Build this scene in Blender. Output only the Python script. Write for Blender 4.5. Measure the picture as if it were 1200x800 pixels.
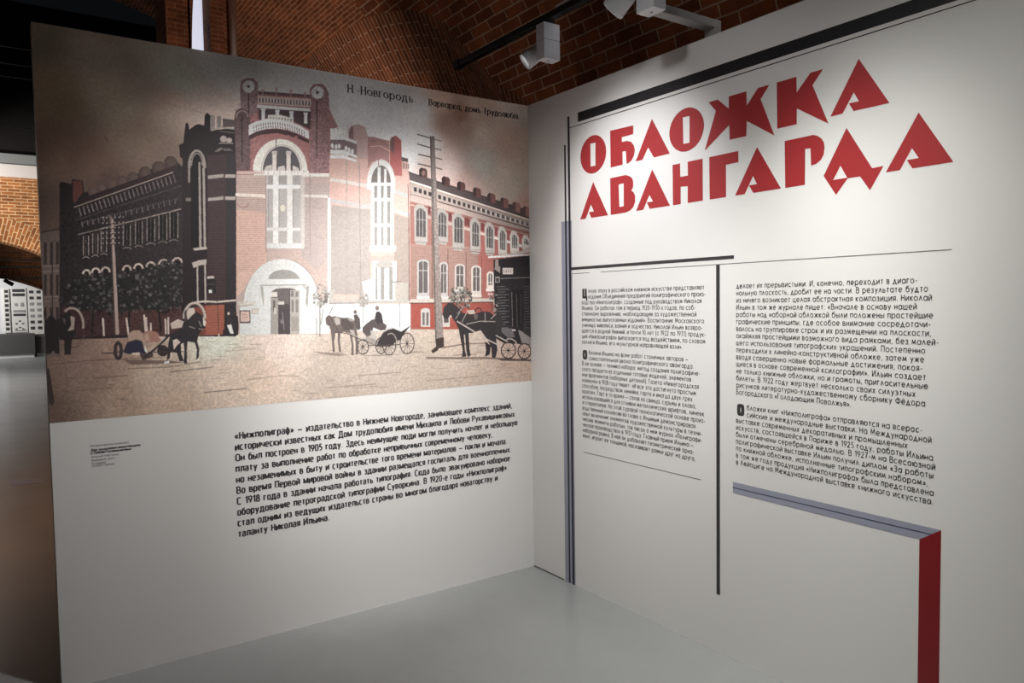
import bpy, bmesh, math, random
import numpy as np
from mathutils import Vector, Matrix

# ------------------------------------------------------------------ camera, world, lights, exposure
S = bpy.context.scene
COL = S.collection
for o in list(bpy.data.objects):
    bpy.data.objects.remove(o)

S.view_settings.view_transform = 'Standard'
S.view_settings.look = 'None'
S.view_settings.gamma = 1.0
S.view_settings.exposure = 0.0
S.view_settings.use_curve_mapping = False

cam = bpy.data.cameras.new('camera')
cam.sensor_width = 36.0
cam.lens = 878.81 / 1200 * 36.0
cam.clip_start = 0.02
cam.clip_end = 200
camo = bpy.data.objects.new('camera', cam)
COL.objects.link(camo)
YAW, PITCH, ROLL = 0.607745, -0.05122, -0.015161
fw = Vector((math.sin(YAW) * math.cos(PITCH), math.cos(YAW) * math.cos(PITCH), math.sin(PITCH)))
rt = Vector((math.cos(YAW), -math.sin(YAW), 0))
up = rt.cross(fw)
c_, s_ = math.cos(ROLL), math.sin(ROLL)
rt2, up2 = c_ * rt + s_ * up, -s_ * rt + c_ * up
camo.matrix_world = Matrix(((rt2.x, up2.x, -fw.x, -2.69529), (rt2.y, up2.y, -fw.y, -3.67443), (rt2.z, up2.z, -fw.z, 1.62291), (0, 0, 0, 1)))
S.camera = camo

world = bpy.data.worlds.new('hall_ambient')
S.world = world
world.use_nodes = True
world.node_tree.nodes['Background'].inputs[0].default_value = (0.75, 0.85, 1.0, 1)
world.node_tree.nodes['Background'].inputs[1].default_value = 0.004


def spot(name, loc, target, power, angle, blend=1.0, col=(1, 1, 1), radius=0.06):
    d = bpy.data.lights.new(name, 'SPOT')
    d.energy, d.spot_size, d.spot_blend, d.color, d.shadow_soft_size = power, math.radians(angle), blend, col, radius
    o = bpy.data.objects.new(name, d)
    COL.objects.link(o)
    o.location = loc
    o.rotation_euler = (Vector(target) - Vector(loc)).to_track_quat('-Z', 'Y').to_euler()
    return o


def area(name, loc, target, power, sx, sy, col=(1, 1, 1)):
    d = bpy.data.lights.new(name, 'AREA')
    d.shape = 'RECTANGLE'
    d.energy, d.size, d.size_y, d.color = power, sx, sy, col
    o = bpy.data.objects.new(name, d)
    COL.objects.link(o)
    o.location = loc
    o.rotation_euler = (Vector(target) - Vector(loc)).to_track_quat('-Z', 'Y').to_euler()
    return o


# gallery spots on the rails in front of the booth, unseen spots added to lift the vault, washes far behind
spot('mural_left_wide', (-1.45, -1.7, 3.38), (-1.72, 0, 1.40), 185, 54, 1.0, (1.0, 0.975, 0.95), 0.08)
spot('mural_right_wide', (-2.3, -2.2, 3.35), (-0.6, 0, 1.3), 85, 60, 1.0, (1.0, 0.975, 0.955), 0.08)
spot('mural_key', (-0.80, -1.6, 3.4), (-0.80, 0, 1.5), 300, 45, 1.0, (1.0, 0.975, 0.965), 0.08)
spot('panel_wide', (-2.2, -2.4, 3.35), (0, -1.3, 1.7), 60, 60, 1.0, (1.0, 0.995, 0.98), 0.08)
spot('panel_near', (-1.5, -0.9, 3.4), (0, -0.9, 1.9), 200, 46, 1.0, (1.0, 0.99, 0.995), 0.08)
spot('floor_pool', (-0.9, -2.2, 3.4), (-0.2, -1.4, 0.0), 165, 60, 1.0, (1.0, 0.995, 0.96), 0.1)
spot('panel_far', (-1.4, -2.4, 3.4), (0, -2.5, 1.45), 82, 60, 1.0, (1.0, 1.0, 0.94), 0.32)
spot('panel_foot', (-0.9, -2.2, 3.4), (0, -2.0, 0.3), 115, 60, 1.0, (1.0, 0.995, 0.955), 0.1)
spot('mural_accent', (-0.386, -1.14, 2.885), (-0.90, 0, 1.72), 62, 46, 1.0, (1.0, 0.98, 0.95), 0.04)
spot('track_lamp_fill', (-0.25, -3.2, 2.99), (-0.24, -0.5, 3.08), 22, 11, 0.8, (0.86, 0.91, 1.0), 0.03)  # unseen narrow spot added to brighten the near face of the track lamp
spot('vault_fill', (-0.12, -3.5, 3.3), (0.85, 1.0, 3.75), 85, 44, 1.0, (1.0, 0.93, 0.86), 0.12)  # unseen spot added to brighten the right side of the vault
spot('lunette_fill', (-1.0, 0.45, 2.3), (0.9, 1.9, 3.75), 24, 62, 1.0, (1.0, 0.86, 0.74), 0.2)  # added behind the left panel, out of sight, to brighten the lunette
spot('vault_uplight', (-0.6, 2.2, 1.6), (0.1, 5.6, 4.7), 300, 80, 1.0, (1.0, 0.82, 0.66), 0.2)
spot('arch_wash', (-5.0, 14.2, 2.6), (-2.2, 18.0, 3.9), 1000, 50, 0.6, (1.0, 0.90, 0.80), 0.3)
area('hall_floor_wash', (-5.5, 17.0, 4.0), (-2.4, 17.0, 0), 200, 2.0, 5.0, (1.0, 0.97, 0.93))  # unseen area light added to brighten the far floor
area('far_wall_wash', (-5.5, 25.5, 3.0), (-1.8, 28.3, 1.5), 235, 1.0, 1.0, (1.0, 0.98, 0.95))


# ------------------------------------------------------------------ helpers
def lin(c):
    return tuple((x / 255 / 12.92) if x / 255 <= 0.04045 else ((x / 255 + 0.055) / 1.055) ** 2.4 for x in c)


def mat(name, col, rough=0.6, metal=0.0, spec=0.5, emit=None, strength=0.0, noise=None):
    m = bpy.data.materials.new(name)
    m.use_nodes = True
    nt = m.node_tree
    b = nt.nodes['Principled BSDF']
    b.inputs['Base Color'].default_value = (*col, 1)
    b.inputs['Roughness'].default_value = rough
    b.inputs['Metallic'].default_value = metal
    b.inputs['Specular IOR Level'].default_value = spec
    if emit:
        b.inputs['Emission Color'].default_value = (*emit, 1)
        b.inputs['Emission Strength'].default_value = strength
    if noise:                                   # (scale, amount): a faint mottling of the base colour
        tc = nt.nodes.new('ShaderNodeTexCoord')
        n = nt.nodes.new('ShaderNodeTexNoise')
        n.inputs['Scale'].default_value = noise[0]
        n.inputs['Detail'].default_value = 6
        r = nt.nodes.new('ShaderNodeMapRange')
        r.inputs['To Min'].default_value = 1 - noise[1]
        r.inputs['To Max'].default_value = 1 + noise[1]
        mx = nt.nodes.new('ShaderNodeMix')
        mx.data_type = 'RGBA'
        mx.blend_type = 'MULTIPLY'
        mx.inputs[0].default_value = 1
        mx.inputs[6].default_value = (*col, 1)
        nt.links.new(tc.outputs['Object'], n.inputs['Vector'])
        nt.links.new(n.outputs['Fac'], r.inputs['Value'])
        nt.links.new(r.outputs['Result'], mx.inputs[7])
        nt.links.new(mx.outputs[2], b.inputs['Base Color'])
    return m


def brick_mat(name, c1, c2, mortar, course=0.075, length=0.26, gap=0.006, offset=0.5, bump=0.5):
    """Brick courses laid along the U direction of the UV map (metres)."""
    m = bpy.data.materials.new(name)
    m.use_nodes = True
    nt = m.node_tree
    N, L = nt.nodes, nt.links
    b = N['Principled BSDF']
    uv = N.new('ShaderNodeUVMap')
    wob = N.new('ShaderNodeTexNoise')
    wob.inputs['Scale'].default_value = 9
    wob.inputs['Detail'].default_value = 3
    L.new(uv.outputs[0], wob.inputs['Vector'])
    ws = N.new('ShaderNodeVectorMath')
    ws.operation = 'MULTIPLY_ADD'
    ws.inputs[1].default_value = (0.014, 0.014, 0)
    L.new(wob.outputs['Color'], ws.inputs[0])
    L.new(uv.outputs[0], ws.inputs[2])
    t = N.new('ShaderNodeTexBrick')
    t.offset = offset
    t.inputs['Color1'].default_value = (*c1, 1)
    t.inputs['Color2'].default_value = (*c2, 1)
    t.inputs['Mortar'].default_value = (*mortar, 1)
    t.inputs['Scale'].default_value = 1
    t.inputs['Mortar Size'].default_value = gap
    t.inputs['Mortar Smooth'].default_value = 0.3
    t.inputs['Brick Width'].default_value = length
    t.inputs['Row Height'].default_value = course
    L.new(ws.outputs[0], t.inputs['Vector'])
    n2 = N.new('ShaderNodeTexNoise')
    n2.inputs['Scale'].default_value = 3.1
    n2.inputs['Detail'].default_value = 8
    n2.inputs['Roughness'].default_value = 0.7
    L.new(uv.outputs[0], n2.inputs['Vector'])
    mr = N.new('ShaderNodeMapRange')
    mr.inputs['From Min'].default_value = 0.3
    mr.inputs['From Max'].default_value = 0.7
    mr.inputs['To Min'].default_value = 0.55
    mr.inputs['To Max'].default_value = 1.4
    L.new(n2.outputs['Fac'], mr.inputs['Value'])
    mx = N.new('ShaderNodeMix')
    mx.data_type = 'RGBA'
    mx.blend_type = 'MULTIPLY'
    mx.inputs[0].default_value = 1
    L.new(t.outputs['Color'], mx.inputs[6])
    L.new(mr.outputs['Result'], mx.inputs[7])
    L.new(mx.outputs[2], b.inputs['Base Color'])
    b.inputs['Roughness'].default_value = 0.9
    b.inputs['Specular IOR Level'].default_value = 0.15
    bp = N.new('ShaderNodeBump')
    bp.inputs['Strength'].default_value = bump
    bp.inputs['Distance'].default_value = 0.008
    inv = N.new('ShaderNodeMath')
    inv.operation = 'SUBTRACT'
    inv.inputs[0].default_value = 1
    L.new(t.outputs['Fac'], inv.inputs[1])
    ad = N.new('ShaderNodeMath')
    ad.operation = 'MULTIPLY_ADD'
    ad.inputs[1].default_value = 0.6
    L.new(n2.outputs['Fac'], ad.inputs[0])
    L.new(inv.outputs[0], ad.inputs[2])
    L.new(ad.outputs[0], bp.inputs['Height'])
    L.new(bp.outputs[0], b.inputs['Normal'])
    return m


def link(name, me, m=None, parent=None, loc=None):
    o = bpy.data.objects.new(name, me)
    COL.objects.link(o)
    if m is not None:
        me.materials.append(m)
    if parent is not None:
        o.parent = parent
    if loc is not None:
        o.location = loc
    return o


def build(name, verts, faces, m, parent=None, origin=(0, 0, 0), smooth=False, uvs=None):
    """World-space vertices become one mesh whose origin is given (the parent's origin when it has one)."""
    me = bpy.data.meshes.new(name)
    ox, oy, oz = origin
    me.from_pydata([(v[0] - ox, v[1] - oy, v[2] - oz) for v in verts], [], faces)
    if uvs is not None:
        ul = me.uv_layers.new(name='UVMap')
        for lp in me.loops:
            ul.data[lp.index].uv = uvs[lp.vertex_index]
    me.update()
    if smooth:
        me.shade_smooth()
    return link(name, me, m, parent, None if parent is not None else origin)


def bevel(o, w, seg=2):
    bm = bmesh.new()
    bm.from_mesh(o.data)
    bmesh.ops.remove_doubles(bm, verts=bm.verts, dist=1e-6)
    bmesh.ops.recalc_face_normals(bm, faces=bm.faces)
    es = [e for e in bm.edges if len(e.link_faces) == 2 and e.calc_face_angle(0) > 0.5]
    bmesh.ops.bevel(bm, geom=es, offset=w, segments=seg, affect='EDGES', profile=0.5)
    bm.to_mesh(o.data)
    bm.free()
    return o


class Geo:
    """Collects shapes in world space, then becomes one mesh."""

    def __init__(s):
        s.v, s.f = [], []

    def box(s, a, b):
        n = len(s.v)
        x0, y0, z0 = a
        x1, y1, z1 = b
        s.v += [(x0, y0, z0), (x1, y0, z0), (x1, y1, z0), (x0, y1, z0), (x0, y0, z1), (x1, y0, z1), (x1, y1, z1), (x0, y1, z1)]
        s.f += [tuple(n + i for i in q) for q in ((0, 3, 2, 1), (4, 5, 6, 7), (0, 1, 5, 4), (1, 2, 6, 5), (2, 3, 7, 6), (3, 0, 4, 7))]
        return s

    def tube(s, p, q, r, n=16, r2=None, cap=True):
        p, q = Vector(p), Vector(q)
        d = (q - p).normalized()
        a = d.orthogonal().normalized()
        b = d.cross(a)
        k = len(s.v)
        r2 = r if r2 is None else r2
        for i in range(n):
            t = 2 * math.pi * i / n
            e = a * math.cos(t) + b * math.sin(t)
            s.v += [tuple(p + e * r), tuple(q + e * r2)]
        for i in range(n):
            j = (i + 1) % n
            s.f.append((k + 2 * i, k + 2 * j, k + 2 * j + 1, k + 2 * i + 1))
        if cap:
            s.f.append(tuple(k + 2 * i for i in range(n))[::-1])
            s.f.append(tuple(k + 2 * i + 1 for i in range(n)))
        return s

    def lathe(s, p, axis, prof, n=28):
        """prof: (distance along axis, radius) pairs"""
        p, d = Vector(p), Vector(axis).normalized()
        a = d.orthogonal().normalized()
        b = d.cross(a)
        k = len(s.v)
        m = len(prof)
        for i in range(n):
            t = 2 * math.pi * i / n
            e = a * math.cos(t) + b * math.sin(t)
            s.v += [tuple(p + d * h + e * r) for h, r in prof]
        for i in range(n):
            j = (i + 1) % n
            for h in range(m - 1):
                s.f.append((k + i * m + h, k + j * m + h, k + j * m + h + 1, k + i * m + h + 1))
        return s

    def poly(s, pts):
        n = len(s.v)
        s.v += [tuple(q) for q in pts]
        s.f.append(tuple(range(n, n + len(pts))))
        return s

    def make(s, name, m, parent=None, origin=(0, 0, 0), bev=0, smooth=False):
        if parent is not None:
            origin = ORIG[parent.name]
        o = build(name, s.v, s.f, m, parent, origin, smooth)
        if bev:
            bevel(o, bev)
        return o


ORIG = {}


def thing(name, loc, label, cat, group=None):
    o = bpy.data.objects.new(name, None)
    COL.objects.link(o)
    o.empty_display_size = 0.05
    o.location = loc
    o['label'], o['category'] = label, cat
    if group:
        o['group'] = group
    ORIG[o.name] = loc
    return o


def sub(o, parent):
    ORIG[o.name] = ORIG[parent.name]
    return o


def structure(o):
    o['kind'] = 'structure'
    return o


# ------------------------------------------------------------------ materials
M_PANEL = mat('painted_panel_white', (0.80, 0.79, 0.77), 0.55, noise=(1.2, 0.012))
M_EDGE = mat('panel_edge_white', (0.75, 0.74, 0.72), 0.5)
M_BLACK = mat('print_black', (0.012, 0.011, 0.014), 0.5)
M_GREY = mat('print_charcoal', (0.035, 0.034, 0.036), 0.5)
M_GREYLINE = mat('print_grey', (0.14, 0.135, 0.135), 0.6)
M_TEXT = mat('print_text_grey', (0.062, 0.060, 0.061), 0.6)
M_TEXT_LIGHT = mat('print_text_light', (0.25, 0.24, 0.24), 0.6)
M_RED = mat('print_red', (0.38, 0.028, 0.032), 0.5)
M_DEEPRED = mat('print_deep_red', (0.23, 0.008, 0.012), 0.5)
M_BLUE = mat('print_slate_blue', (0.32, 0.335, 0.42), 0.55)
M_BLUELINE = mat('print_navy_line', (0.035, 0.035, 0.12), 0.55)
M_STEEL = mat('track_black', (0.008, 0.008, 0.009), 0.45)
M_LAMPWHITE = mat('lamp_white_enamel', (0.75, 0.77, 0.80), 0.4, noise=(30, 0.02))
M_LAMPDARK = mat('lamp_inner_black', (0.01, 0.01, 0.012), 0.5)
M_GREYPAINT = mat('bracket_grey_paint', (0.42, 0.42, 0.41), 0.5)

# ------------------------------------------------------------------ floor and vaulted hall
mf = bpy.data.materials.new('polished_concrete')
mf.use_nodes = True
nt = mf.node_tree
b = nt.nodes['Principled BSDF']
tc = nt.nodes.new('ShaderNodeTexCoord')
n1 = nt.nodes.new('ShaderNodeTexNoise')
n1.inputs['Scale'].default_value = 1.3
n1.inputs['Detail'].default_value = 8
n1.inputs['Roughness'].default_value = 0.6
cr = nt.nodes.new('ShaderNodeValToRGB')
cr.color_ramp.elements[0].position = 0.3
cr.color_ramp.elements[0].color = (0.315, 0.325, 0.32, 1)
cr.color_ramp.elements[1].position = 0.7
cr.color_ramp.elements[1].color = (0.365, 0.375, 0.37, 1)
n2 = nt.nodes.new('ShaderNodeTexNoise')
n2.inputs['Scale'].default_value = 2.4
n2.inputs['Detail'].default_value = 4
mr = nt.nodes.new('ShaderNodeMapRange')
mr.inputs['To Min'].default_value = 0.18
mr.inputs['To Max'].default_value = 0.30
nt.links.new(tc.outputs['Object'], n1.inputs['Vector'])
nt.links.new(tc.outputs['Object'], n2.inputs['Vector'])
nt.links.new(n1.outputs['Fac'], cr.inputs['Fac'])
nt.links.new(cr.outputs['Color'], b.inputs['Base Color'])
nt.links.new(n2.outputs['Fac'], mr.inputs['Value'])
nt.links.new(mr.outputs['Result'], b.inputs['Roughness'])
structure(Geo().box((-9, -8, -0.12), (4, 30, 0)).make('floor', mf))

M_BRICK = brick_mat('vault_brick', (0.24, 0.075, 0.032), (0.12, 0.036, 0.016), (0.36, 0.25, 0.19), course=0.085, length=0.26)
M_BRICKTHIN = brick_mat('vault_brick_on_edge', (0.24, 0.075, 0.032), (0.13, 0.040, 0.018), (0.34, 0.20, 0.13), course=0.042, length=0.16, gap=0.005)
M_BRICKFAN = brick_mat('lunette_brick', (0.22, 0.07, 0.030), (0.11, 0.036, 0.018), (0.36, 0.25, 0.19), course=0.064, length=0.26)
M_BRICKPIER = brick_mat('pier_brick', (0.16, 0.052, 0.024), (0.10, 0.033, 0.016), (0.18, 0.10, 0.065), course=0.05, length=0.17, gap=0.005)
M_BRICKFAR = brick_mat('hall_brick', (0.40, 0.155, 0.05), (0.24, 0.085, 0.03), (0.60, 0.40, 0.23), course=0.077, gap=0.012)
M_BRICKDIM = brick_mat('hall_brick_shaded', (0.20, 0.075, 0.035), (0.12, 0.045, 0.022), (0.22, 0.13, 0.08), course=0.077, gap=0.010)  # darker copy of the hall brick; the weaker light there is in the colour
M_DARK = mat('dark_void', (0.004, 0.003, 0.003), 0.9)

# main barrel vault, axis along Y, and a lunette cut into its right haunch
XC, ZC, RV = -1.9, 2.3, 3.2
VY0, VY1 = -7.0, 6.9
GROIN = [(0, 1.0, 0, 0.0), (0, 1.27, 0, 0.2409), (0, 1.52, 0, 0.3264), (0, 1.9, 0, 0.4067), (0, 2.11, 0, 0.5236), (0, 2.31, 0, 0.6301), (0, 2.6, 0, 0.6842), (0, 2.92, 0, 0.7121), (0, 3.29, 0, 0.7365), (0, 3.98, 0, 0.7505), (0, 4.72, 0, 0.7505), (0, 5.17, 0, 0.7418), (0, 5.6, 0, 0.6981), (0, 6.1, 0, 0.576), (0, 6.5, 0, 0.384), (0, 6.85, 0, 0.0)]
gy = [g[1] for g in GROIN]
ga = [g[3] for g in GROIN]


def groin_angle(y):
    """lowest vault angle left standing above the lunette at this y"""
    if y <= gy[0] or y >= gy[-1]:
        return 0.0
    return max(0.0, float(np.interp(y, gy, ga)))


ys = sorted(set([round(v, 3) for v in np.linspace(VY0, VY1, 90)] + [round(v, 3) for v in np.linspace(gy[0], gy[-1], 121)]))
NA = 60
vv, ff, uu = [], [], []
for y in ys:
    a0 = groin_angle(y)
    for k in range(NA + 1):
        a = a0 + (math.radians(178) - a0) * k / NA
        vv.append((XC + RV * math.cos(a), y, ZC + RV * math.sin(a)))
        uu.append((y, a * RV))
for i in range(len(ys) - 1):
    for k in range(NA):
        p = i * (NA + 1) + k
        ff.append((p, p + NA + 1, p + NA + 2, p + 1))
vault = structure(build('ceiling', vv, ff, M_BRICK, smooth=True, uvs=uu))
vault.data.materials.append(M_BRICKTHIN)          # beyond the lunette the bricks are laid on edge
for pl in vault.data.polygons:
    if pl.center.y > 3.3:
        pl.material_index = 1

# lunette: a cone of radial brick courses falling from the groin to the wall arch
XW = 2.1
yc = 0.5 * (gy[0] + gy[-1])
vv, ff, uu = [], [], []
dense = [float(v) for v in np.linspace(gy[0], gy[-1], 81)]
arc = 0.0
prev = None
NL = 24
for y in dense:
    a = groin_angle(y)
    g = Vector((XC + RV * math.cos(a), y, ZC + RV * math.sin(a)))
    t = (y - yc) / (gy[-1] - yc)
    w = Vector((XW, yc + 0.72 * (y - yc), 1.9 + 0.86 * math.sqrt(max(0, 1 - t * t))))
    if prev is not None:
        arc += (g - prev).length
    prev = g
    ln = (w - g).length
    for k in range(NL + 1):
        q = g.lerp(w, k / NL)
        vv.append(tuple(q))
        uu.append((k / NL * ln + 0.13, arc * (1 - 0.22 * k / NL)))
for i in range(len(dense) - 1):
    for k in range(NL):
        p = i * (NL + 1) + k
        ff.append((p, p + 1, p + NL + 2, p + NL + 1))
structure(build('ceiling_lunette', vv, ff, M_BRICKFAN, smooth=True, uvs=uu))


def brick_box(name, a, b_, m, cuts=()):
    """box with UVs in metres on every face"""
    x0, y0, z0 = a
    x1, y1, z1 = b_
    v, f, u = [], [], []

    def q(p, uvs):
        n = len(v)
        v.extend(p)
        u.extend(uvs)
        f.append((n, n + 1, n + 2, n + 3))
    q([(x0, y0, z0), (x1, y0, z0), (x1, y0, z1), (x0, y0, z1)], [(x0, z0), (x1, z0), (x1, z1), (x0, z1)])
    q([(x1, y1, z0), (x0, y1, z0), (x0, y1, z1), (x1, y1, z1)], [(x1, z0), (x0, z0), (x0, z1), (x1, z1)])
    q([(x0, y1, z0), (x0, y0, z0), (x0, y0, z1), (x0, y1, z1)], [(y1, z0), (y0, z0), (y0, z1), (y1, z1)])
    q([(x1, y0, z0), (x1, y1, z0), (x1, y1, z1), (x1, y0, z1)], [(y0, z0), (y1, z0), (y1, z1), (y0, z1)])
    q([(x0, y0, z1), (x1, y0, z1), (x1, y1, z1), (x0, y1, z1)], [(x0, y0), (x1, y0), (x1, y1), (x0, y1)])
    q([(x0, y0, z0), (x0, y1, z0), (x1, y1, z0), (x1, y0, z0)], [(x0, y0), (x0, y1), (x1, y1), (x1, y0)])
    return structure(build(name, v, f, m, uvs=u))


# brick pier with a tall arched window slit, pilaster and downpipe, seen above the left panel
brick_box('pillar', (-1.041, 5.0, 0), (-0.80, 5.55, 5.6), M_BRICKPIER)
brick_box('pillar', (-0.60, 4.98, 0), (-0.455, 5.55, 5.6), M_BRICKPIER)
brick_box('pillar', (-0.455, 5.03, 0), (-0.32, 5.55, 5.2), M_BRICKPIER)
M_DAY = mat('daylit_frosted_pane', (0.7, 0.75, 0.85), 0.4, emit=(0.68, 0.74, 0.95), strength=0.62)
M_REVEAL = mat('white_plaster_reveal', (0.7, 0.69, 0.68), 0.8)
# arched window: pane with a curved left shoulder, plaster reveal around it
apx = [(-0.80, 2.4), (-0.60, 2.4), (-0.60, 5.62)]
for k in range(13):
    t = math.radians(90 * k / 12)
    apx.append((-0.60 - 0.20 * math.sin(t), 3.9 + 1.72 * math.cos(t)))
structure(build('window_1', [(x, 5.3, z) for x, z in apx], [tuple(range(len(apx)))], M_DAY))
rv = [(x, y, z) for y in (5.02, 5.3) for x, z in apx[2:] + [apx[0]]]
nr = len(rv) // 2
structure(build('window_frame', rv, [(i, i + 1, nr + i + 1, nr + i) for i in range(nr - 1)], M_REVEAL))
# brick above the curved shoulder of the window
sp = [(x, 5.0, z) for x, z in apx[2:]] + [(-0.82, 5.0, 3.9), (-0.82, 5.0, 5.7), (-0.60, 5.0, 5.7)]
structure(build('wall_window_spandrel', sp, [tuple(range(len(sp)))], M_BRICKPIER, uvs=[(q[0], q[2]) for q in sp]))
M_PIPE = mat('downpipe_grey', (0.62, 0.6, 0.6), 0.5)
t = thing('downpipe', (-0.375, 4.93, 0.0), 'slim grey downpipe on the brick pier beside the narrow bright window', 'pipe')
Geo().tube((-0.375, 4.93, 0), (-0.375, 4.93, 5.08), 0.042).make('pipe', M_PIPE, t, smooth=True)
for z in (1.0, 2.4, 3.8):
    Geo().box((-0.425, 4.885, z), (-0.325, 5.03, z + 0.04)).make('pipe_clamp', M_PIPE, t, bev=0.004)

# walls closing the vaulted room (mostly hidden by the panels)
brick_box('wall_right', (1.3, -7, 0), (1.6, 1.0, 2.32), M_BRICK)
brick_box('wall_left', (-5.4, -7, 0), (-5.1, 6.9, 2.32), M_BRICK)

# far hall: brick arch under a white beam, a second arch and a white exhibition wall
def arch_wall(name, y0, y1, xc, zc, r_in, r_out, half, x0, x1, top, m, mring):
    v, f, u = [], [], []
    xs = [float(x) for x in np.linspace(x0, x1, 97)]
    xs = sorted(set(xs + [xc - half, xc + half]))

    def low(x, r):
        d = abs(x - xc)
        return zc + math.sqrt(max(0, r * r - d * d)) if d <= half else 0.0
    for i in range(len(xs) - 1):
        a, b_ = xs[i], xs[i + 1]
        mid = 0.5 * (a + b_)
        inside = abs(mid - xc) < half
        za = low(a, r_out) if inside else 0
        zb = low(b_, r_out) if inside else 0
        n = len(v)
        v += [(a, y0, za), (b_, y0, zb), (b_, y0, top), (a, y0, top)]
        u += [(a, za), (b_, zb), (b_, top), (a, top)]
        f.append((n, n + 1, n + 2, n + 3))
    structure(build(name, v, f, m, uvs=u))
    v, f, u = [], [], []
    th = math.asin(half / r_in)
    K = 60
    for k in range(K + 1):
        a = -th + 2 * th * k / K
        for rr, yy, uu_ in ((r_out, y0, r_out), (r_in, y0, r_in), (r_in, y1, r_in - (y1 - y0))):
            v.append((xc + rr * math.sin(a), yy - (0.01 if yy == y0 else 0), zc + rr * math.cos(a)))
            u.append((uu_, a * r_in))
    for k in range(K):
        for j in range(2):
            n = k * 3 + j
            f.append((n, n + 1, n + 4, n + 3))
    structure(build(name + '_ring', v, f, mring, uvs=u))


arch_wall('wall_arch', 18.0, 18.7, -3.2, -0.24, 3.6, 4.17, 2.6, -9, 3.5, 4.8, M_BRICKFAR, M_BRICKFAR)
M_BEAM = mat('beam_white_paint', (0.78, 0.74, 0.72), 0.7)
M_BEAMGREY = mat('beam_grey_paint', (0.25, 0.27, 0.28), 0.7)
structure(Geo().box((-9, 17.9, 4.8), (3.5, 18.3, 5.1)).make('beam', M_BEAM, bev=0.01))
structure(Geo().box((-9, 17.95, 5.1), (3.5, 18.3, 5.36)).make('beam_grey_fascia', M_BEAMGREY, bev=0.01))
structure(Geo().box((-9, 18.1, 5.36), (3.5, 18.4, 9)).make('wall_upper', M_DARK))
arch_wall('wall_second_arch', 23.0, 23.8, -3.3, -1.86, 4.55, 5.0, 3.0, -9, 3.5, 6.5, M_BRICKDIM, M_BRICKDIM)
M_FARWHITE = mat('far_white_paint', (0.74, 0.75, 0.77), 0.7)
M_PLINTH = mat('plinth_grey', (0.10, 0.10, 0.098), 0.6)
structure(Geo().box((-9, 28.3, 0), (3.5, 28.6, 7)).make('wall_back', M_FARWHITE))
structure(Geo().box((-9, 28.22, 0), (3.5, 28.3, 0.11)).make('baseboard_back', M_FARWHITE, bev=0.008))

M_BOARD = mat('display_board_white', (0.82, 0.81, 0.78), 0.6)
M_PRINTDARK = mat('display_print_dark', (0.05, 0.05, 0.055), 0.6)
M_PRINTMID = mat('display_print_mid', (0.33, 0.33, 0.33), 0.6)
t = thing('plinth', (-2.3, 27.6, 0), 'long low charcoal plinth in front of the far white display wall', 'plinth')
Geo().box((-3.4, 27.3, 0.11), (-1.42, 28.1, 0.82)).make('body', M_PLINTH, t, bev=0.01)
Geo().box((-3.36, 27.34, 0.0), (-1.46, 28.06, 0.11)).make('base', M_FARWHITE, t)
t = thing('plinth', (-1.0, 27.7, 0), 'lower charcoal plinth right of the long one by the far display wall', 'plinth')
Geo().box((-1.40, 27.4, 0.11), (-0.4, 28.1, 0.72)).make('body', M_PLINTH, t, bev=0.01)
Geo().box((-1.38, 27.44, 0.0), (-0.42, 28.06, 0.11)).make('base', M_FARWHITE, t)


def board(x0, x1, z0, z1, marks, label):
    o = thing('display_board', (0.5 * (x0 + x1), 28.26, z0), label, 'display board')
    Geo().box((x0, 28.20, z0), (x1, 28.28, z1)).make('board', M_BOARD, o, bev=0.006)
    for (a, b_, c, d, m) in marks:
        Geo().box((a, 28.188, b_), (c, 28.20, d)).make('printed_picture', m, o)
    return o


D_, G_ = M_PRINTDARK, M_PRINTMID
mk = []
for k in range(9):
    z = 2.30 - k * 0.165
    mk.append((-2.235, z - 0.05, -2.135, z + 0.05, D_))
board(-2.275, -2.095, 0.84, 2.40, mk, 'narrow white board with one column of dark pictures on the far wall')
mk = [(-2.0, 2.28, -1.64, 2.38, D_), (-2.0, 2.13, -1.64, 2.23, D_), (-2.0, 1.56, -1.64, 1.64, G_), (-2.0, 1.43, -1.64, 1.51, D_),
      (-1.95, 1.78, -1.87, 1.88, G_), (-1.77, 1.76, -1.68, 1.9, G_), (-1.98, 0.90, -1.64, 0.93, G_)]
for a, z in ((-1.82, 1.25), (-1.92, 1.16), (-1.73, 1.16), (-1.82, 1.02), (-1.93, 0.97), (-1.73, 0.97)):
    mk.append((a - 0.03, z - 0.02, a + 0.03, z + 0.02, D_))
board(-2.045, -1.585, 0.84, 2.43, mk, 'wide white board with dark text bands and small pictures on the far wall')
mk = []
for k in range(7):
    z = 2.28 - k * 0.215
    for a in (-1.44, -1.22):
        mk.append((a - 0.06, z - 0.05, a + 0.06, z + 0.05, D_ if k in (0, 1, 5, 6) else G_))
board(-1.55, -1.09, 0.76, 2.43, mk, 'white board with two columns of grey pictures on the far wall')

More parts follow.
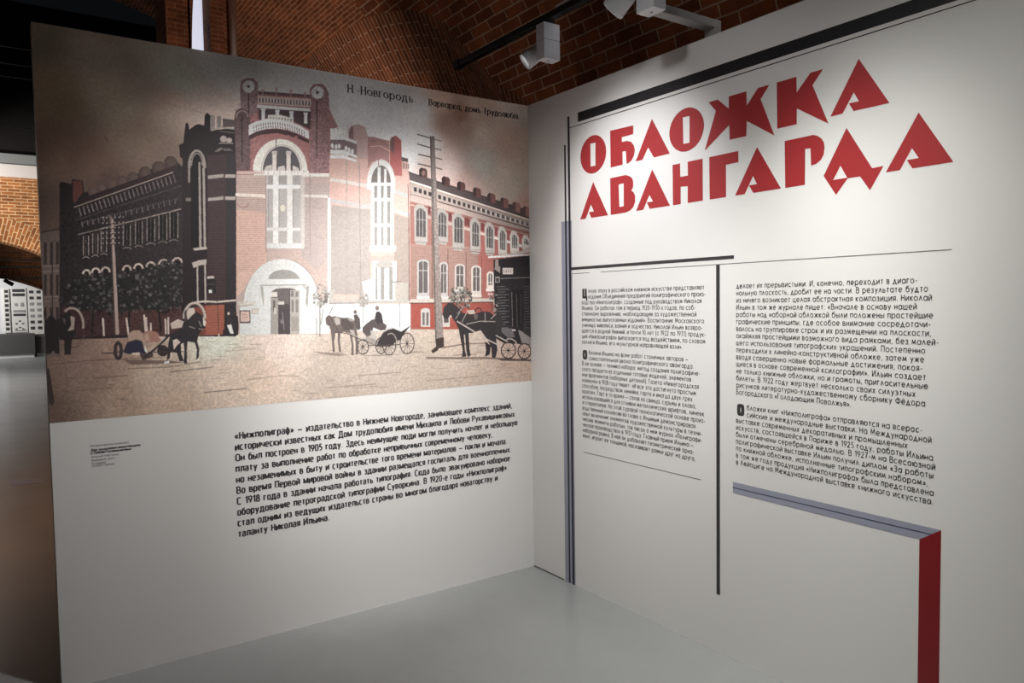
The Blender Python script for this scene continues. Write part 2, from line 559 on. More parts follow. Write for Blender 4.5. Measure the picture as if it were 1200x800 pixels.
RY = 22.5
for k, z in enumerate((3.10, 2.88, 2.57)):
    t = thing('ceiling_rail', (-2.2, RY, z), ('topmost', 'middle', 'lowest')[k] + ' of three black rails crossing under the second brick arch of the hall', 'rail')
    Geo().box((-5, RY - 0.03, z - 0.02), (1, RY + 0.03, z + 0.02)).make('bar', M_STEEL, t)
    for x in (-4.8, -3.0, 0.8):
        Geo().tube((x, RY, z + 0.02), (x, RY, 4.4), 0.006, 6).make('hanger_wire', M_STEEL, t)
t = thing('track_spotlight', (-2.2, RY, 2.55), 'small black spotlight under the lowest black rail before the far white wall', 'spotlight')
Geo().tube((-2.26, RY, 2.55), (-2.26, RY, 2.46), 0.025).make('stem', M_STEEL, t)
Geo().tube((-2.30, RY, 2.50), (-2.10, RY + 0.08, 2.38), 0.05, r2=0.06).make('head', M_STEEL, t)
M_ROD = mat('steel_rod', (0.2, 0.22, 0.22), 0.5, metal=0.6)
for k, z in enumerate((6.72, 6.40, 6.15, 5.19)):
    t = thing('tie_rod', (-2.3, 14, z), ('topmost', 'second from top', 'third from top', 'lowest')[k] + ' thin steel tie rod in the dark hall above the white beam', 'tie rod')
    Geo().tube((-7, 14, z), (3, 14, z), 0.008, 8).make('rod', M_ROD, t)
    for x in (-6.9, 2.9):
        Geo().tube((x - 0.06, 14, z), (x + 0.06, 14, z), 0.03, 8).make('turnbuckle', M_ROD, t)


# ------------------------------------------------------------------ printed lettering: stroke alphabet
def arc(cx, cy, rx, ry, a0, a1, n, ex):
    out = []
    for k in range(n + 1):
        t = math.radians(a0 + (a1 - a0) * k / n)
        c, s = math.cos(t), math.sin(t)
        out.append((cx + rx * math.copysign(abs(c) ** (2 / ex), c), cy + ry * math.copysign(abs(s) ** (2 / ex), s)))
    return out


def glyphs(ex, geometric):
    """character -> (advance, strokes); x-height 1, capitals 1.42"""
    def A(cx, cy, rx, ry, a0=0, a1=360, n=16):
        return arc(cx, cy, rx, ry, a0, a1, n, ex)
    d = {}
    O = A(.46, .5, .46, .5)
    d['а'] = (.92, [O, [(.92, 0), (.92, 1)]])
    d['б'] = (.92, [O, [(0, .5), (.03, 1.0), (.2, 1.27), (.85, 1.42)]])
    d['в'] = (.68, [[(0, 0), (0, 1), (.42, 1), (.6, .9), (.6, .65), (.42, .53), (0, .53)], [(.42, .53), (.68, .42), (.68, .13), (.45, 0), (0, 0)]])
    d['г'] = (.52, [[(0, 0), (0, 1), (.52, 1)]])
    if geometric:
        d['д'] = (.95, [[(.1, 0), (.45, 1), (.82, 0)], [(-.03, -.3), (-.03, 0), (.95, 0), (.95, -.3)]])
        d['л'] = (.8, [[(0, 0), (.4, 1), (.8, 0)]])
        d['м'] = (1.05, [[(0, 0), (.17, 1), (.52, .2), (.88, 1), (1.05, 0)]])
    else:
        d['д'] = (.95, [[(.1, 0), (.22, .5), (.22, 1), (.8, 1), (.8, 0)], [(-.03, -.3), (-.03, 0), (.95, 0), (.95, -.3)]])
        d['л'] = (.8, [[(0, 0), (.15, .2), (.18, 1), (.8, 1), (.8, 0)]])
        d['м'] = (1.05, [[(0, 0), (0, 1), (.52, .15), (1.05, 1), (1.05, 0)]])
    E = [A(.46, .5, .46, .5, 0, 312, 14), [(0, .5), (.92, .5)]]
    d['е'] = (.92, E)
    d['ё'] = (.92, E + [[(.2, 1.32), (.34, 1.32)], [(.58, 1.32), (.72, 1.32)]])
    d['ж'] = (1.15, [[(.575, 0), (.575, 1)], [(0, 1), (.42, .5), (0, 0)], [(1.15, 1), (.73, .5), (1.15, 0)], [(.42, .5), (.73, .5)]])
    d['з'] = (.6, [[(0, .88), (.2, 1), (.4, 1), (.54, .88), (.54, .66), (.4, .54), (.15, .54)], [(.4, .54), (.6, .4), (.6, .14), (.42, 0), (.18, 0), (-.02, .13)]])
    I = [[(0, 1), (0, 0), (.75, 1), (.75, 0)]]
    d['и'] = (.75, I)
    d['й'] = (.75, I + [[(.15, 1.36), (.28, 1.24), (.47, 1.24), (.6, 1.36)]])
    d['к'] = (.66, [[(0, 0), (0, 1)], [(.64, 1), (.06, .5), (.68, 0)]])
    d['н'] = (.7, [[(0, 0), (0, 1)], [(.7, 0), (.7, 1)], [(0, .52), (.7, .52)]])
    d['о'] = (.92, [O])
    d['п'] = (.7, [[(0, 0), (0, 1), (.7, 1), (.7, 0)]])
    d['р'] = (.92, [[(0, -.42), (0, 1)], O])
    d['с'] = (.8, [A(.46, .5, .46, .5, 48, 312, 12)])
    d['т'] = (.64, [[(0, 1), (.64, 1)], [(.32, 0), (.32, 1)]])
    d['у'] = (.76, [[(0, 1), (.4, .1)], [(.76, 1), (.2, -.42)]])
    d['ф'] = (1.05, [A(.525, .5, .525, .5), [(.525, -.42), (.525, 1.42)]])
    d['х'] = (.7, [[(0, 0), (.7, 1)], [(0, 1), (.7, 0)]])
    d['ц'] = (.85, [[(0, 1), (0, 0), (.85, 0), (.85, -.3)], [(.7, 0), (.7, 1)]])
    d['ч'] = (.66, [[(0, 1), (0, .55), (.16, .4), (.66, .4)], [(.66, 1), (.66, 0)]])
    W = [[(0, 1), (0, 0), (1.05, 0), (1.05, 1)], [(.525, 0), (.525, 1)]]
    d['ш'] = (1.05, W)
    d['щ'] = (1.2, W + [[(1.05, 0), (1.2, 0), (1.2, -.3)]])
    B = [(0, 0), (.42, 0), (.6, .13), (.6, .44), (.42, .56), (0, .56)]
    d['ь'] = (.6, [[(0, 1), (0, 0)], B])
    d['ъ'] = (.8, [[(0, 1), (.2, 1), (.2, 0)], [(x + .2, y) for x, y in B]])
    d['ы'] = (.95, [[(0, 1), (0, 0)], B, [(.95, 0), (.95, 1)]])
    d['э'] = (.8, [A(.36, .5, .44, .5, 132, -132, 12), [(.2, .5), (.8, .5)]])
    d['ю'] = (1.2, [[(0, 0), (0, 1)], [(0, .5), (.3, .5)], A(.75, .5, .45, .5)])
    d['я'] = (.66, [[(.66, 0), (.66, 1), (.22, 1), (.04, .88), (.04, .6), (.22, .46), (.66, .46)], [(.34, .46), (0, 0)]])
    d['і'] = (.0, [[(0, 0), (0, 1)], [(-.02, 1.35), (.02, 1.35)]])
    for ch in 'вгджзийклмнопстухцчшщэюя':
        w, st = d[ch]
        k = 1.22 if ch not in 'оэюс' else 1.4
        d[ch.upper()] = (w * k, [[(x * k, y * 1.42) if y > -.2 else (x * k, y) for x, y in s] for s in st])
    d['А'] = (1.1, [[(0, 0), (.55, 1.42), (1.1, 0)], [(.2, .42), (.9, .42)]])
    d['Б'] = (.8, [[(.7, 1.42), (0, 1.42), (0, 0), (.52, 0), (.8, .2), (.8, .6), (.52, .82), (0, .82)]])
    d['Е'] = (.7, [[(.7, 1.42), (0, 1.42), (0, 0), (.7, 0)], [(0, .74), (.6, .74)]])
    d['Р'] = (.8, [[(0, 0), (0, 1.42), (.52, 1.42), (.8, 1.22), (.8, .82), (.52, .62), (0, .62)]])
    d['Ф'] = (1.3, [arc(.65, .71, .65, .52, 0, 360, 16, ex), [(.65, -.05), (.65, 1.47)]])
    d['0'] = (.74, [A(.37, .71, .37, .71)])
    d['1'] = (.4, [[(0, 1.15), (.36, 1.42), (.36, 0)]])
    d['2'] = (.72, [[(.03, 1.1), (.12, 1.34), (.36, 1.42), (.62, 1.3), (.68, 1.02), (.5, .68), (0, 0), (.74, 0)]])
    d['3'] = (.66, [[(.02, 1.42), (.62, 1.42), (.28, .88), (.55, .78), (.66, .5), (.6, .2), (.36, 0), (.02, .12)]])
    d['5'] = (.68, [[(.62, 1.42), (.16, 1.42), (.08, .8), (.4, .86), (.66, .66), (.66, .22), (.38, 0), (0, .12)]])
    d['7'] = (.68, [[(0, 1.42), (.68, 1.42), (.2, 0)]])
    d['8'] = (.7, [A(.35, 1.08, .29, .34), A(.35, .37, .35, .37)])
    d['9'] = (.72, [A(.36, 1.0, .36, .42), [(.7, .88), (.3, 0)]])
    d['.'] = (.12, [[(0, .08), (.16, .08)]])
    d[','] = (.12, [[(.1, .1), (.02, -.2)]])
    d[':'] = (.14, [[(0, .08), (.16, .08)], [(0, .9), (.16, .9)]])
    d['-'] = (.42, [[(0, .5), (.42, .5)]])
    d['–'] = (.6, [[(0, .5), (.6, .5)]])
    d['—'] = (1.15, [[(0, .5), (1.15, .5)]])
    d['«'] = (.66, [[(.3, .88), (0, .5), (.3, .12)], [(.66, .88), (.36, .5), (.66, .12)]])
    d['»'] = (.66, [[(0, .88), (.3, .5), (0, .12)], [(.36, .88), (.66, .5), (.36, .12)]])
    d['('] = (.3, [[(.3, 1.55), (.06, 1.15), (0, .6), (.06, .05), (.3, -.35)]])
    d[')'] = (.3, [[(0, 1.55), (.24, 1.15), (.3, .6), (.24, .05), (0, -.35)]])
    return d


GEOM = glyphs(2.0, True)
COND = glyphs(3.6, False)
BOOK = glyphs(2.0, False)
for ch in 'оеёсрбфэюОСЭЮ':                       # narrow block bowls
    w_, st_ = COND[ch]
    COND[ch] = (w_ * 0.76, [[(a * 0.76, b_) for a, b_ in s] for s in st_])
COND['а'] = (.68, [[(.04, .80), (.04, .88), (.16, 1), (.52, 1), (.68, .88), (.68, 0)], [(.68, .58), (.16, .55), (0, .43), (0, .12), (.14, 0), (.5, 0), (.68, .13)]])


def strip(pts, hv, hh):
    """polyline -> quads; half thickness hv across upright strokes, hh across level ones; sharp corners are butted"""
    pts = [np.array(q, float) for q in pts]
    closed = np.linalg.norm(pts[0] - pts[-1]) < 1e-6 and len(pts) > 3
    n = len(pts)
    es = [(pts[i + 1] - pts[i]) / (np.linalg.norm(pts[i + 1] - pts[i]) + 1e-9) for i in range(n - 1)]
    V, F = [], []

    def run(seq, ring, ext0, ext1):
        m = len(seq)
        d = [(seq[i + 1] - seq[i]) / (np.linalg.norm(seq[i + 1] - seq[i]) + 1e-9) for i in range(m - 1)]
        seq = list(seq)
        if ext0:
            seq[0] = seq[0] - d[0] * (hv if abs(d[0][0]) > abs(d[0][1]) else hh) * 0.95
        if ext1:
            seq[-1] = seq[-1] + d[-1] * (hv if abs(d[-1][0]) > abs(d[-1][1]) else hh) * 0.95
        ns = [np.array((-e[1] * hv, e[0] * hh)) for e in d]
        k = len(V)
        L, R = [], []
        for i in range(m):
            if i == 0:
                o = ns[0] if not ring else 0.5 * (ns[0] + ns[-1])
            elif i == m - 1:
                o = ns[-1] if not ring else 0.5 * (ns[0] + ns[-1])
            else:
                o = 0.5 * (ns[i - 1] + ns[i])
                o = o * min(1.25, np.linalg.norm(ns[i]) / (np.linalg.norm(o) + 1e-9))
            L.append(seq[i] + o)
            R.append(seq[i] - o)
        V.extend(L + R)
        F.extend([(k + i, k + i + m, k + i + 1 + m, k + i + 1) for i in range(m - 1)])

    cuts = [i for i in range(1, n - 1) if float(np.dot(es[i - 1], es[i])) < 0.35]
    if closed and not cuts:
        run(pts, True, False, False)
    else:
        b_ = [0] + cuts + [n - 1]
        for i in range(len(b_) - 1):
            run(pts[b_[i]:b_[i + 1] + 1], False, i > 0, i < len(b_) - 2)
    return V, F


def text_line(txt, font, gap=0.36, space=0.55, width_scale=1.0):
    """list of (stroke) in font units, total width"""
    x, out = 0.0, []
    for ch in txt:
        if ch == ' ':
            x += space * width_scale
            continue
        w, st = font[ch]
        for s in st:
            out.append([(x + a * width_scale, b_) for a, b_ in s])
        x += (w + gap) * width_scale
    return out, x - gap * width_scale


def lettering(name, lines, font, xh, hv, hh, to3d, m, parent, gap=0.36, space=0.6, serif=0.0):
    """lines: (text, start, end or None, baseline); start/end along the panel in metres.  One flat printed mesh."""
    V, F = [], []
    for txt, s0, s1, z in lines:
        st, w = text_line(txt, font, gap, space)
        k = (s1 - s0) / w
        if serif:                               # little feet on the upright stroke ends
            for s in list(st):
                for a, b_ in ((s[0], s[1]), (s[-1], s[-2])):
                    if abs(a[0] - b_[0]) < 0.3 * abs(a[1] - b_[1]):
                        st.append([(a[0] - serif, a[1]), (a[0] + serif, a[1])])
        for s in st:
            pv, pf = strip([(a * k, b_ * xh) for a, b_ in s], hv, hh)
            n = len(V)
            V += [to3d(s0 + q[0], z + q[1]) for q in pv]
            F += [tuple(n + i for i in q) for q in pf]
    return sub(build(name, V, F, m, parent, ORIG[parent.name]), parent)


INK = 0.0008          # prints stand this far off the board


def onL(s, z, k=1.0):
    return (s, -INK * k, z)


def onR(s, z, k=1.0):
    return (-INK * k, -s, z)


def flat(name, polys, to3d, m, parent, k=1.0):
    g = Geo()
    for q in polys:
        g.poly([to3d(a, b_, k) for a, b_ in q])
    o = g.make(name, m, parent)
    return o


def rect(a, b_, c, d):
    return [(a, b_), (c, b_), (c, d), (a, d)]


# ------------------------------------------------------------------ left panel: postcard mural and text
PL = thing('exhibition_panel', (-1.2535, 0.03, 0), 'tall white display wall carrying a big sepia street photograph over a short text', 'display wall')
Geo().box((-2.507, 0, 0), (0.0, 0.07, 2.8)).make('board', M_PANEL, PL)
# The mural is a flat print on the board.  Its ink, lamp haze over the middle painted in, is drawn here with a small polygon rasteriser
# (millimetres from the print's top left corner) into a colour attribute of a fine grid.
MW, MH = 2507, 1651
NX, NY = 1080, 712
SS = 2


def ink(c):
    return np.array(c, np.float32) / 255


class Canvas:
    def __init__(s):
        s.w, s.h = NX * SS, NY * SS
        s.k = s.w / MW
        s.a = np.zeros((s.h, s.w, 3), np.float32)
        s.rng = np.random.default_rng(7)

    def noise(s, cells, octaves=4):
        out = np.zeros((s.h, s.w), np.float32)
        amp = 1.0
        for o in range(octaves):
            n = cells * 2 ** o
            g = s.rng.standard_normal((int(n * MH / MW) + 3, n + 3)).astype(np.float32)
            yy = np.linspace(0, g.shape[0] - 1.001, s.h)
            xx = np.linspace(0, g.shape[1] - 1.001, s.w)
            yi, xi = yy.astype(int), xx.astype(int)
            fy, fx = (yy - yi)[:, None].astype(np.float32), (xx - xi)[None, :].astype(np.float32)
            fy, fx = fy * fy * (3 - 2 * fy), fx * fx * (3 - 2 * fx)
            r0, r1 = g[yi], g[np.minimum(yi + 1, g.shape[0] - 1)]
            xj = np.minimum(xi + 1, g.shape[1] - 1)
            out += amp * ((r0[:, xi] * (1 - fx) + r0[:, xj] * fx) * (1 - fy) + (r1[:, xi] * (1 - fx) + r1[:, xj] * fx) * fy)
            amp *= 0.5
        return np.clip(out / out.std(), -2, 2)

    def mask(s, pts):
        p = np.array(pts, float) * s.k
        x0, x1 = max(0, int(p[:, 0].min())), min(s.w, int(p[:, 0].max()) + 2)
        y0, y1 = max(0, int(p[:, 1].min())), min(s.h, int(p[:, 1].max()) + 2)
        if x1 <= x0 or y1 <= y0:
            return None
        yc = np.arange(y0, y1) + 0.5
        m = np.zeros((y1 - y0, x1 - x0), np.int8)
        n = len(p)
        xs = np.arange(x0, x1) + 0.5
        for i in range(n):
            (ax, ay), (bx, by) = p[i], p[(i + 1) % n]
            if ay == by:
                continue
            if ay > by:
                ax, ay, bx, by = bx, by, ax, ay
            rows = np.nonzero((yc >= ay) & (yc < by))[0]
            if len(rows) == 0:
                continue
            xi = ax + (yc[rows] - ay) * (bx - ax) / (by - ay)
            m[rows] ^= (xs[None, :] >= xi[:, None]).astype(np.int8)
        return x0, x1, y0, y1, m.astype(bool)

    def poly(s, col, pts, op=1.0):
        r = s.mask(pts)
        if r is None:
            return
        x0, x1, y0, y1, m = r
        v = s.a[y0:y1, x0:x1]
        v[m] = v[m] * (1 - op) + col * op

    def line(s, col, w, pts, op=1.0):
        w = max(w, 1.3 / s.k) / 2
        for (ax, ay), (bx, by) in zip(pts[:-1], pts[1:]):
            d = math.hypot(bx - ax, by - ay)
            if d < 1e-6:
                continue
            ex, ey = (bx - ax) / d, (by - ay) / d
            ax_, ay_, bx_, by_ = ax - ex * w * .5, ay - ey * w * .5, bx + ex * w * .5, by + ey * w * .5
            s.poly(col, [(ax_ - ey * w, ay_ + ex * w), (bx_ - ey * w, by_ + ex * w), (bx_ + ey * w, by_ - ex * w), (ax_ + ey * w, ay_ - ex * w)], op)

    def wash(s, pts):
        """soft ground tone from scattered colour samples (x, y, col)"""
        gy, gx = np.mgrid[0:s.h:8, 0:s.w:8]
        num = np.zeros(gx.shape + (3,), np.float32)
        den = np.zeros(gx.shape, np.float32)
        for x, y, c in pts:
            d2 = (gx / s.k - x) ** 2 + (gy / s.k - y) ** 2
            w = 1 / (d2 + 30.0 ** 2) ** 1.7 * 1e6
            num += w[..., None] * c
            den += w
        c = num / den[..., None]
        yy = np.minimum(np.arange(s.h) / 8, c.shape[0] - 1.001)
        xx = np.minimum(np.arange(s.w) / 8, c.shape[1] - 1.001)
        yi, xi = yy.astype(int), xx.astype(int)
        fy, fx = (yy - yi)[:, None, None].astype(np.float32), (xx - xi)[None, :, None].astype(np.float32)
        s.a[:] = (c[yi][:, xi] * (1 - fx) + c[yi][:, xi + 1] * fx) * (1 - fy) + (c[yi + 1][:, xi] * (1 - fx) + c[yi + 1][:, xi + 1] * fx) * fy

    def mottle(s, pts, nz, amount):
        r = s.mask(pts)
        if r is None:
            return
        x0, x1, y0, y1, m = r
        v = s.a[y0:y1, x0:x1]
        f = 1 + amount * nz[y0:y1, x0:x1, None]
        v[m] = (v * f)[m]

    def leaves(s, cols, pts, n, size, op=0.9):
        p = np.array(pts, float)
        lo, hi = p.min(0), p.max(0)
        r = s.mask(pts)
        if r is None:
            return
        x0, x1, y0, y1, m = r
        k = 0
        while k < n:
            q = lo + s.rng.random(2) * (hi - lo)
            ix, iy = int(q[0] * s.k) - x0, int(q[1] * s.k) - y0
            k += 1
            if not (0 <= ix < x1 - x0 and 0 <= iy < y1 - y0) or not m[iy, ix]:
                continue
            c = cols[int(s.rng.integers(len(cols)))]
            rr = size * (0.5 + s.rng.random())
            t0 = s.rng.random() * 6.28
            s.poly(c, [(q[0] + rr * math.cos(t0 + t) * (0.6 + 0.4 * s.rng.random()), q[1] + rr * math.sin(t0 + t) * (0.6 + 0.4 * s.rng.random())) for t in (0, 1.2, 2.5, 3.8, 5)], op)


cv = Canvas()
NZ_SOFT = cv.noise(6, 5)
NZ_FINE = cv.noise(420, 2)
NZ_GRIT = cv.noise(110, 4)
INKOPS = [
('w',[(25,47,(164,155,140)),(60,283,(200,180,153)),(50,529,(197,166,148)),(41,776,(137,113,102)),(256,75,(203,190,179)),(285,251,(241,231,207)),(186,558,(172,140,125)),(415,444,(173,149,132)),(267,635,(134,109,99)),(556,143,(241,240,227)),(520,254,(230,204,188)),(476,486,(160,137,124)),(747,59,(241,241,241)),(706,264,(222,201,191)),(1043,67,(241,241,241)),(1286,64,(241,241,241)),(1340,116,(241,241,241)),(1473,35,(241,241,241)),(1328,207,(241,241,241)),(1567,119,(241,241,241)),(1570,207,(241,241,241)),(1663,277,(241,241,241)),(1702,364,(241,241,241)),(1796,124,(241,241,241)),(1903,64,(236,206,188)),(1939,162,(179,149,132)),(2066,184,(192,165,150)),(2034,121,(158,123,103)),(2154,77,(210,188,171)),(2352,234,(231,200,179)),(2393,46,(241,225,214)),(2180,229,(241,222,208)),(1814,445,(219,199,191)),(1966,418,(241,219,212)),(2057,592,(196,164,154)),(2172,351,(241,239,227)),(2391,495,(241,227,209)),(2476,590,(237,196,183)),(1818,283,(241,241,241)),(2059,496,(223,192,182)),(8,1595,(126,106,96)),(14,1452,(146,122,110)),(140,1486,(161,137,122)),(140,1405,(164,137,123)),(241,1318,(180,150,135)),(264,1581,(188,163,146)),(419,1494,(216,195,176)),(471,1619,(217,190,169)),(681,1344,(241,241,225)),(857,1509,(230,208,189)),(961,1356,(236,217,205)),(699,1498,(241,218,200)),(1292,1494,(198,183,170)),(1288,1627,(193,177,164)),(1535,1372,(194,182,171)),(1789,1525,(196,181,166)),(2032,1500,(207,189,175)),(2012,1367,(207,189,174)),(2122,1605,(203,183,167)),(2427,1564,(203,179,163)),(2430,1435,(204,178,163)),(80,1329,(147,123,111))]),
('n',[(6,6),(2512,5),(2509,896),(3,953)],'s',0.05),
('n',[(-9,1254),(2502,1308),(2502,1657),(-3,1648)],'g',0.012),
('n',[(-9,1254),(2502,1308),(2502,1657),(-3,1648)],'f',0.018),
('p',(137,111,104),[(250,438),(261,446),(267,460),(257,454)]),
('l',(183,160,147),2.3,[(502,261),(664,285)],0.6),
('l',(106,87,80),4.8,[(15,1405),(205,1394),(443,1400)],0.5),
('l',(107,88,81),4.8,[(170,1473),(302,1471)],0.5),
('l',(96,78,72),5.0,[(303,1441),(477,1444),(606,1428)],0.5),
('l',(93,76,70),5.1,[(476,1467),(662,1455)],0.5),
('l',(172,150,135),5.3,[(722,1386),(861,1377)],0.5),
('l',(154,134,120),5.4,[(816,1527),(981,1517),(1066,1527)],0.5),
('l',(134,118,105),5.9,[(1384,1545),(1631,1543)],0.5),
('l',(146,126,112),6.2,[(1787,1600),(2123,1600)],0.5),
('l',(112,92,85),4.7,[(104,1523),(233,1519)],0.5),
('l',(135,118,105),5.7,[(1197,1597),(1480,1597)],0.5),
('l',(119,98,90),4.6,[(12,1494),(103,1538)],0.5),
('l',(88,72,66),5.2,[(620,1572),(815,1568)],0.5),
('l',(149,136,124),3.5,[(1317,1555),(1372,1557)],0.45),
('l',(138,121,110),4.0,[(2197,1406),(2245,1406)],0.45),
('l',(111,97,88),3.9,[(2126,1422),(2174,1422)],0.45),
('l',(131,121,112),3.5,[(1197,1361),(1222,1363)],0.45),
('l',(120,109,100),3.7,[(1712,1418),(1774,1418)],0.45),
('l',(81,69,62),3.0,[(242,1318),(284,1316)],0.45),
('l',(158,138,125),4.1,[(2397,1593),(2436,1594)],0.45),
('l',(139,128,118),3.6,[(1466,1421),(1531,1423)],0.45),
('l',(108,94,85),3.9,[(2102,1463),(2143,1461)],0.45),
('l',(84,72,65),2.9,[(128,1406),(159,1407)],0.45),
('l',(150,130,117),3.2,[(654,1424),(700,1423)],0.45),
('l',(169,153,139),3.3,[(968,1541),(983,1539)],0.45),
('l',(146,132,120),3.7,[(1662,1583),(1678,1583)],0.45),
('l',(127,117,108),3.5,[(1209,1361),(1225,1363)],0.45),
('l',(195,169,151),3.0,[(364,1549),(411,1549)],0.45),
('l',(133,116,104),3.2,[(687,1486),(732,1488)],0.45),
('l',(155,140,128),3.8,[(1800,1588),(1819,1586)],0.45),
('l',(146,127,113),3.2,[(657,1510),(707,1513)],0.45),
('l',(127,116,107),3.4,[(1124,1438),(1153,1436)],0.45),
('l',(84,72,65),3.0,[(275,1528),(322,1527)],0.45),
('l',(130,113,103),4.1,[(2413,1522),(2460,1522)],0.45),
('l',(122,110,100),3.8,[(1890,1493),(1932,1496)],0.45),
('l',(92,79,71),2.9,[(69,1465),(107,1466)],0.45),
('l',(120,104,95),4.0,[(2286,1540),(2358,1540)],0.45),
('l',(93,80,71),3.0,[(274,1575),(295,1578)],0.45),
('l',(115,100,91),3.9,[(1967,1615),(2012,1618)],0.45),
('l',(135,122,112),3.3,[(966,1428),(998,1427)],0.45),
('l',(137,119,108),4.1,[(2417,1612),(2480,1612)],0.45),
('l',(102,87,78),2.9,[(171,1399),(209,1398)],0.45),
('l',(144,130,118),3.8,[(1768,1567),(1825,1569)],0.45),
('l',(150,130,116),3.2,[(704,1538),(728,1539)],0.45),
('l',(138,126,116),3.6,[(1501,1444),(1567,1444)],0.45),
('l',(109,93,84),2.9,[(32,1480),(50,1480)],0.45),
('l',(134,121,110),3.8,[(1860,1538),(1925,1539)],0.45),
('l',(147,133,121),3.7,[(1628,1579),(1663,1582)],0.45),
('l',(131,119,108),3.6,[(1489,1615),(1556,1617)],0.45),
('l',(179,156,139),3.0,[(306,1573),(351,1575)],0.45),
('l',(144,130,119),3.6,[(1577,1554),(1602,1555)],0.45),
('l',(142,130,119),3.6,[(1431,1474),(1479,1475)],0.45),
('l',(131,120,111),3.6,[(1584,1381),(1608,1381)],0.45),
('l',(149,130,116),3.1,[(409,1529),(444,1529)],0.45),
('l',(153,132,119),3.1,[(430,1342),(445,1340)],0.45),
('l',(159,138,123),3.0,[(366,1334),(394,1334)],0.45),
('l',(117,107,99),3.5,[(1236,1422),(1296,1421)],0.45),
('l',(175,151,135),3.1,[(530,1450),(546,1449)],0.45),
('l',(103,89,80),2.9,[(73,1502),(86,1501)],0.45),
('l',(131,118,108),3.5,[(1208,1611),(1262,1613)],0.45),
('l',(137,125,115),3.5,[(1370,1460),(1392,1460)],0.45),
('l',(128,112,101),4.0,[(2310,1614),(2370,1617)],0.45),
('l',(107,91,82),2.8,[(20,1342),(48,1340)],0.45),
('l',(131,118,108),3.5,[(1332,1593),(1366,1593)],0.45),
('l',(184,159,142),3.1,[(551,1614),(577,1617)],0.45),
('l',(135,124,114),3.5,[(1251,1428),(1314,1427)],0.45),
('l',(150,130,116),3.2,[(608,1618),(639,1618)],0.45),
('l',(89,76,68),3.0,[(226,1507),(252,1508)],0.45),
('l',(127,115,105),3.8,[(1894,1390),(1943,1392)],0.45),
('l',(121,110,100),3.7,[(1759,1440),(1790,1443)],0.45),
('l',(167,145,130),3.1,[(558,1508),(588,1509)],0.45),
('l',(126,115,105),3.7,[(1648,1405),(1707,1405)],0.45),
('l',(150,130,117),3.2,[(650,1420),(684,1419)],0.45),
('l',(124,113,103),3.7,[(1650,1521),(1667,1521)],0.45),
('l',(110,96,87),4.0,[(2174,1596),(2228,1598)],0.45),
('l',(138,120,107),3.3,[(847,1503),(891,1504)],0.45),
('l',(136,118,107),4.0,[(2160,1484),(2204,1482)],0.45),
('l',(179,155,138),3.1,[(562,1573),(576,1574)],0.45),
('l',(176,160,147),3.3,[(861,1423),(908,1421)],0.45),
('l',(142,128,118),3.3,[(963,1498),(999,1497)],0.45),
('l',(126,114,104),3.5,[(1221,1572),(1238,1574)],0.45),
('l',(145,131,119),3.8,[(1785,1541),(1803,1544)],0.45),
('l',(154,134,122),4.1,[(2453,1558),(2476,1556)],0.45),
('l',(117,106,96),3.6,[(1375,1609),(1427,1609)],0.45),
('l',(121,105,95),4.0,[(2182,1432),(2240,1430)],0.45),
('l',(132,121,113),3.5,[(1320,1374),(1340,1372)],0.45),
('l',(109,93,83),2.9,[(111,1491),(147,1489)],0.45),
('l',(132,115,103),3.3,[(858,1431),(897,1433)],0.45),
('l',(130,114,102),3.2,[(733,1354),(775,1354)],0.45),
('l',(150,135,123),3.4,[(1024,1597),(1064,1597)],0.45),
('l',(139,127,118),3.4,[(1140,1423),(1191,1421)],0.45),
('l',(149,130,116),3.1,[(442,1436),(482,1437)],0.45),
('l',(119,109,101),3.6,[(1405,1388),(1455,1386)],0.45),
('l',(135,124,114),3.5,[(1246,1422),(1304,1421)],0.45),
('l',(118,107,98),3.8,[(1803,1390),(1862,1387)],0.45),
('l',(119,104,94),4.0,[(2293,1551),(2327,1555)],0.45),
('l',(138,125,114),3.6,[(1427,1576),(1449,1575)],0.45),
('l',(156,136,121),3.1,[(444,1425),(479,1424)],0.45),
('l',(102,87,78),3.0,[(250,1571),(284,1571)],0.45),
('l',(117,103,93),3.9,[(1968,1509),(2021,1511)],0.45),
('l',(130,113,102),3.2,[(779,1368),(793,1365)],0.45),
('l',(104,91,82),3.9,[(2087,1503),(2153,1504)],0.45),
('l',(120,105,95),3.9,[(2088,1535),(2133,1533)],0.45),
('l',(85,72,65),3.0,[(292,1368),(316,1369)],0.45),
('l',(81,69,62),3.0,[(286,1397),(307,1395)],0.45),
('l',(185,160,143),3.1,[(443,1469),(455,1468)],0.45),
('l',(130,114,103),4.0,[(2246,1552),(2309,1556)],0.45),
('l',(99,85,76),2.9,[(218,1521),(239,1522)],0.45),
('l',(159,138,123),3.0,[(307,1381),(319,1379)],0.45),
('l',(132,115,102),3.2,[(784,1614),(812,1615)],0.45),
('l',(148,129,115),3.1,[(536,1544),(576,1543)],0.45),
('l',(128,116,105),3.6,[(1445,1606),(1495,1610)],0.45),
('l',(99,85,77),2.9,[(29,1328),(65,1325)],0.45),
('l',(131,118,107),3.4,[(1127,1619),(1165,1618)],0.45),
('l',(112,96,86),2.9,[(132,1591),(159,1590)],0.45),
('l',(139,121,108),3.1,[(464,1342),(490,1340)],0.45),
('l',(121,105,94),3.2,[(804,1427),(818,1429)],0.45),
('l',(175,151,136),3.0,[(335,1475),(360,1473)],0.45),
('l',(170,148,133),3.1,[(605,1364),(639,1364)],0.45),
('l',(114,100,90),3.9,[(1985,1440),(2003,1440)],0.45),
('l',(144,132,121),3.5,[(1188,1457),(1233,1459)],0.45),
('l',(144,125,112),3.1,[(589,1462),(634,1461)],0.45),
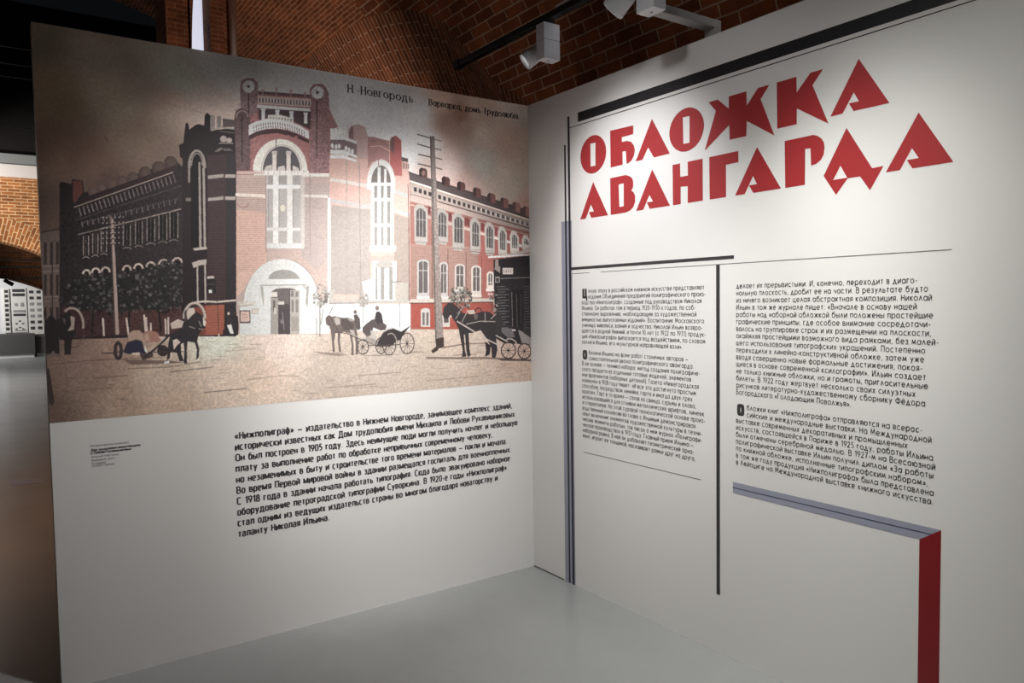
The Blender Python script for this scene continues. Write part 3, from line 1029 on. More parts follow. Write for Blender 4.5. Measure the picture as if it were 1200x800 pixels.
('l',(166,144,129),3.1,[(601,1358),(644,1356)],0.45),
('l',(79,68,61),3.0,[(247,1343),(266,1342)],0.45),
('l',(144,132,122),3.5,[(1203,1423),(1220,1420)],0.45),
('l',(149,129,116),3.0,[(376,1409),(401,1408)],0.45),
('l',(177,153,137),3.1,[(599,1550),(633,1552)],0.45),
('l',(146,132,121),3.7,[(1692,1518),(1733,1519)],0.45),
('l',(127,110,100),4.0,[(2302,1562),(2368,1564)],0.45),
('l',(131,114,102),3.2,[(751,1376),(765,1375)],0.45),
('l',(142,130,120),3.6,[(1460,1441),(1478,1441)],0.45),
('l',(96,82,74),2.9,[(65,1326),(79,1327)],0.45),
('l',(130,113,103),4.0,[(2284,1536),(2318,1536)],0.45),
('l',(163,142,128),3.2,[(641,1338),(677,1338)],0.45),
('l',(101,86,77),2.9,[(179,1478),(195,1478)],0.45),
('l',(124,109,98),4.0,[(2247,1576),(2273,1578)],0.45),
('l',(164,148,136),3.3,[(923,1466),(956,1468)],0.45),
('l',(124,112,102),3.4,[(1088,1614),(1130,1616)],0.45),
('l',(117,102,92),3.3,[(833,1357),(889,1357)],0.45),
('l',(138,124,113),3.3,[(968,1589),(999,1589)],0.45),
('l',(183,158,142),3.0,[(376,1491),(400,1490)],0.45),
('l',(162,141,127),3.2,[(684,1407),(737,1408)],0.45),
('l',(146,133,123),3.5,[(1307,1466),(1328,1466)],0.45),
('l',(105,90,81),2.9,[(82,1364),(94,1365)],0.45),
('l',(184,160,143),3.0,[(369,1562),(392,1564)],0.45),
('l',(116,105,95),3.5,[(1317,1570),(1350,1570)],0.45),
('l',(130,119,110),3.5,[(1228,1407),(1261,1405)],0.45),
('l',(164,142,127),3.1,[(599,1443),(630,1443)],0.45),
('l',(149,130,118),4.1,[(2397,1581),(2480,1583)],0.45),
('l',(144,130,119),3.4,[(1100,1568),(1130,1569)],0.45),
('l',(126,115,106),3.4,[(1069,1429),(1085,1428)],0.45),
('l',(128,116,106),3.5,[(1208,1558),(1257,1561)],0.45),
('l',(176,153,137),3.1,[(519,1539),(533,1540)],0.45),
('l',(148,129,117),4.0,[(2309,1598),(2374,1601)],0.45),
('l',(149,137,127),3.5,[(1290,1416),(1330,1414)],0.45),
('l',(120,105,95),4.1,[(2371,1523),(2417,1523)],0.45),
('l',(194,168,151),3.0,[(331,1518),(375,1519)],0.45),
('l',(144,126,113),3.2,[(760,1370),(802,1371)],0.45),
('l',(142,123,110),3.2,[(725,1590),(746,1589)],0.45),
('l',(139,125,114),3.5,[(1313,1595),(1336,1597)],0.45),
('l',(175,152,136),3.1,[(426,1344),(459,1345)],0.45),
('l',(134,122,112),3.7,[(1603,1477),(1642,1480)],0.45),
('l',(175,152,136),3.1,[(580,1413),(616,1412)],0.45),
('p',(77,66,63),[(-9,1414),(9,1423),(22,1560),(15,1581),(-6,1558)]),
('p',(133,116,109),[(-8,855),(75,838),(54,1375),(-14,1378)]),
('l',(80,69,67),5.7,[(-8,859),(75,838)]),
('p',(78,68,68),[(11,897),(21,897),(17,988),(8,989)]),
('p',(78,68,68),[(33,896),(42,896),(39,988),(29,988)]),
('p',(76,66,66),[(54,895),(64,895),(60,988),(50,988)]),
('p',(76,66,65),[(6,1031),(16,1031),(12,1116),(3,1116)]),
('p',(76,66,65),[(27,1031),(37,1031),(34,1116),(24,1116)]),
('p',(73,63,63),[(49,1031),(58,1031),(55,1116),(45,1116)]),
('p',(71,62,61),[(1,1166),(10,1166),(6,1279),(-4,1279)]),
('p',(71,62,61),[(22,1166),(32,1166),(27,1280),(17,1280)]),
('p',(73,63,62),[(43,1166),(53,1166),(49,1281),(39,1281)]),
('l',(180,161,152),3.5,[(-11,999),(69,991)]),
('l',(179,160,151),3.5,[(-11,1021),(68,1013)]),
('l',(171,153,145),3.5,[(-16,1126),(64,1120)]),
('l',(169,152,143),3.5,[(-16,1144),(63,1138)]),
('l',(62,53,53),3.6,[(40,899),(26,1291)]),
('p',(59,51,53),[(76,653),(82,642),(119,650),(123,628),(161,632),(165,682),(532,511),(560,539),(533,1307),(50,1303)]),
('p',(135,88,82),[(124,635),(158,633),(159,683),(129,728),(123,721)]),
('p',(124,104,99),[(217,675),(216,668),(213,663),(209,658),(204,655),(198,655),(192,656),(187,660),(182,665),(179,671),(178,678),(179,684),(181,690),(185,695),(190,698),(196,698),(202,697),(208,693),(212,688),(215,682)]),
('p',(153,130,122),[(212,672),(212,668),(210,664),(208,662),(205,660),(201,660),(197,660),(194,663),(191,666),(190,669),(189,673),(189,677),(191,681),(193,684),(196,685),(200,686),(204,685),(207,683),(210,680),(211,676)],0.5),
('p',(120,100,96),[(250,658),(249,651),(246,646),(242,641),(237,638),(231,638),(225,639),(219,643),(215,648),(212,654),(211,661),(211,668),(214,674),(218,678),(223,681),(229,681),(235,680),(241,676),(245,671),(248,665)]),
('p',(148,125,118),[(245,655),(245,651),(243,647),(241,645),(238,643),(234,643),(230,643),(227,646),(224,649),(222,652),(222,657),(222,661),(224,664),(226,667),(229,668),(233,669),(237,668),(240,666),(243,663),(244,659)],0.5),
('p',(115,96,91),[(291,640),(291,633),(288,627),(283,622),(277,619),(271,618),(264,620),(258,624),(253,629),(250,636),(249,644),(249,651),(252,657),(257,662),(262,665),(269,666),(276,664),(282,660),(287,655),(290,648)]),
('p',(141,119,112),[(286,637),(286,633),(284,629),(281,626),(278,624),(274,624),(270,625),(266,627),(263,630),(261,635),(260,639),(261,643),(263,647),(265,650),(269,652),(273,652),(277,651),(280,649),(283,646),(285,642)],0.5),
('p',(110,91,87),[(334,622),(333,614),(330,607),(325,602),(318,599),(311,598),(304,600),(297,604),(292,611),(288,618),(287,626),(288,634),(291,641),(296,646),(302,649),(309,650),(317,648),(323,644),(329,638),(332,630)]),
('p',(136,115,108),[(328,619),(327,614),(325,610),(322,607),(319,605),(314,605),(310,606),(306,608),(303,612),(301,617),(300,621),(300,626),(302,630),(305,633),(309,635),(313,636),(317,635),(321,632),(325,628),(327,624)],0.5),
('p',(105,88,84),[(378,602),(378,594),(374,587),(369,582),(363,579),(356,578),(348,580),(341,584),(336,590),(332,598),(331,606),(332,614),(335,621),(340,626),(346,629),(354,630),(361,628),(368,624),(373,618),(377,610)]),
('p',(130,110,103),[(372,599),(372,594),(370,590),(367,587),(363,585),(359,584),(354,585),(350,588),(347,592),(345,596),(344,601),(344,606),(346,610),(349,613),(353,615),(358,616),(362,615),(366,612),(369,608),(371,604)],0.5),
('p',(102,84,80),[(429,575),(428,567),(425,559),(419,553),(412,550),(404,549),(396,552),(389,556),(383,563),(379,571),(378,580),(378,588),(382,596),(387,602),(394,605),(402,606),(410,604),(418,599),(424,592),(428,584)]),
('p',(125,106,100),[(422,572),(422,567),(420,562),(416,559),(412,557),(407,557),(403,558),(398,561),(395,565),(392,570),(391,575),(392,580),(394,585),(397,588),(401,590),(406,590),(411,589),(415,586),(419,582),(421,577)],0.5),
('p',(97,81,77),[(488,549),(487,540),(483,532),(477,526),(469,522),(461,522),(452,524),(444,529),(438,536),(433,545),(432,554),(433,564),(436,572),(442,578),(450,582),(459,582),(467,580),(475,575),(482,568),(486,559)]),
('p',(120,101,95),[(480,546),(480,541),(477,536),(474,532),(469,530),(464,530),(459,531),(454,534),(450,538),(447,544),(446,549),(447,555),(449,560),(453,563),(457,566),(463,566),(468,565),(473,562),(477,557),(479,552)],0.5),
('p',(95,79,75),[(539,522),(538,513),(534,505),(528,498),(520,495),(511,494),(502,497),(494,502),(488,509),(483,518),(482,527),(483,537),(486,545),(492,551),(500,554),(509,555),(518,553),(526,548),(533,541),(537,532)]),
('p',(116,98,92),[(531,519),(530,513),(528,508),(524,505),(520,503),(514,502),(509,504),(504,507),(500,511),(498,516),(497,522),(497,528),(500,533),(503,536),(508,538),(513,539),(518,537),(523,534),(527,530),(530,525)],0.5),
('p',(67,53,54),[(125,735),(168,700),(531,534),(538,557),(128,746)]),
('l',(210,191,180),4.1,[(126,746),(519,566)]),
('l',(184,169,164),4.3,[(144,749),(150,781)]),
('l',(181,167,161),4.3,[(159,742),(166,774)]),
('l',(178,164,158),4.4,[(174,735),(182,767)]),
('l',(176,161,156),4.4,[(190,728),(197,760)]),
('l',(172,158,153),4.4,[(206,721),(213,753)]),
('l',(170,156,151),4.4,[(221,714),(229,746)]),
('l',(166,153,148),4.4,[(237,706),(245,739)]),
('l',(163,150,145),4.4,[(253,699),(261,732)]),
('l',(161,148,143),4.4,[(269,692),(277,724)]),
('l',(159,145,141),4.4,[(285,684),(293,717)]),
('l',(156,143,139),4.5,[(302,677),(309,710)]),
('l',(154,141,137),4.5,[(318,669),(325,702)]),
('l',(152,140,135),4.5,[(334,662),(342,695)]),
('l',(150,138,133),4.5,[(351,654),(358,687)]),
('l',(148,136,131),4.5,[(367,647),(375,680)]),
('l',(146,134,130),4.5,[(384,639),(392,672)]),
('l',(144,132,127),4.5,[(401,632),(408,665)]),
('l',(142,130,126),4.5,[(417,624),(425,657)]),
('l',(140,129,124),4.6,[(434,616),(442,649)]),
('l',(138,127,123),4.6,[(451,608),(459,642)]),
('l',(137,125,121),4.6,[(468,601),(476,634)]),
('l',(135,124,120),4.6,[(486,593),(494,626)]),
('l',(134,123,119),4.6,[(503,585),(511,618)]),
('l',(132,122,118),4.6,[(520,577),(528,610)]),
('l',(95,84,82),3.7,[(132,799),(550,624)]),
('l',(189,173,165),4.0,[(151,806),(153,827)],0.75),
('l',(155,142,138),3.6,[(157,813),(164,801)],0.6),
('l',(185,169,161),4.0,[(171,799),(174,820)],0.75),
('l',(152,139,135),3.6,[(177,806),(184,795)],0.6),
('l',(180,165,158),4.0,[(192,792),(194,814)],0.75),
('l',(148,135,131),3.7,[(198,799),(205,788)],0.6),
('l',(177,162,154),4.0,[(213,785),(215,807)],0.75),
('l',(145,132,129),3.7,[(219,792),(226,781)],0.6),
('l',(173,158,151),4.0,[(234,778),(236,800)],0.75),
('l',(142,129,126),3.7,[(240,785),(247,774)],0.6),
('l',(170,155,148),4.1,[(255,771),(258,793)],0.75),
('l',(139,127,123),3.7,[(261,778),(268,767)],0.6),
('l',(166,152,145),4.1,[(276,764),(279,786)],0.75),
('l',(136,124,120),3.7,[(283,771),(290,760)],0.6),
('l',(163,149,142),4.1,[(298,757),(300,779)],0.75),
('l',(133,122,118),3.7,[(304,764),(311,753)],0.6),
('l',(159,146,139),4.1,[(320,750),(322,772)],0.75),
('l',(130,119,116),3.7,[(326,757),(333,745)],0.6),
('l',(157,143,136),4.1,[(341,743),(344,765)],0.75),
('l',(128,117,114),3.7,[(348,750),(355,738)],0.6),
('l',(154,141,134),4.1,[(363,735),(366,758)],0.75),
('l',(125,115,111),3.8,[(370,743),(377,731)],0.6),
('l',(151,138,132),4.1,[(385,728),(388,751)],0.75),
('l',(123,113,109),3.8,[(392,735),(399,724)],0.6),
('l',(149,136,129),4.2,[(408,721),(410,743)],0.75),
('l',(121,110,107),3.8,[(414,728),(422,716)],0.6),
('l',(146,134,127),4.2,[(430,713),(433,736)],0.75),
('l',(119,109,106),3.8,[(437,721),(444,709)],0.6),
('l',(144,132,125),4.2,[(453,706),(455,729)],0.75),
('l',(117,107,104),3.8,[(459,713),(467,701)],0.6),
('l',(142,130,123),4.2,[(475,698),(478,721)],0.75),
('l',(115,105,102),3.8,[(482,706),(490,694)],0.6),
('l',(140,128,122),4.2,[(498,691),(501,714)],0.75),
('l',(114,104,101),3.8,[(505,698),(513,686)],0.6),
('l',(137,126,120),4.2,[(522,683),(524,706)],0.75),
('l',(112,102,99),3.9,[(528,690),(536,678)],0.6),
('l',(164,151,144),4.9,[(136,860),(546,729)]),
('p',(44,39,41),[(155,867),(174,866),(171,946),(152,946)]),
('l',(201,185,176),3.6,[(155,867),(152,946)]),
('l',(197,182,173),3.6,[(174,866),(171,946)]),
('l',(122,112,109),2.5,[(164,866),(161,946)]),
('l',(177,164,158),3.6,[(173,960),(172,959),(171,957),(169,956),(167,955),(165,954),(163,954),(161,953),(159,954),(157,954),(155,955),(153,956),(151,958),(150,959),(149,961)]),
('p',(42,37,39),[(190,855),(210,854),(206,938),(187,938)]),
('l',(193,179,170),3.6,[(190,855),(187,938)]),
('l',(190,175,167),3.7,[(210,854),(206,938)]),
('l',(118,108,105),2.6,[(200,854),(197,938)]),
('l',(172,159,153),3.7,[(208,952),(207,951),(206,949),(205,948),(203,947),(201,946),(199,945),(196,945),(194,946),(192,946),(190,947),(188,948),(186,949),(185,951),(184,953)]),
('p',(41,36,38),[(223,842),(243,841),(239,930),(220,930)]),
('l',(188,174,165),3.7,[(223,842),(220,930)]),
('l',(185,171,162),3.7,[(243,841),(239,930)]),
('l',(114,104,102),2.6,[(233,842),(229,930)]),
('l',(167,154,148),3.7,[(241,944),(240,942),(239,941),(238,940),(236,939),(234,938),(231,937),(229,937),(227,937),(225,938),(223,939),(221,940),(219,941),(218,943),(217,945)]),
('p',(37,33,35),[(310,813),(337,811),(333,901),(306,902)]),
('l',(175,162,154),3.7,[(310,813),(306,902)]),
('l',(171,158,150),3.7,[(337,811),(333,901)]),
('l',(105,97,94),2.6,[(323,812),(320,901)]),
('l',(156,144,138),3.7,[(335,916),(334,914),(332,912),(330,911),(328,910),(325,909),(323,909),(320,909),(317,909),(314,910),(311,911),(309,912),(307,913),(305,915),(304,917)]),
('p',(36,31,33),[(358,796),(385,794),(381,892),(354,893)]),
('l',(168,156,148),3.8,[(358,796),(354,893)]),
('l',(165,152,145),3.8,[(385,794),(381,892)]),
('l',(101,93,91),2.6,[(371,795),(368,892)]),
('l',(150,139,133),3.8,[(383,907),(382,905),(380,904),(378,902),(376,901),(373,900),(370,900),(367,900),(364,900),(362,901),(359,902),(356,903),(354,904),(352,906),(351,908)]),
('p',(35,30,32),[(405,778),(436,777),(432,879),(401,880)]),
('l',(162,150,143),3.8,[(405,778),(401,880)]),
('l',(159,147,140),3.8,[(436,777),(432,879)]),
('l',(98,90,87),2.7,[(420,777),(416,880)]),
('l',(146,134,129),3.8,[(434,894),(433,892),(431,891),(428,889),(426,888),(423,888),(419,887),(416,887),(413,887),(410,888),(407,889),(404,890),(401,892),(399,893),(398,895)]),
('p',(34,30,32),[(454,760),(486,759),(482,870),(450,871)]),
('l',(157,145,138),3.8,[(454,760),(450,871)]),
('l',(155,143,136),3.8,[(486,759),(482,870)]),
('l',(95,87,85),2.7,[(470,760),(466,870)]),
('l',(142,131,126),3.8,[(484,885),(482,883),(480,881),(478,880),(475,879),(472,878),(469,878),(466,878),(462,878),(459,879),(456,880),(453,881),(450,882),(449,884),(447,886)]),
('p',(33,29,31),[(500,746),(533,745),(529,860),(496,861)]),
('l',(153,142,135),3.8,[(500,746),(496,861)]),
('l',(151,140,133),3.9,[(533,745),(529,860)]),
('l',(92,85,83),2.7,[(516,746),(512,861)]),
('l',(138,128,123),3.9,[(530,876),(529,874),(527,872),(525,871),(522,870),(519,869),(516,869),(512,869),(509,869),(505,870),(502,870),(499,872),(497,873),(495,875),(493,877)]),
('p',(48,42,44),[(151,1015),(170,1015),(166,1110),(147,1110)]),
('l',(241,224,213),8.0,[(174,1028),(173,1024),(172,1020),(171,1016),(169,1013),(166,1011),(164,1010),(161,1010),(158,1010),(155,1012),(153,1014),(150,1017),(149,1020),(147,1024),(147,1028)]),
('p',(143,127,120),[(149,1030),(152,1030),(149,1102),(146,1102)],0.6),
('p',(47,40,43),[(186,1008),(207,1007),(203,1103),(182,1103)]),
('l',(237,217,207),8.0,[(210,1020),(210,1016),(209,1012),(207,1009),(205,1006),(202,1004),(199,1002),(196,1002),(193,1002),(190,1004),(187,1006),(185,1009),(183,1012),(182,1016),(181,1020)]),
('p',(139,124,117),[(183,1022),(187,1022),(184,1095),(181,1095)],0.6),
('p',(45,39,41),[(222,1003),(244,1003),(241,1099),(219,1099)]),
('l',(231,212,201),8.1,[(248,1016),(248,1012),(247,1008),(245,1004),(243,1002),(240,999),(237,998),(233,998),(230,998),(227,1000),(224,1002),(222,1005),(219,1008),(218,1012),(217,1016)]),
('p',(135,120,114),[(220,1018),(224,1018),(221,1092),(217,1092)],0.6),
('p',(43,37,39),[(306,995),(327,995),(324,1092),(302,1092)]),
('l',(217,199,190),8.2,[(331,1008),(331,1003),(330,999),(328,996),(326,993),(323,991),(320,989),(317,989),(313,990),(310,991),(307,993),(305,996),(303,1000),(301,1004),(301,1008)]),
('p',(128,114,108),[(303,1010),(307,1010),(304,1084),(300,1084)],0.6),
('p',(41,36,38),[(351,987),(374,986),(371,1084),(347,1084)]),
('l',(211,194,184),8.3,[(379,999),(378,995),(377,991),(375,988),(373,985),(370,983),(366,981),(363,981),(359,981),(356,983),(353,985),(350,988),(348,992),(346,996),(345,1000)]),
('p',(124,110,104),[(348,1002),(352,1002),(349,1077),(345,1077)],0.6),
('p',(40,35,37),[(400,978),(425,978),(422,1077),(397,1077)]),
('l',(204,188,179),8.3,[(430,991),(430,987),(428,983),(426,979),(423,976),(420,974),(417,973),(413,972),(409,973),(406,974),(402,977),(400,980),(397,983),(396,987),(395,992)]),
('p',(120,107,101),[(398,993),(402,993),(399,1069),(395,1069)],0.6),
('p',(40,34,36),[(452,966),(480,965),(476,1065),(449,1065)]),
('l',(199,183,174),8.4,[(485,979),(484,974),(483,970),(480,967),(477,964),(474,962),(470,960),(466,960),(462,961),(458,962),(455,964),(451,967),(449,971),(447,975),(446,979)]),
('p',(117,104,98),[(450,981),(454,981),(451,1058),(447,1058)],0.6),
('p',(40,35,36),[(510,957),(537,957),(534,1057),(506,1057)]),
('l',(194,179,171),8.5,[(543,970),(542,966),(540,962),(538,958),(535,955),(532,953),(528,951),(524,951),(519,952),(515,953),(512,955),(509,959),(506,962),(504,966),(503,971)]),
('p',(114,102,96),[(507,973),(511,973),(509,1050),(504,1050)],0.6),
('p',(89,63,62),[(62,1159),(582,1167),(577,1304),(57,1285)]),
('p',(80,58,59),[(62,1167),(280,1162),(275,1293),(57,1296)]),
('l',(213,196,185),5.5,[(134,1168),(263,1164)]),
('l',(188,173,164),4.6,[(270,1162),(590,1155)]),
('n',[(78,756),(558,578),(533,1307),(57,1296)],'f',0.07),
('p',(50,48,49),[(72,1131),(103,1073),(148,1037),(235,1044),(319,1028),(416,989),(512,980),(587,1026),(630,1073),(605,1136),(531,1158),(451,1188),(364,1179),(279,1192),(181,1176),(111,1182)]),
('v',[(40,39,40),(60,59,59),(87,86,85),(50,47,46),(115,111,108)],[(57,1138),(90,1070),(139,1030),(252,1029),(388,990),(459,966),(548,980),(631,1025),(648,1096),(604,1151),(530,1174),(450,1203),(346,1194),(262,1199),(165,1190),(98,1189)],900,8.3,0.9),
('l',(44,39,40),7.5,[(320,1178),(309,1291)]),
('l',(42,37,38),7.6,[(437,1180),(444,1280)]),
('l',(41,37,38),7.8,[(535,1154),(543,1233)]),
('l',(48,43,44),7.3,[(181,1176),(171,1278)]),
('l',(241,230,219),7.3,[(215,1217),(216,1291)]),
('l',(237,218,208),7.5,[(306,1219),(312,1294)]),
('l',(228,211,201),7.6,[(377,1206),(381,1286)]),
('l',(229,211,201),7.6,[(385,1217),(386,1286)]),
('l',(222,205,196),7.7,[(464,1227),(463,1292)]),
('l',(221,204,195),7.7,[(476,1219),(474,1293)]),
('l',(227,210,200),7.6,[(403,1244),(402,1279)]),
('p',(204,180,171),[(261,782),(271,781),(275,1289),(260,1289)]),
('l',(121,101,97),3.3,[(261,786),(261,1289)]),
('l',(51,44,44),3.7,[(227,791),(314,779)]),
('p',(195,182,173),[(235,785),(235,784),(234,783),(234,782),(233,781),(232,781),(231,781),(230,782),(229,783),(229,784),(229,785),(229,787),(229,788),(230,789),(231,789),(232,789),(232,789),(233,788),(234,787),(234,786)]),
('p',(192,179,171),[(250,784),(250,782),(250,781),(249,780),(248,780),(247,780),(246,780),(246,781),(245,781),(244,783),(244,784),(244,785),(245,786),(245,787),(246,788),(247,788),(248,787),(249,787),(249,786),(250,785)]),
('p',(189,176,168),[(266,782),(265,781),(265,780),(264,779),(264,778),(263,778),(262,778),(261,779),(260,780),(260,781),(260,782),(260,784),(260,785),(261,786),(262,786),(262,786),(263,786),(264,785),(265,784),(265,783)]),
('p',(186,173,165),[(281,780),(281,779),(281,778),(280,777),(279,777),(278,777),(277,777),(276,777),(276,778),(275,780),(275,781),(275,782),(276,783),(276,784),(277,785),(278,785),(279,784),(280,784),(280,783),(281,782)]),
('p',(183,171,162),[(297,779),(297,778),(296,777),(296,776),(295,775),(294,775),(293,775),(292,776),(291,777),(291,778),(291,779),(291,780),(291,782),(292,782),(293,783),(294,783),(295,783),(295,782),(296,781),(297,780)]),
('p',(180,168,160),[(312,777),(312,776),(312,775),(311,774),(311,774),(310,773),(309,774),(308,774),(307,775),(307,776),(306,778),(307,779),(307,780),(308,781),(308,781),(309,782),(310,781),(311,781),(312,780),(312,779)]),
('l',(51,43,44),3.7,[(226,813),(314,801)]),
('p',(193,180,172),[(234,807),(234,806),(233,805),(233,804),(232,803),(231,803),(230,803),(229,804),(229,805),(228,806),(228,807),(228,809),(228,810),(229,811),(230,811),(231,811),(232,811),(232,810),(233,809),(234,808)]),
('p',(191,178,169),[(249,806),(249,804),(249,803),(248,802),(247,802),(246,802),(246,802),(245,803),(244,803),(244,805),(243,806),(243,807),(244,808),(244,809),(245,810),(246,810),(247,810),(248,809),(249,808),(249,807)]),
('p',(188,175,167),[(265,804),(265,803),(264,802),(264,801),(263,800),(262,800),(261,800),(260,801),(259,802),(259,803),(259,804),(259,806),(259,807),(260,808),(261,808),(262,808),(263,808),(263,807),(264,807),(265,805)]),
('p',(185,172,164),[(280,803),(280,801),(280,800),(279,799),(278,799),(277,799),(277,799),(276,800),(275,800),(275,802),(274,803),(274,804),(275,805),(275,806),(276,807),(277,807),(278,807),(279,806),(280,805),(280,804)]),
('p',(182,170,162),[(296,801),(296,800),(295,799),(295,798),(294,797),(293,797),(292,797),(291,798),(291,799),(290,800),(290,801),(290,803),(290,804),(291,805),(292,805),(293,805),(294,805),(295,804),(295,804),(296,802)]),
('p',(179,167,159),[(312,800),(312,798),(311,797),(311,796),(310,796),(309,796),(308,796),(307,797),(306,797),(306,799),(306,800),(306,801),(306,802),(307,803),(308,804),(308,804),(309,804),(310,803),(311,802),(311,801)]),
('l',(50,43,44),3.7,[(225,835),(313,824)]),
('p',(192,179,171),[(233,829),(233,828),(233,827),(232,826),(231,825),(230,825),(229,825),(228,826),(228,827),(227,828),(227,829),(227,831),(228,832),(228,832),(229,833),(230,833),(231,833),(232,832),(232,831),(233,830)]),
('p',(189,176,168),[(248,828),(248,826),(248,825),(247,824),(247,824),(246,824),(245,824),(244,825),(243,825),(243,827),(242,828),(243,829),(243,830),(244,831),(244,832),(245,832),(246,832),(247,831),(248,830),(248,829)]),
('p',(186,174,166),[(264,826),(264,825),(263,824),(263,823),(262,822),(261,822),(260,823),(259,823),(259,824),(258,825),(258,826),(258,828),(258,829),(259,830),(260,830),(261,830),(262,830),(263,830),(263,829),(264,827)]),
('p',(184,171,163),[(279,825),(279,824),(279,822),(278,822),(278,821),(277,821),(276,821),(275,822),(274,823),(274,824),(273,825),(274,826),(274,827),(275,828),(275,829),(276,829),(277,829),(278,828),(279,827),(279,826)]),
('p',(181,169,161),[(295,823),(295,822),(295,821),(294,820),(293,820),(292,819),(291,820),(290,820),(290,821),(289,822),(289,824),(289,825),(290,826),(290,827),(291,827),(292,828),(293,827),(294,827),(294,826),(295,825)]),
('p',(178,167,159),[(311,822),(311,821),(310,820),(310,819),(309,818),(308,818),(307,818),(306,819),(305,820),(305,821),(305,822),(305,823),(305,825),(306,825),(307,826),(308,826),(309,826),(309,825),(310,824),(311,823)]),
('l',(50,43,44),3.7,[(224,857),(312,846)]),
('p',(191,178,170),[(232,851),(232,850),(232,849),(231,848),(230,847),(229,847),(228,847),(228,848),(227,849),(226,850),(226,851),(226,852),(227,854),(227,854),(228,855),(229,855),(230,855),(231,854),(232,853),(232,852)]),
('p',(188,175,167),[(248,850),(247,848),(247,847),(246,846),(246,846),(245,846),(244,846),(243,847),(242,848),(242,849),(242,850),(242,851),(242,852),(243,853),(244,854),(244,854),(245,854),(246,853),(247,852),(247,851)]),
('p',(185,173,165),[(263,848),(263,847),(263,846),(262,845),(261,845),(260,844),(259,845),(258,845),(258,846),(257,847),(257,849),(257,850),(258,851),(258,852),(259,852),(260,852),(261,852),(262,852),(262,851),(263,850)]),
('p',(183,171,163),[(279,847),(279,846),(278,845),(277,844),(277,843),(276,843),(275,843),(274,844),(273,845),(273,846),(273,847),(273,848),(273,850),(274,850),(275,851),(275,851),(276,851),(277,850),(278,849),(278,848)]),
('p',(180,168,160),[(294,846),(294,844),(294,843),(293,842),(292,842),(291,842),(290,842),(290,842),(289,843),(288,845),(288,846),(288,847),(289,848),(289,849),(290,850),(291,850),(292,850),(293,849),(294,848),(294,847)]),
('p',(178,166,158),[(310,844),(310,843),(310,842),(309,841),(308,840),(307,840),(306,840),(305,841),(305,842),(304,843),(304,844),(304,846),(304,847),(305,848),(306,848),(307,848),(308,848),(309,848),(309,847),(310,845)]),
('l',(50,43,43),3.7,[(223,879),(311,868)]),
('p',(190,177,169),[(231,873),(231,872),(231,871),(230,870),(229,869),(229,869),(228,869),(227,870),(226,871),(226,872),(225,873),(226,874),(226,876),(227,876),(227,877),(228,877),(229,877),(230,876),(231,875),(231,874)]),
('p',(187,175,166),[(247,872),(247,870),(246,869),(246,868),(245,868),(244,868),(243,868),(242,869),(241,870),(241,871),(241,872),(241,873),(241,874),(242,875),(243,876),(244,876),(245,876),(245,875),(246,874),(247,873)]),
('p',(185,172,164),[(262,870),(262,869),(262,868),(261,867),(260,867),(259,866),(258,867),(258,867),(257,868),(256,869),(256,871),(256,872),(257,873),(257,874),(258,874),(259,875),(260,874),(261,874),(262,873),(262,872)]),
('p',(182,170,162),[(278,869),(278,868),(277,867),(277,866),(276,865),(275,865),(274,865),(273,866),(272,867),(272,868),(272,869),(272,871),(272,872),(273,873),(274,873),(275,873),(276,873),(276,872),(277,872),(278,870)]),
('p',(180,168,160),[(293,868),(293,867),(293,865),(292,865),(291,864),(291,864),(290,864),(289,865),(288,866),(288,867),(287,868),(288,869),(288,870),(289,871),(289,872),(290,872),(291,872),(292,871),(293,870),(293,869)]),
('p',(177,165,158),[(309,866),(309,865),(309,864),(308,863),(307,863),(306,862),(305,863),(304,863),(304,864),(303,865),(303,867),(303,868),(304,869),(304,870),(305,871),(306,871),(307,870),(308,870),(308,869),(309,868)]),
('l',(50,42,43),3.7,[(222,901),(310,891)]),
('p',(189,176,168),[(230,895),(230,894),(230,893),(229,892),(229,891),(228,891),(227,891),(226,892),(225,893),(225,894),(225,895),(225,896),(225,898),(226,898),(227,899),(227,899),(228,899),(229,898),(230,897),(230,896)]),
('p',(187,174,166),[(246,894),(246,893),(245,891),(245,891),(244,890),(243,890),(242,890),(241,891),(241,892),(240,893),(240,894),(240,895),(240,896),(241,897),(242,898),(243,898),(244,898),(245,897),(245,896),(246,895)]),
('p',(184,172,164),[(261,893),(261,891),(261,890),(260,889),(259,889),(259,889),(258,889),(257,889),(256,890),(256,891),(255,893),(256,894),(256,895),(257,896),(257,897),(258,897),(259,896),(260,896),(261,895),(261,894)]),
('p',(182,169,161),[(277,891),(277,890),(276,889),(276,888),(275,887),(274,887),(273,888),(272,888),(272,889),(271,890),(271,891),(271,893),(271,894),(272,895),(273,895),(274,895),(275,895),(276,895),(276,894),(277,893)]),
('p',(179,167,159),[(293,890),(292,889),(292,888),(291,887),(291,886),(290,886),(289,886),(288,887),(287,888),(287,889),(287,890),(287,891),(287,893),(288,893),(289,894),(289,894),(290,894),(291,893),(292,892),(292,891)]),
('p',(177,165,157),[(308,889),(308,888),(308,886),(307,886),(306,885),(305,885),(305,885),(304,886),(303,887),(302,888),(302,889),(302,890),(303,891),(303,892),(304,893),(305,893),(306,893),(307,892),(308,891),(308,890)]),
('p',(52,43,46),[(533,1307),(561,501),(551,494),(549,441),(567,431),(579,346),(585,335),(592,344),(595,367),(621,344),(636,337),(660,340),(664,293),(675,281),(688,290),(688,360),(792,336),(804,334),(771,1316)]),
('p',(174,160,157),[(688,290),(709,289),(707,354),(686,360)]),
('p',(157,145,143),[(717,290),(736,289),(736,342),(716,348)]),
('p',(108,97,95),[(743,298),(797,299),(796,331),(742,338)]),
('l',(196,185,179),7.2,[(692,359),(734,341),(792,340)]),
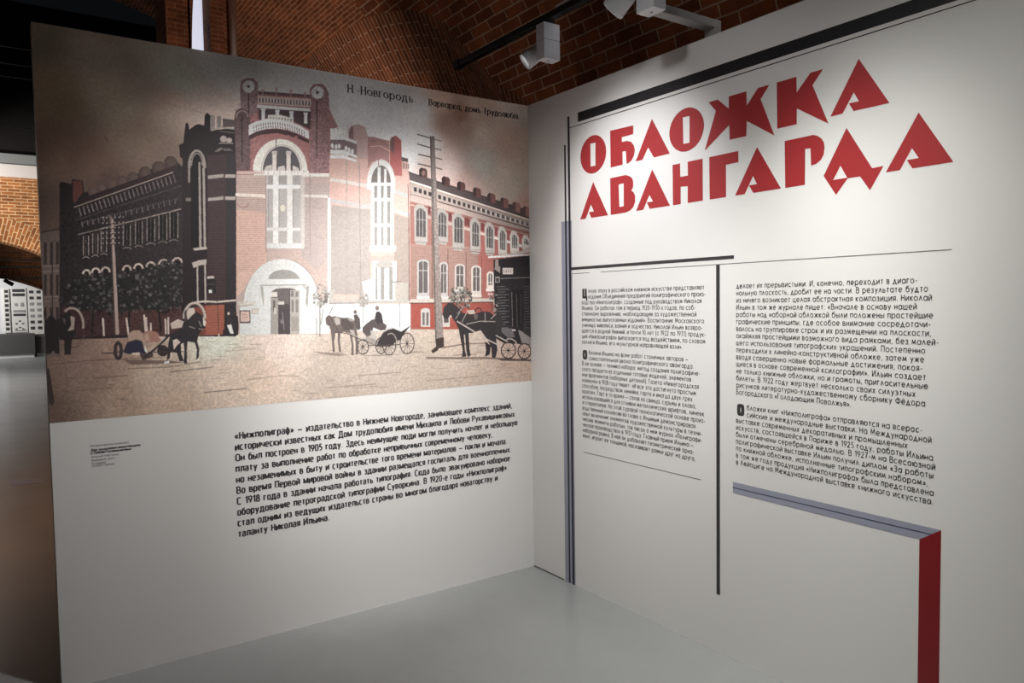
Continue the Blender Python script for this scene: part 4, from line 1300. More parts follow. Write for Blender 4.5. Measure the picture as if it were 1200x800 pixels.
('l',(140,129,126),4.0,[(729,359),(791,359)]),
('p',(190,179,173),[(759,391),(758,386),(756,382),(753,379),(749,377),(744,377),(739,378),(735,381),(732,385),(729,389),(728,394),(729,399),(731,403),(734,406),(738,408),(743,408),(748,407),(752,404),(756,400),(758,396)]),
('p',(197,186,179),[(783,394),(782,391),(780,387),(777,385),(773,384),(769,384),(765,385),(761,387),(758,390),(755,393),(755,397),(755,401),(757,404),(760,406),(764,407),(768,408),(772,407),(776,404),(780,401),(782,398)]),
('l',(165,154,149),4.8,[(724,414),(786,408)]),
('p',(139,129,126),[(700,456),(727,434),(742,436),(719,454)]),
('p',(112,105,104),[(742,436),(773,433),(784,444),(742,448)]),
('p',(74,59,60),[(669,475),(798,454),(775,1157),(645,1168)]),
('p',(61,56,59),[(753,459),(798,454),(769,1311),(725,1310)]),
('l',(175,165,158),12.5,[(656,531),(655,514),(653,499),(650,485),(645,474),(639,466),(632,461),(625,460),(617,462),(610,469),(603,478),(598,490),(593,504),(590,520),(589,537)]),
('p',(35,31,34),[(598,497),(646,493),(632,900),(584,901)]),
('p',(35,31,34),[(649,516),(648,499),(645,484),(639,473),(632,466),(625,464),(616,467),(609,476),(603,488),(599,504),(597,520),(598,537),(601,552),(606,563),(613,571),(621,573),(629,569),(636,561),(643,548),(647,533)]),
('l',(166,154,148),5.1,[(646,524),(646,512),(645,500),(642,490),(639,482),(634,476),(630,472),(624,471),(619,473),(614,478),(609,485),(605,494),(602,504),(600,516),(599,528)]),
('p',(167,155,149),[(584,529),(593,529),(590,606),(581,607)]),
('p',(173,163,157),[(629,510),(638,509),(630,900),(619,900)]),
('p',(178,168,162),[(646,531),(656,531),(649,899),(639,899)]),
('p',(193,183,175),[(591,905),(651,895),(654,907),(598,916)]),
('p',(184,173,167),[(669,568),(738,555),(738,571),(669,584)]),
('p',(187,176,171),[(746,556),(793,552),(792,568),(745,572)]),
('p',(182,172,166),[(666,671),(735,658),(734,674),(665,686)]),
('p',(187,177,171),[(742,659),(789,656),(789,672),(742,675)]),
('p',(134,123,119),[(569,677),(591,675),(591,691),(569,692)]),
('p',(200,188,180),[(585,971),(615,959),(649,954),(648,978),(622,982),(591,995)]),
('l',(193,182,174),7.1,[(608,986),(604,1151)]),
('l',(193,181,174),7.9,[(642,970),(638,1156)]),
('p',(53,46,48),[(614,986),(638,986),(632,1156),(608,1155)]),
('p',(50,45,47),[(648,1041),(687,1041),(685,1113),(645,1112)]),
('p',(212,201,193),[(650,1033),(676,1029),(684,1041),(649,1045)]),
('p',(241,241,236),[(655,1095),(669,1095),(668,1110),(655,1110)]),
('l',(107,98,94),3.2,[(649,1069),(683,1069)]),
('l',(100,83,82),3.2,[(677,576),(745,570)],0.25),
('l',(100,83,81),3.2,[(676,589),(745,584)],0.25),
('l',(100,82,81),3.2,[(676,602),(744,597)],0.25),
('l',(99,82,81),3.2,[(675,616),(744,611)],0.25),
('l',(99,82,81),3.2,[(675,629),(744,624)],0.25),
('l',(99,82,81),3.2,[(674,642),(743,638)],0.25),
('l',(99,83,82),3.2,[(674,656),(743,651)],0.25),
('l',(100,83,82),3.2,[(673,669),(742,665)],0.25),
('l',(100,83,82),3.2,[(673,683),(742,678)],0.25),
('l',(100,83,82),3.2,[(673,696),(741,692)],0.25),
('l',(100,83,82),3.2,[(672,709),(741,705)],0.25),
('l',(100,84,83),3.2,[(672,723),(740,719)],0.25),
('l',(101,84,83),3.2,[(671,736),(740,732)],0.25),
('l',(101,84,83),3.2,[(671,750),(739,746)],0.25),
('l',(101,85,84),3.2,[(670,763),(739,759)],0.25),
('l',(102,85,84),3.2,[(670,776),(739,773)],0.25),
('l',(102,85,84),3.2,[(669,790),(738,786)],0.25),
('l',(102,86,85),3.2,[(669,803),(738,800)],0.25),
('l',(103,86,85),3.2,[(668,817),(737,814)],0.25),
('l',(103,87,86),3.2,[(668,830),(737,827)],0.25),
('l',(104,87,86),3.2,[(668,843),(736,841)],0.25),
('l',(104,87,86),3.2,[(667,857),(736,854)],0.25),
('l',(104,88,87),3.2,[(667,870),(735,868)],0.25),
('l',(105,88,87),3.2,[(666,884),(735,881)],0.25),
('l',(105,89,87),3.2,[(666,897),(735,895)],0.25),
('l',(106,89,88),3.2,[(665,911),(734,909)],0.25),
('l',(106,89,88),3.2,[(665,924),(734,922)],0.25),
('l',(106,89,88),3.2,[(664,937),(733,936)],0.25),
('l',(107,90,89),3.2,[(664,951),(733,949)],0.25),
('l',(107,90,89),3.2,[(663,964),(732,963)],0.25),
('l',(108,90,89),3.2,[(663,978),(732,977)],0.25),
('l',(108,91,90),3.2,[(662,991),(731,990)],0.25),
('l',(108,91,90),3.2,[(662,1005),(731,1004)],0.25),
('l',(109,91,90),3.2,[(662,1018),(730,1017)],0.25),
('l',(109,91,90),3.2,[(661,1032),(730,1031)],0.25),
('l',(109,91,90),3.2,[(661,1045),(730,1045)],0.25),
('l',(109,92,90),3.2,[(660,1058),(729,1058)],0.25),
('l',(109,92,91),3.2,[(660,1072),(729,1072)],0.25),
('l',(110,92,91),3.2,[(659,1085),(728,1085)],0.25),
('l',(110,92,91),3.2,[(659,1099),(728,1099)],0.25),
('l',(110,92,91),3.2,[(658,1112),(727,1113)],0.25),
('l',(110,92,91),3.2,[(658,1126),(727,1126)],0.25),
('p',(180,111,94),[(634,1168),(722,1165),(717,1305),(629,1306)]),
('p',(136,84,74),[(589,1175),(638,1168),(633,1306),(584,1305)]),
('l',(124,77,67),3.2,[(634,1176),(721,1177)],0.4),
('l',(124,77,67),3.2,[(633,1187),(721,1189)],0.4),
('l',(125,77,67),3.2,[(633,1199),(720,1201)],0.4),
('l',(125,77,67),3.2,[(632,1211),(720,1213)],0.4),
('l',(125,77,67),3.2,[(632,1223),(720,1225)],0.4),
('l',(125,77,67),3.2,[(632,1235),(719,1237)],0.4),
('l',(125,77,67),3.2,[(631,1247),(719,1249)],0.4),
('l',(126,77,67),3.2,[(631,1259),(718,1261)],0.4),
('l',(126,77,67),3.2,[(630,1271),(718,1273)],0.4),
('l',(126,77,67),3.2,[(630,1282),(718,1285)],0.4),
('l',(126,77,66),3.2,[(630,1294),(717,1297)],0.4),
('l',(227,215,205),8.7,[(582,1155),(635,1148),(687,1152),(773,1145)]),
('l',(77,64,63),4.0,[(597,1167),(773,1157)]),
('l',(76,69,67),2.8,[(691,1041),(693,1329)]),
('l',(241,227,215),5.2,[(692,1301),(693,1333)]),
('p',(173,125,124),[(804,334),(795,296),(802,259),(826,236),(827,149),(834,112),(859,94),(891,91),(910,108),(913,152),(1165,132),(1166,98),(1188,74),(1224,67),(1250,77),(1263,110),(1265,186),(1308,270),(1271,287),(1265,493),(1232,1324),(772,1307)]),
('p',(200,179,171),[(796,554),(1255,515),(1232,1324),(772,1307)]),
('p',(226,192,178),[(791,714),(931,727),(923,973),(873,1015),(777,1137)]),
('p',(189,175,170),[(1108,570),(1254,558),(1244,925),(1179,1003),(1097,928)]),
('l',(148,104,95),3.3,[(800,574),(932,563)],0.34),
('l',(148,104,96),3.3,[(799,583),(932,573)],0.34),
('l',(148,105,96),3.3,[(799,593),(931,583)],0.34),
('l',(148,105,96),3.3,[(799,602),(931,592)],0.34),
('l',(148,105,97),3.3,[(798,612),(931,602)],0.34),
('l',(148,105,97),3.3,[(798,622),(930,612)],0.34),
('l',(148,106,97),3.3,[(798,631),(930,622)],0.34),
('l',(148,106,98),3.3,[(797,641),(930,632)],0.34),
('l',(149,107,98),3.3,[(797,651),(930,641)],0.34),
('l',(149,107,99),3.3,[(797,660),(929,651)],0.34),
('l',(149,108,99),3.3,[(796,670),(929,661)],0.34),
('l',(149,108,100),3.3,[(796,679),(929,671)],0.34),
('l',(150,109,100),3.3,[(796,689),(928,681)],0.34),
('l',(150,109,101),3.3,[(796,699),(928,691)],0.34),
('l',(151,110,101),3.3,[(795,708),(928,700)],0.34),
('l',(151,110,102),3.3,[(795,718),(927,710)],0.34),
('l',(151,111,103),3.3,[(795,728),(927,720)],0.34),
('l',(152,111,103),3.3,[(794,737),(927,730)],0.34),
('l',(152,112,104),3.3,[(794,747),(926,740)],0.34),
('l',(153,112,104),3.3,[(794,757),(926,750)],0.34),
('l',(153,113,105),3.3,[(793,766),(926,760)],0.34),
('l',(154,113,105),3.3,[(793,776),(925,769)],0.34),
('l',(154,114,106),3.3,[(793,786),(925,779)],0.34),
('l',(154,115,106),3.3,[(792,795),(925,789)],0.34),
('l',(155,115,107),3.3,[(792,805),(925,799)],0.34),
('l',(155,116,107),3.3,[(792,814),(924,809)],0.34),
('l',(156,116,108),3.3,[(791,824),(924,819)],0.34),
('l',(156,116,108),3.3,[(791,834),(924,829)],0.34),
('l',(156,117,109),3.3,[(791,843),(923,838)],0.34),
('l',(157,117,109),3.3,[(790,853),(923,848)],0.34),
('l',(157,118,110),3.3,[(790,863),(923,858)],0.34),
('l',(158,118,110),3.3,[(790,872),(922,868)],0.34),
('l',(158,118,110),3.3,[(789,882),(922,878)],0.34),
('l',(158,119,111),3.3,[(789,892),(922,888)],0.34),
('l',(158,119,111),3.3,[(789,901),(921,898)],0.34),
('l',(159,119,111),3.3,[(789,911),(921,908)],0.34),
('l',(159,119,111),3.3,[(788,921),(921,917)],0.34),
('l',(159,120,111),3.3,[(788,930),(920,927)],0.34),
('l',(159,120,112),3.3,[(788,940),(920,937)],0.34),
('l',(160,120,112),3.3,[(787,950),(920,947)],0.34),
('l',(160,120,112),3.3,[(787,960),(920,957)],0.34),
('l',(160,120,112),3.3,[(787,969),(919,967)],0.34),
('l',(160,120,112),3.3,[(786,979),(919,977)],0.34),
('l',(160,120,112),3.3,[(786,989),(919,987)],0.34),
('l',(160,120,111),3.3,[(786,998),(918,997)],0.34),
('l',(160,120,111),3.3,[(785,1008),(918,1006)],0.34),
('l',(182,147,140),3.4,[(1113,548),(1250,537)],0.26),
('l',(181,147,140),3.4,[(1113,558),(1250,547)],0.26),
('l',(179,146,139),3.4,[(1113,568),(1250,558)],0.26),
('l',(178,146,139),3.4,[(1112,579),(1249,568)],0.26),
('l',(177,145,138),3.4,[(1112,589),(1249,578)],0.26),
('l',(175,145,138),3.4,[(1112,599),(1249,589)],0.26),
('l',(174,144,138),3.4,[(1111,609),(1249,599)],0.26),
('l',(173,144,137),3.4,[(1111,619),(1248,609)],0.26),
('l',(172,143,137),3.4,[(1111,629),(1248,620)],0.26),
('l',(171,143,137),3.4,[(1110,639),(1248,630)],0.26),
('l',(170,143,137),3.4,[(1110,649),(1247,640)],0.26),
('l',(169,143,137),3.4,[(1110,659),(1247,651)],0.26),
('l',(168,143,137),3.4,[(1110,669),(1247,661)],0.26),
('l',(168,143,137),3.4,[(1109,680),(1246,671)],0.26),
('l',(167,143,137),3.4,[(1109,690),(1246,682)],0.26),
('l',(166,143,137),3.4,[(1109,700),(1246,692)],0.26),
('l',(166,143,137),3.4,[(1108,710),(1246,702)],0.26),
('l',(165,142,136),3.4,[(1108,720),(1245,713)],0.26),
('l',(165,142,137),3.4,[(1108,730),(1245,723)],0.26),
('l',(164,142,137),3.4,[(1107,740),(1245,733)],0.26),
('l',(164,143,137),3.4,[(1107,750),(1244,744)],0.26),
('l',(164,143,137),3.4,[(1107,761),(1244,754)],0.26),
('l',(164,143,138),3.4,[(1107,771),(1244,764)],0.26),
('l',(164,143,138),3.4,[(1106,781),(1243,775)],0.26),
('l',(163,144,138),3.4,[(1106,791),(1243,785)],0.26),
('l',(163,144,139),3.4,[(1106,801),(1243,795)],0.26),
('l',(163,144,139),3.4,[(1105,811),(1243,806)],0.26),
('l',(163,144,139),3.4,[(1105,821),(1242,816)],0.26),
('l',(163,145,139),3.4,[(1105,832),(1242,826)],0.26),
('l',(163,145,139),3.4,[(1104,842),(1242,837)],0.26),
('l',(163,145,140),3.4,[(1104,852),(1241,847)],0.26),
('l',(163,145,140),3.4,[(1104,862),(1241,857)],0.26),
('l',(163,145,140),3.4,[(1103,872),(1241,868)],0.26),
('l',(163,145,140),3.4,[(1103,882),(1241,878)],0.26),
('l',(163,145,140),3.4,[(1103,892),(1240,889)],0.26),
('l',(163,145,140),3.4,[(1103,903),(1240,899)],0.26),
('l',(162,145,140),3.4,[(1102,913),(1240,909)],0.26),
('l',(162,145,140),3.4,[(1102,923),(1239,920)],0.26),
('l',(162,145,140),3.4,[(1102,933),(1239,930)],0.26),
('l',(162,145,140),3.4,[(1101,943),(1239,940)],0.26),
('l',(162,145,139),3.4,[(1101,953),(1238,951)],0.26),
('l',(162,144,139),3.4,[(1101,964),(1238,961)],0.26),
('l',(162,144,139),3.4,[(1100,974),(1238,972)],0.26),
('l',(161,144,139),3.4,[(1100,984),(1238,982)],0.26),
('l',(161,143,138),3.4,[(1100,994),(1237,992)],0.26),
('l',(161,143,138),3.4,[(1100,1004),(1237,1003)],0.26),
('l',(160,142,137),3.4,[(1099,1015),(1237,1013)],0.26),
('l',(105,76,77),3.2,[(808,334),(879,325)],0.35),
('l',(103,75,76),3.2,[(807,344),(879,336)],0.35),
('l',(101,74,75),3.2,[(807,354),(878,346)],0.35),
('l',(100,73,74),3.2,[(807,365),(878,357)],0.35),
('l',(99,72,73),3.2,[(806,375),(878,367)],0.35),
('l',(97,70,71),3.2,[(806,386),(877,378)],0.35),
('l',(96,70,71),3.2,[(805,396),(877,388)],0.35),
('l',(95,69,70),3.2,[(805,406),(877,399)],0.35),
('l',(94,68,69),3.2,[(805,417),(876,409)],0.35),
('l',(93,68,69),3.2,[(804,427),(876,420)],0.35),
('l',(91,67,68),3.2,[(804,438),(876,430)],0.35),
('l',(91,66,67),3.2,[(804,448),(875,441)],0.35),
('l',(90,66,67),3.2,[(803,458),(875,451)],0.35),
('l',(90,66,67),3.2,[(803,469),(875,462)],0.35),
('l',(89,65,66),3.2,[(803,479),(874,472)],0.35),
('l',(89,65,66),3.2,[(802,490),(874,483)],0.35),
('l',(88,65,66),3.2,[(802,500),(874,493)],0.35),
('l',(88,65,66),3.2,[(802,510),(873,504)],0.35),
('l',(88,65,66),3.2,[(801,521),(873,514)],0.35),
('l',(88,65,66),3.2,[(801,531),(873,525)],0.35),
('l',(88,65,66),3.2,[(801,542),(872,535)],0.35),
('l',(154,117,119),3.4,[(1157,250),(1263,237)],0.3),
('l',(151,115,117),3.4,[(1157,261),(1263,248)],0.3),
('l',(149,113,115),3.4,[(1156,272),(1263,259)],0.3),
('l',(145,110,111),3.4,[(1156,283),(1263,270)],0.3),
('l',(142,108,110),3.4,[(1156,294),(1262,281)],0.3),
('l',(140,106,108),3.4,[(1155,305),(1262,292)],0.3),
('l',(137,105,106),3.4,[(1155,316),(1262,304)],0.3),
('l',(135,103,104),3.4,[(1155,327),(1261,315)],0.3),
('l',(131,100,101),3.4,[(1154,338),(1261,326)],0.3),
('l',(129,99,100),3.4,[(1154,349),(1261,337)],0.3),
('l',(127,97,98),3.4,[(1154,360),(1260,348)],0.3),
('l',(125,96,97),3.4,[(1153,371),(1260,359)],0.3),
('l',(122,93,94),3.4,[(1153,382),(1260,370)],0.3),
('l',(120,92,93),3.4,[(1153,393),(1259,381)],0.3),
('l',(118,91,92),3.4,[(1152,404),(1259,393)],0.3),
('l',(117,90,91),3.4,[(1152,415),(1259,404)],0.3),
('l',(115,89,90),3.4,[(1152,425),(1258,415)],0.3),
('l',(113,87,88),3.4,[(1151,436),(1258,426)],0.3),
('l',(111,86,87),3.4,[(1151,447),(1258,437)],0.3),
('l',(110,86,86),3.4,[(1151,458),(1257,448)],0.3),
('l',(109,85,86),3.4,[(1150,469),(1257,460)],0.3),
('l',(107,84,84),3.4,[(1150,480),(1257,471)],0.3),
('l',(106,83,84),3.4,[(1150,491),(1256,482)],0.3),
('l',(106,83,83),3.4,[(1149,502),(1256,493)],0.3),
('l',(105,82,83),3.4,[(1149,513),(1256,504)],0.3),
('l',(104,82,82),3.4,[(1149,524),(1255,515)],0.3),
('p',(160,135,137),[(827,149),(838,111),(863,94),(890,93),(912,116),(910,241),(881,261),(826,244)]),
('p',(241,241,241),[(896,129),(895,120),(891,112),(885,107),(877,104),(868,104),(859,107),(851,112),(845,120),(840,128),(839,138),(840,147),(844,154),(850,160),(857,163),(866,163),(875,160),(883,155),(890,147),(894,139)]),
('p',(241,241,241),[(885,131),(885,125),(882,120),(878,117),(873,115),(868,115),(862,117),(857,120),(853,125),(850,130),(849,136),(850,142),(852,146),(856,150),(861,152),(867,152),(872,150),(877,147),(881,142),(884,137)]),
('p',(110,94,96),[(874,132),(873,130),(872,128),(871,126),(869,126),(867,126),(865,126),(862,128),(861,129),(860,132),(859,134),(860,136),(861,138),(862,139),(864,140),(866,140),(869,139),(871,138),(872,136),(873,134)]),
('l',(78,67,70),4.5,[(866,167),(864,263)]),
('p',(114,93,94),[(795,296),(806,255),(834,237),(862,247),(870,282),(860,528),(797,534)]),
('l',(195,177,173),4.0,[(859,276),(858,269),(857,264),(854,259),(850,255),(845,252),(839,251),(834,251),(828,252),(823,255),(818,259),(813,264),(810,270),(808,276),(807,282)]),
('l',(61,50,53),4.9,[(831,267),(826,491)]),
('n',[(799,244),(914,100),(901,525),(793,534)],'f',0.06),
('p',(161,128,130),[(1165,132),(1170,98),(1197,71),(1233,67),(1259,93),(1265,186),(1256,494),(1153,524)]),
('p',(241,241,241),[(1239,107),(1238,98),(1233,89),(1226,83),(1217,80),(1207,80),(1197,83),(1188,89),(1180,97),(1175,107),(1173,117),(1175,127),(1179,135),(1186,141),(1195,144),(1205,144),(1215,141),(1225,135),(1232,127),(1237,118)]),
('p',(241,241,241),[(1227,109),(1226,103),(1223,98),(1219,94),(1213,92),(1207,92),(1200,94),(1195,98),(1190,103),(1187,109),(1186,115),(1187,121),(1189,126),(1194,130),(1199,132),(1205,132),(1212,130),(1218,127),(1222,122),(1225,116)]),
('p',(101,86,88),[(1213,110),(1212,108),(1211,106),(1210,105),(1207,104),(1205,104),(1203,105),(1200,106),(1198,108),(1197,110),(1197,113),(1197,115),(1198,117),(1200,118),(1202,119),(1205,119),(1207,118),(1209,117),(1211,115),(1212,113)]),
('l',(83,71,75),5.1,[(1201,152),(1191,436)]),
('p',(172,135,133),[(1265,186),(1308,270),(1267,283)]),
('n',[(1166,82),(1268,66),(1255,515),(1153,524)],'f',0.06),
('p',(122,100,104),[(913,148),(1167,128),(1167,142),(912,162)]),
('p',(219,194,189),[(941,140),(941,137),(940,135),(938,133),(936,132),(934,132),(931,133),(929,134),(927,137),(926,139),(925,142),(925,145),(926,147),(928,149),(930,150),(933,150),(935,149),(938,147),(940,145),(941,143)]),
('l',(184,160,159),5.8,[(933,141),(932,173)]),
('p',(224,199,194),[(1008,124),(1007,121),(1006,119),(1004,117),(1002,116),(1000,116),(997,117),(995,119),(993,121),(991,124),(991,126),(991,129),(992,131),(994,133),(996,134),(999,134),(1002,133),(1004,132),(1006,129),(1007,127)]),
('l',(190,165,164),5.8,[(999,125),(998,158)]),
('p',(220,196,191),[(1079,124),(1079,121),(1078,119),(1076,117),(1073,116),(1071,116),(1068,117),(1066,118),(1064,121),(1062,123),(1062,126),(1062,129),(1063,131),(1065,133),(1068,134),(1070,134),(1073,133),(1075,132),(1077,129),(1078,127)]),
('l',(188,164,163),5.9,[(1070,125),(1069,158)]),
('p',(217,192,187),[(1150,124),(1149,121),(1148,119),(1146,117),(1144,116),(1141,116),(1139,117),(1136,118),(1134,121),(1133,123),(1132,126),(1133,129),(1134,131),(1136,133),(1138,134),(1141,134),(1143,133),(1146,132),(1148,129),(1149,127)]),
('l',(187,162,161),5.9,[(1141,125),(1140,158)]),
('p',(221,200,194),[(908,169),(1169,148),(1167,190),(907,209)]),
('p',(106,90,93),[(916,180),(922,179),(921,200),(915,200)]),
('p',(241,241,241),[(923,177),(928,177),(927,195),(922,195)],0.8),
('p',(107,90,94),[(930,179),(937,178),(936,199),(930,199)]),
('p',(241,241,241),[(937,176),(942,175),(942,194),(937,194)],0.8),
('p',(107,91,95),[(945,178),(951,177),(951,197),(944,198)]),
('p',(241,241,241),[(952,175),(957,174),(956,193),(952,193)],0.8),
('p',(108,92,95),[(960,177),(966,176),(965,196),(959,197)]),
('p',(241,241,241),[(967,174),(972,173),(971,191),(966,192)],0.8),
('p',(107,91,94),[(975,176),(981,175),(980,195),(974,196)]),
('p',(241,241,241),[(982,173),(987,172),(986,190),(981,191)],0.8),
('p',(108,92,95),[(989,175),(996,174),(995,194),(989,195)]),
('p',(241,241,241),[(997,172),(1002,171),(1001,189),(996,190)],0.8),
('p',(108,92,96),[(1004,173),(1011,173),(1010,193),(1004,194)]),
('p',(241,241,241),[(1012,170),(1017,170),(1016,188),(1011,189)],0.8),
('p',(109,93,97),[(1019,172),(1026,171),(1025,192),(1019,193)]),
('p',(241,241,241),[(1027,169),(1032,169),(1031,187),(1026,188)],0.8),
('p',(110,94,98),[(1035,171),(1041,170),(1040,191),(1034,192)]),
('p',(241,241,241),[(1042,168),(1047,167),(1046,186),(1041,187)],0.8),
('p',(110,93,97),[(1050,170),(1056,169),(1055,190),(1049,191)]),
('p',(241,241,241),[(1057,167),(1062,166),(1061,185),(1056,186)],0.8),
('p',(111,94,98),[(1065,169),(1071,168),(1071,189),(1064,190)]),
('p',(241,241,241),[(1072,166),(1077,165),(1077,184),(1072,184)],0.8),
('p',(112,95,99),[(1080,168),(1087,167),(1086,188),(1080,188)]),
('p',(241,241,241),[(1088,165),(1093,164),(1092,183),(1087,183)],0.8),
('p',(113,96,100),[(1096,166),(1102,166),(1101,186),(1095,187)]),
('p',(241,241,241),[(1103,163),(1108,163),(1107,181),(1102,182)],0.8),
('p',(113,97,100),[(1111,165),(1117,164),(1117,185),(1110,186)]),
('p',(241,241,241),[(1118,162),(1124,161),(1123,180),(1118,181)],0.8),
('p',(113,96,100),[(1126,164),(1133,163),(1132,184),(1126,185)]),
('p',(241,241,241),[(1134,161),(1139,160),(1139,179),(1133,180)],0.8),
('p',(114,97,101),[(1142,163),(1149,162),(1148,183),(1141,184)]),
('p',(241,241,241),[(1150,160),(1155,159),(1154,178),(1149,179)],0.8),
('p',(114,98,102),[(1158,162),(1164,161),(1164,182),(1157,183)]),
('p',(241,241,241),[(1165,159),(1170,158),(1170,177),(1165,178)],0.8),
('p',(241,241,241),[(903,212),(1167,197),(1167,211),(902,228)]),
('p',(89,73,77),[(910,229),(1167,211),(1164,300),(1083,272),(954,268),(908,285)]),
('p',(241,241,241),[(925,229),(941,227),(939,280),(923,282)]),
('p',(241,241,241),[(922,229),(944,226),(943,235),(922,238)]),
('p',(241,241,241),[(992,226),(1009,224),(1007,277),(990,279)]),
('p',(241,241,241),[(990,226),(1011,223),(1011,233),(989,235)]),
('p',(241,241,241),[(1062,223),(1079,221),(1077,275),(1060,277)]),
('p',(241,241,241),[(1059,223),(1081,220),(1081,230),(1059,232)]),
('p',(241,241,241),[(1133,220),(1150,218),(1149,272),(1131,274)]),
('p',(241,241,241),[(1130,220),(1153,217),(1153,227),(1130,229)]),
('p',(241,238,230),[(954,255),(1012,246),(1079,256),(1078,285),(1011,281),(953,284)]),
('p',(119,101,101),[(964,264),(969,264),(969,277),(964,278)]),
('p',(120,102,102),[(978,264),(983,263),(983,277),(978,277)]),
('p',(120,102,102),[(992,263),(997,262),(997,276),(992,277)]),
('p',(121,103,103),[(1006,263),(1012,262),(1011,275),(1006,276)]),
('p',(122,104,104),[(1020,262),(1026,261),(1025,275),(1020,276)]),
('p',(122,104,104),[(1035,261),(1040,261),(1040,274),(1034,275)]),
('p',(124,105,105),[(1049,261),(1054,260),(1054,274),(1049,275)]),
('p',(125,107,106),[(1063,260),(1069,260),(1068,273),(1063,274)]),
('p',(241,241,241),[(861,315),(896,293),(945,275),(1003,267),(1062,273),(1112,287),(1155,309),(1154,347),(1103,328),(1052,315),(998,313),(944,322),(899,339),(860,364)]),
('p',(128,108,107),[(883,317),(888,317),(887,329),(883,330)]),
('p',(108,88,89),[(884,334),(888,333),(888,343),(884,344)]),
('p',(130,109,108),[(895,310),(899,309),(899,322),(894,323)]),
('p',(109,89,90),[(896,326),(900,326),(900,336),(895,336)]),
('p',(132,111,110),[(906,305),(911,305),(910,318),(906,318)]),
('p',(110,89,90),[(907,322),(911,322),(911,331),(907,332)]),
('p',(132,111,110),[(918,301),(922,301),(922,313),(917,314)]),
('p',(111,90,92),[(919,318),(923,317),(922,327),(918,328)]),
('p',(134,113,112),[(929,297),(934,296),(933,309),(929,310)]),
('p',(113,92,93),[(930,314),(934,313),(934,323),(930,323)]),
('p',(135,114,113),[(941,293),(945,292),(945,305),(940,306)]),
('p',(114,93,94),[(942,309),(946,309),(946,319),(941,319)]),
('p',(138,116,115),[(952,290),(957,290),(956,303),(952,303)]),
('p',(114,93,94),[(953,307),(957,307),(957,316),(953,317)]),
('p',(139,117,116),[(964,289),(968,288),(968,301),(963,302)]),
('p',(115,94,95),[(965,306),(969,305),(969,315),(964,315)]),
('p',(140,118,117),[(975,287),(980,287),(979,300),(975,300)]),
('p',(116,95,96),[(976,304),(980,304),(980,314),(976,314)]),
('p',(141,119,118),[(987,286),(991,285),(991,298),(986,299)]),
('p',(117,95,97),[(988,303),(992,302),(992,312),(988,313)]),
('p',(142,120,118),[(998,284),(1003,284),(1003,297),(998,298)]),
('p',(118,96,98),[(1000,301),(1004,301),(1003,311),(999,311)]),
('p',(142,119,118),[(1010,285),(1015,284),(1014,297),(1010,298)]),
('p',(119,97,98),[(1011,302),(1015,301),(1015,311),(1011,312)]),
('p',(143,120,119),[(1022,286),(1026,285),(1026,298),(1021,299)]),
('p',(120,98,99),[(1023,303),(1027,302),(1027,312),(1023,313)]),
('p',(142,120,119),[(1033,287),(1038,286),(1038,299),(1033,300)]),
('p',(120,98,99),[(1035,304),(1039,303),(1039,313),(1034,314)]),
('p',(144,121,120),[(1045,288),(1050,287),(1049,300),(1045,301)]),
('p',(121,99,100),[(1046,305),(1051,304),(1050,314),(1046,315)]),
('p',(143,121,120),[(1057,289),(1062,288),(1061,301),(1057,302)]),
('p',(121,99,100),[(1058,306),(1062,305),(1062,315),(1058,316)]),
('p',(144,121,120),[(1069,291),(1073,291),(1073,304),(1068,305)]),
('p',(121,99,100),[(1070,309),(1074,308),(1074,318),(1070,318)]),
('p',(143,121,120),[(1081,295),(1085,294),(1085,307),(1080,308)]),
('p',(121,99,100),[(1082,312),(1086,311),(1086,321),(1081,322)]),
('p',(143,121,120),[(1092,298),(1097,298),(1097,311),(1092,311)]),
('p',(122,100,101),[(1094,315),(1098,315),(1098,325),(1093,325)]),
('p',(144,122,121),[(1104,302),(1109,301),(1109,314),(1104,315)]),
('p',(122,100,101),[(1105,319),(1110,318),(1109,328),(1105,329)]),
('p',(144,122,121),[(1116,306),(1121,305),(1121,319),(1116,319)]),
('p',(122,100,101),[(1117,323),(1122,323),(1121,333),(1117,333)]),
('p',(145,123,122),[(1128,312),(1133,312),(1132,325),(1128,326)]),
('p',(123,101,102),[(1129,330),(1134,329),(1133,339),(1129,340)]),
('p',(83,63,66),[(862,363),(899,341),(944,325),(997,316),(1052,319),(1103,332),(1154,353),(1153,368),(1093,350),(997,336),(918,353),(861,384)]),
('p',(180,116,108),[(894,361),(910,359),(910,371),(894,373)],0.7),
('p',(183,118,110),[(931,353),(947,351),(947,363),(930,365)],0.7),
('p',(188,121,113),[(968,345),(984,343),(984,355),(967,357)],0.7),
('p',(191,124,116),[(1005,341),(1022,339),(1021,351),(1005,353)],0.7),
('p',(195,127,119),[(1043,340),(1060,338),(1059,351),(1042,353)],0.7),
('p',(199,131,122),[(1081,340),(1098,338),(1098,350),(1081,352)],0.7),
('p',(241,237,229),[(1142,504),(1141,480),(1136,456),(1129,434),(1118,415),(1105,398),(1089,384),(1071,373),(1051,366),(1031,363),(1010,363),(989,367),(968,375),(949,386),(931,400),(915,417),(901,437),(890,458),(881,480),(876,504),(874,527)]),
('p',(100,95,98),[(1106,507),(1105,488),(1102,470),(1097,454),(1090,438),(1081,425),(1070,414),(1058,406),(1044,400),(1030,397),(1016,397),(1001,400),(987,406),(974,414),(961,425),(950,438),(940,453),(933,469),(927,487),(923,505),(921,523)]),
('l',(176,166,161),3.3,[(1112,506),(1111,479),(1104,453),(1093,430),(1077,412),(1059,399),(1038,392),(1016,391),(994,397),(973,408),(954,424),(938,445),(926,470),(918,496),(915,524)]),
('l',(111,96,95),4.6,[(990,365),(989,402)]),
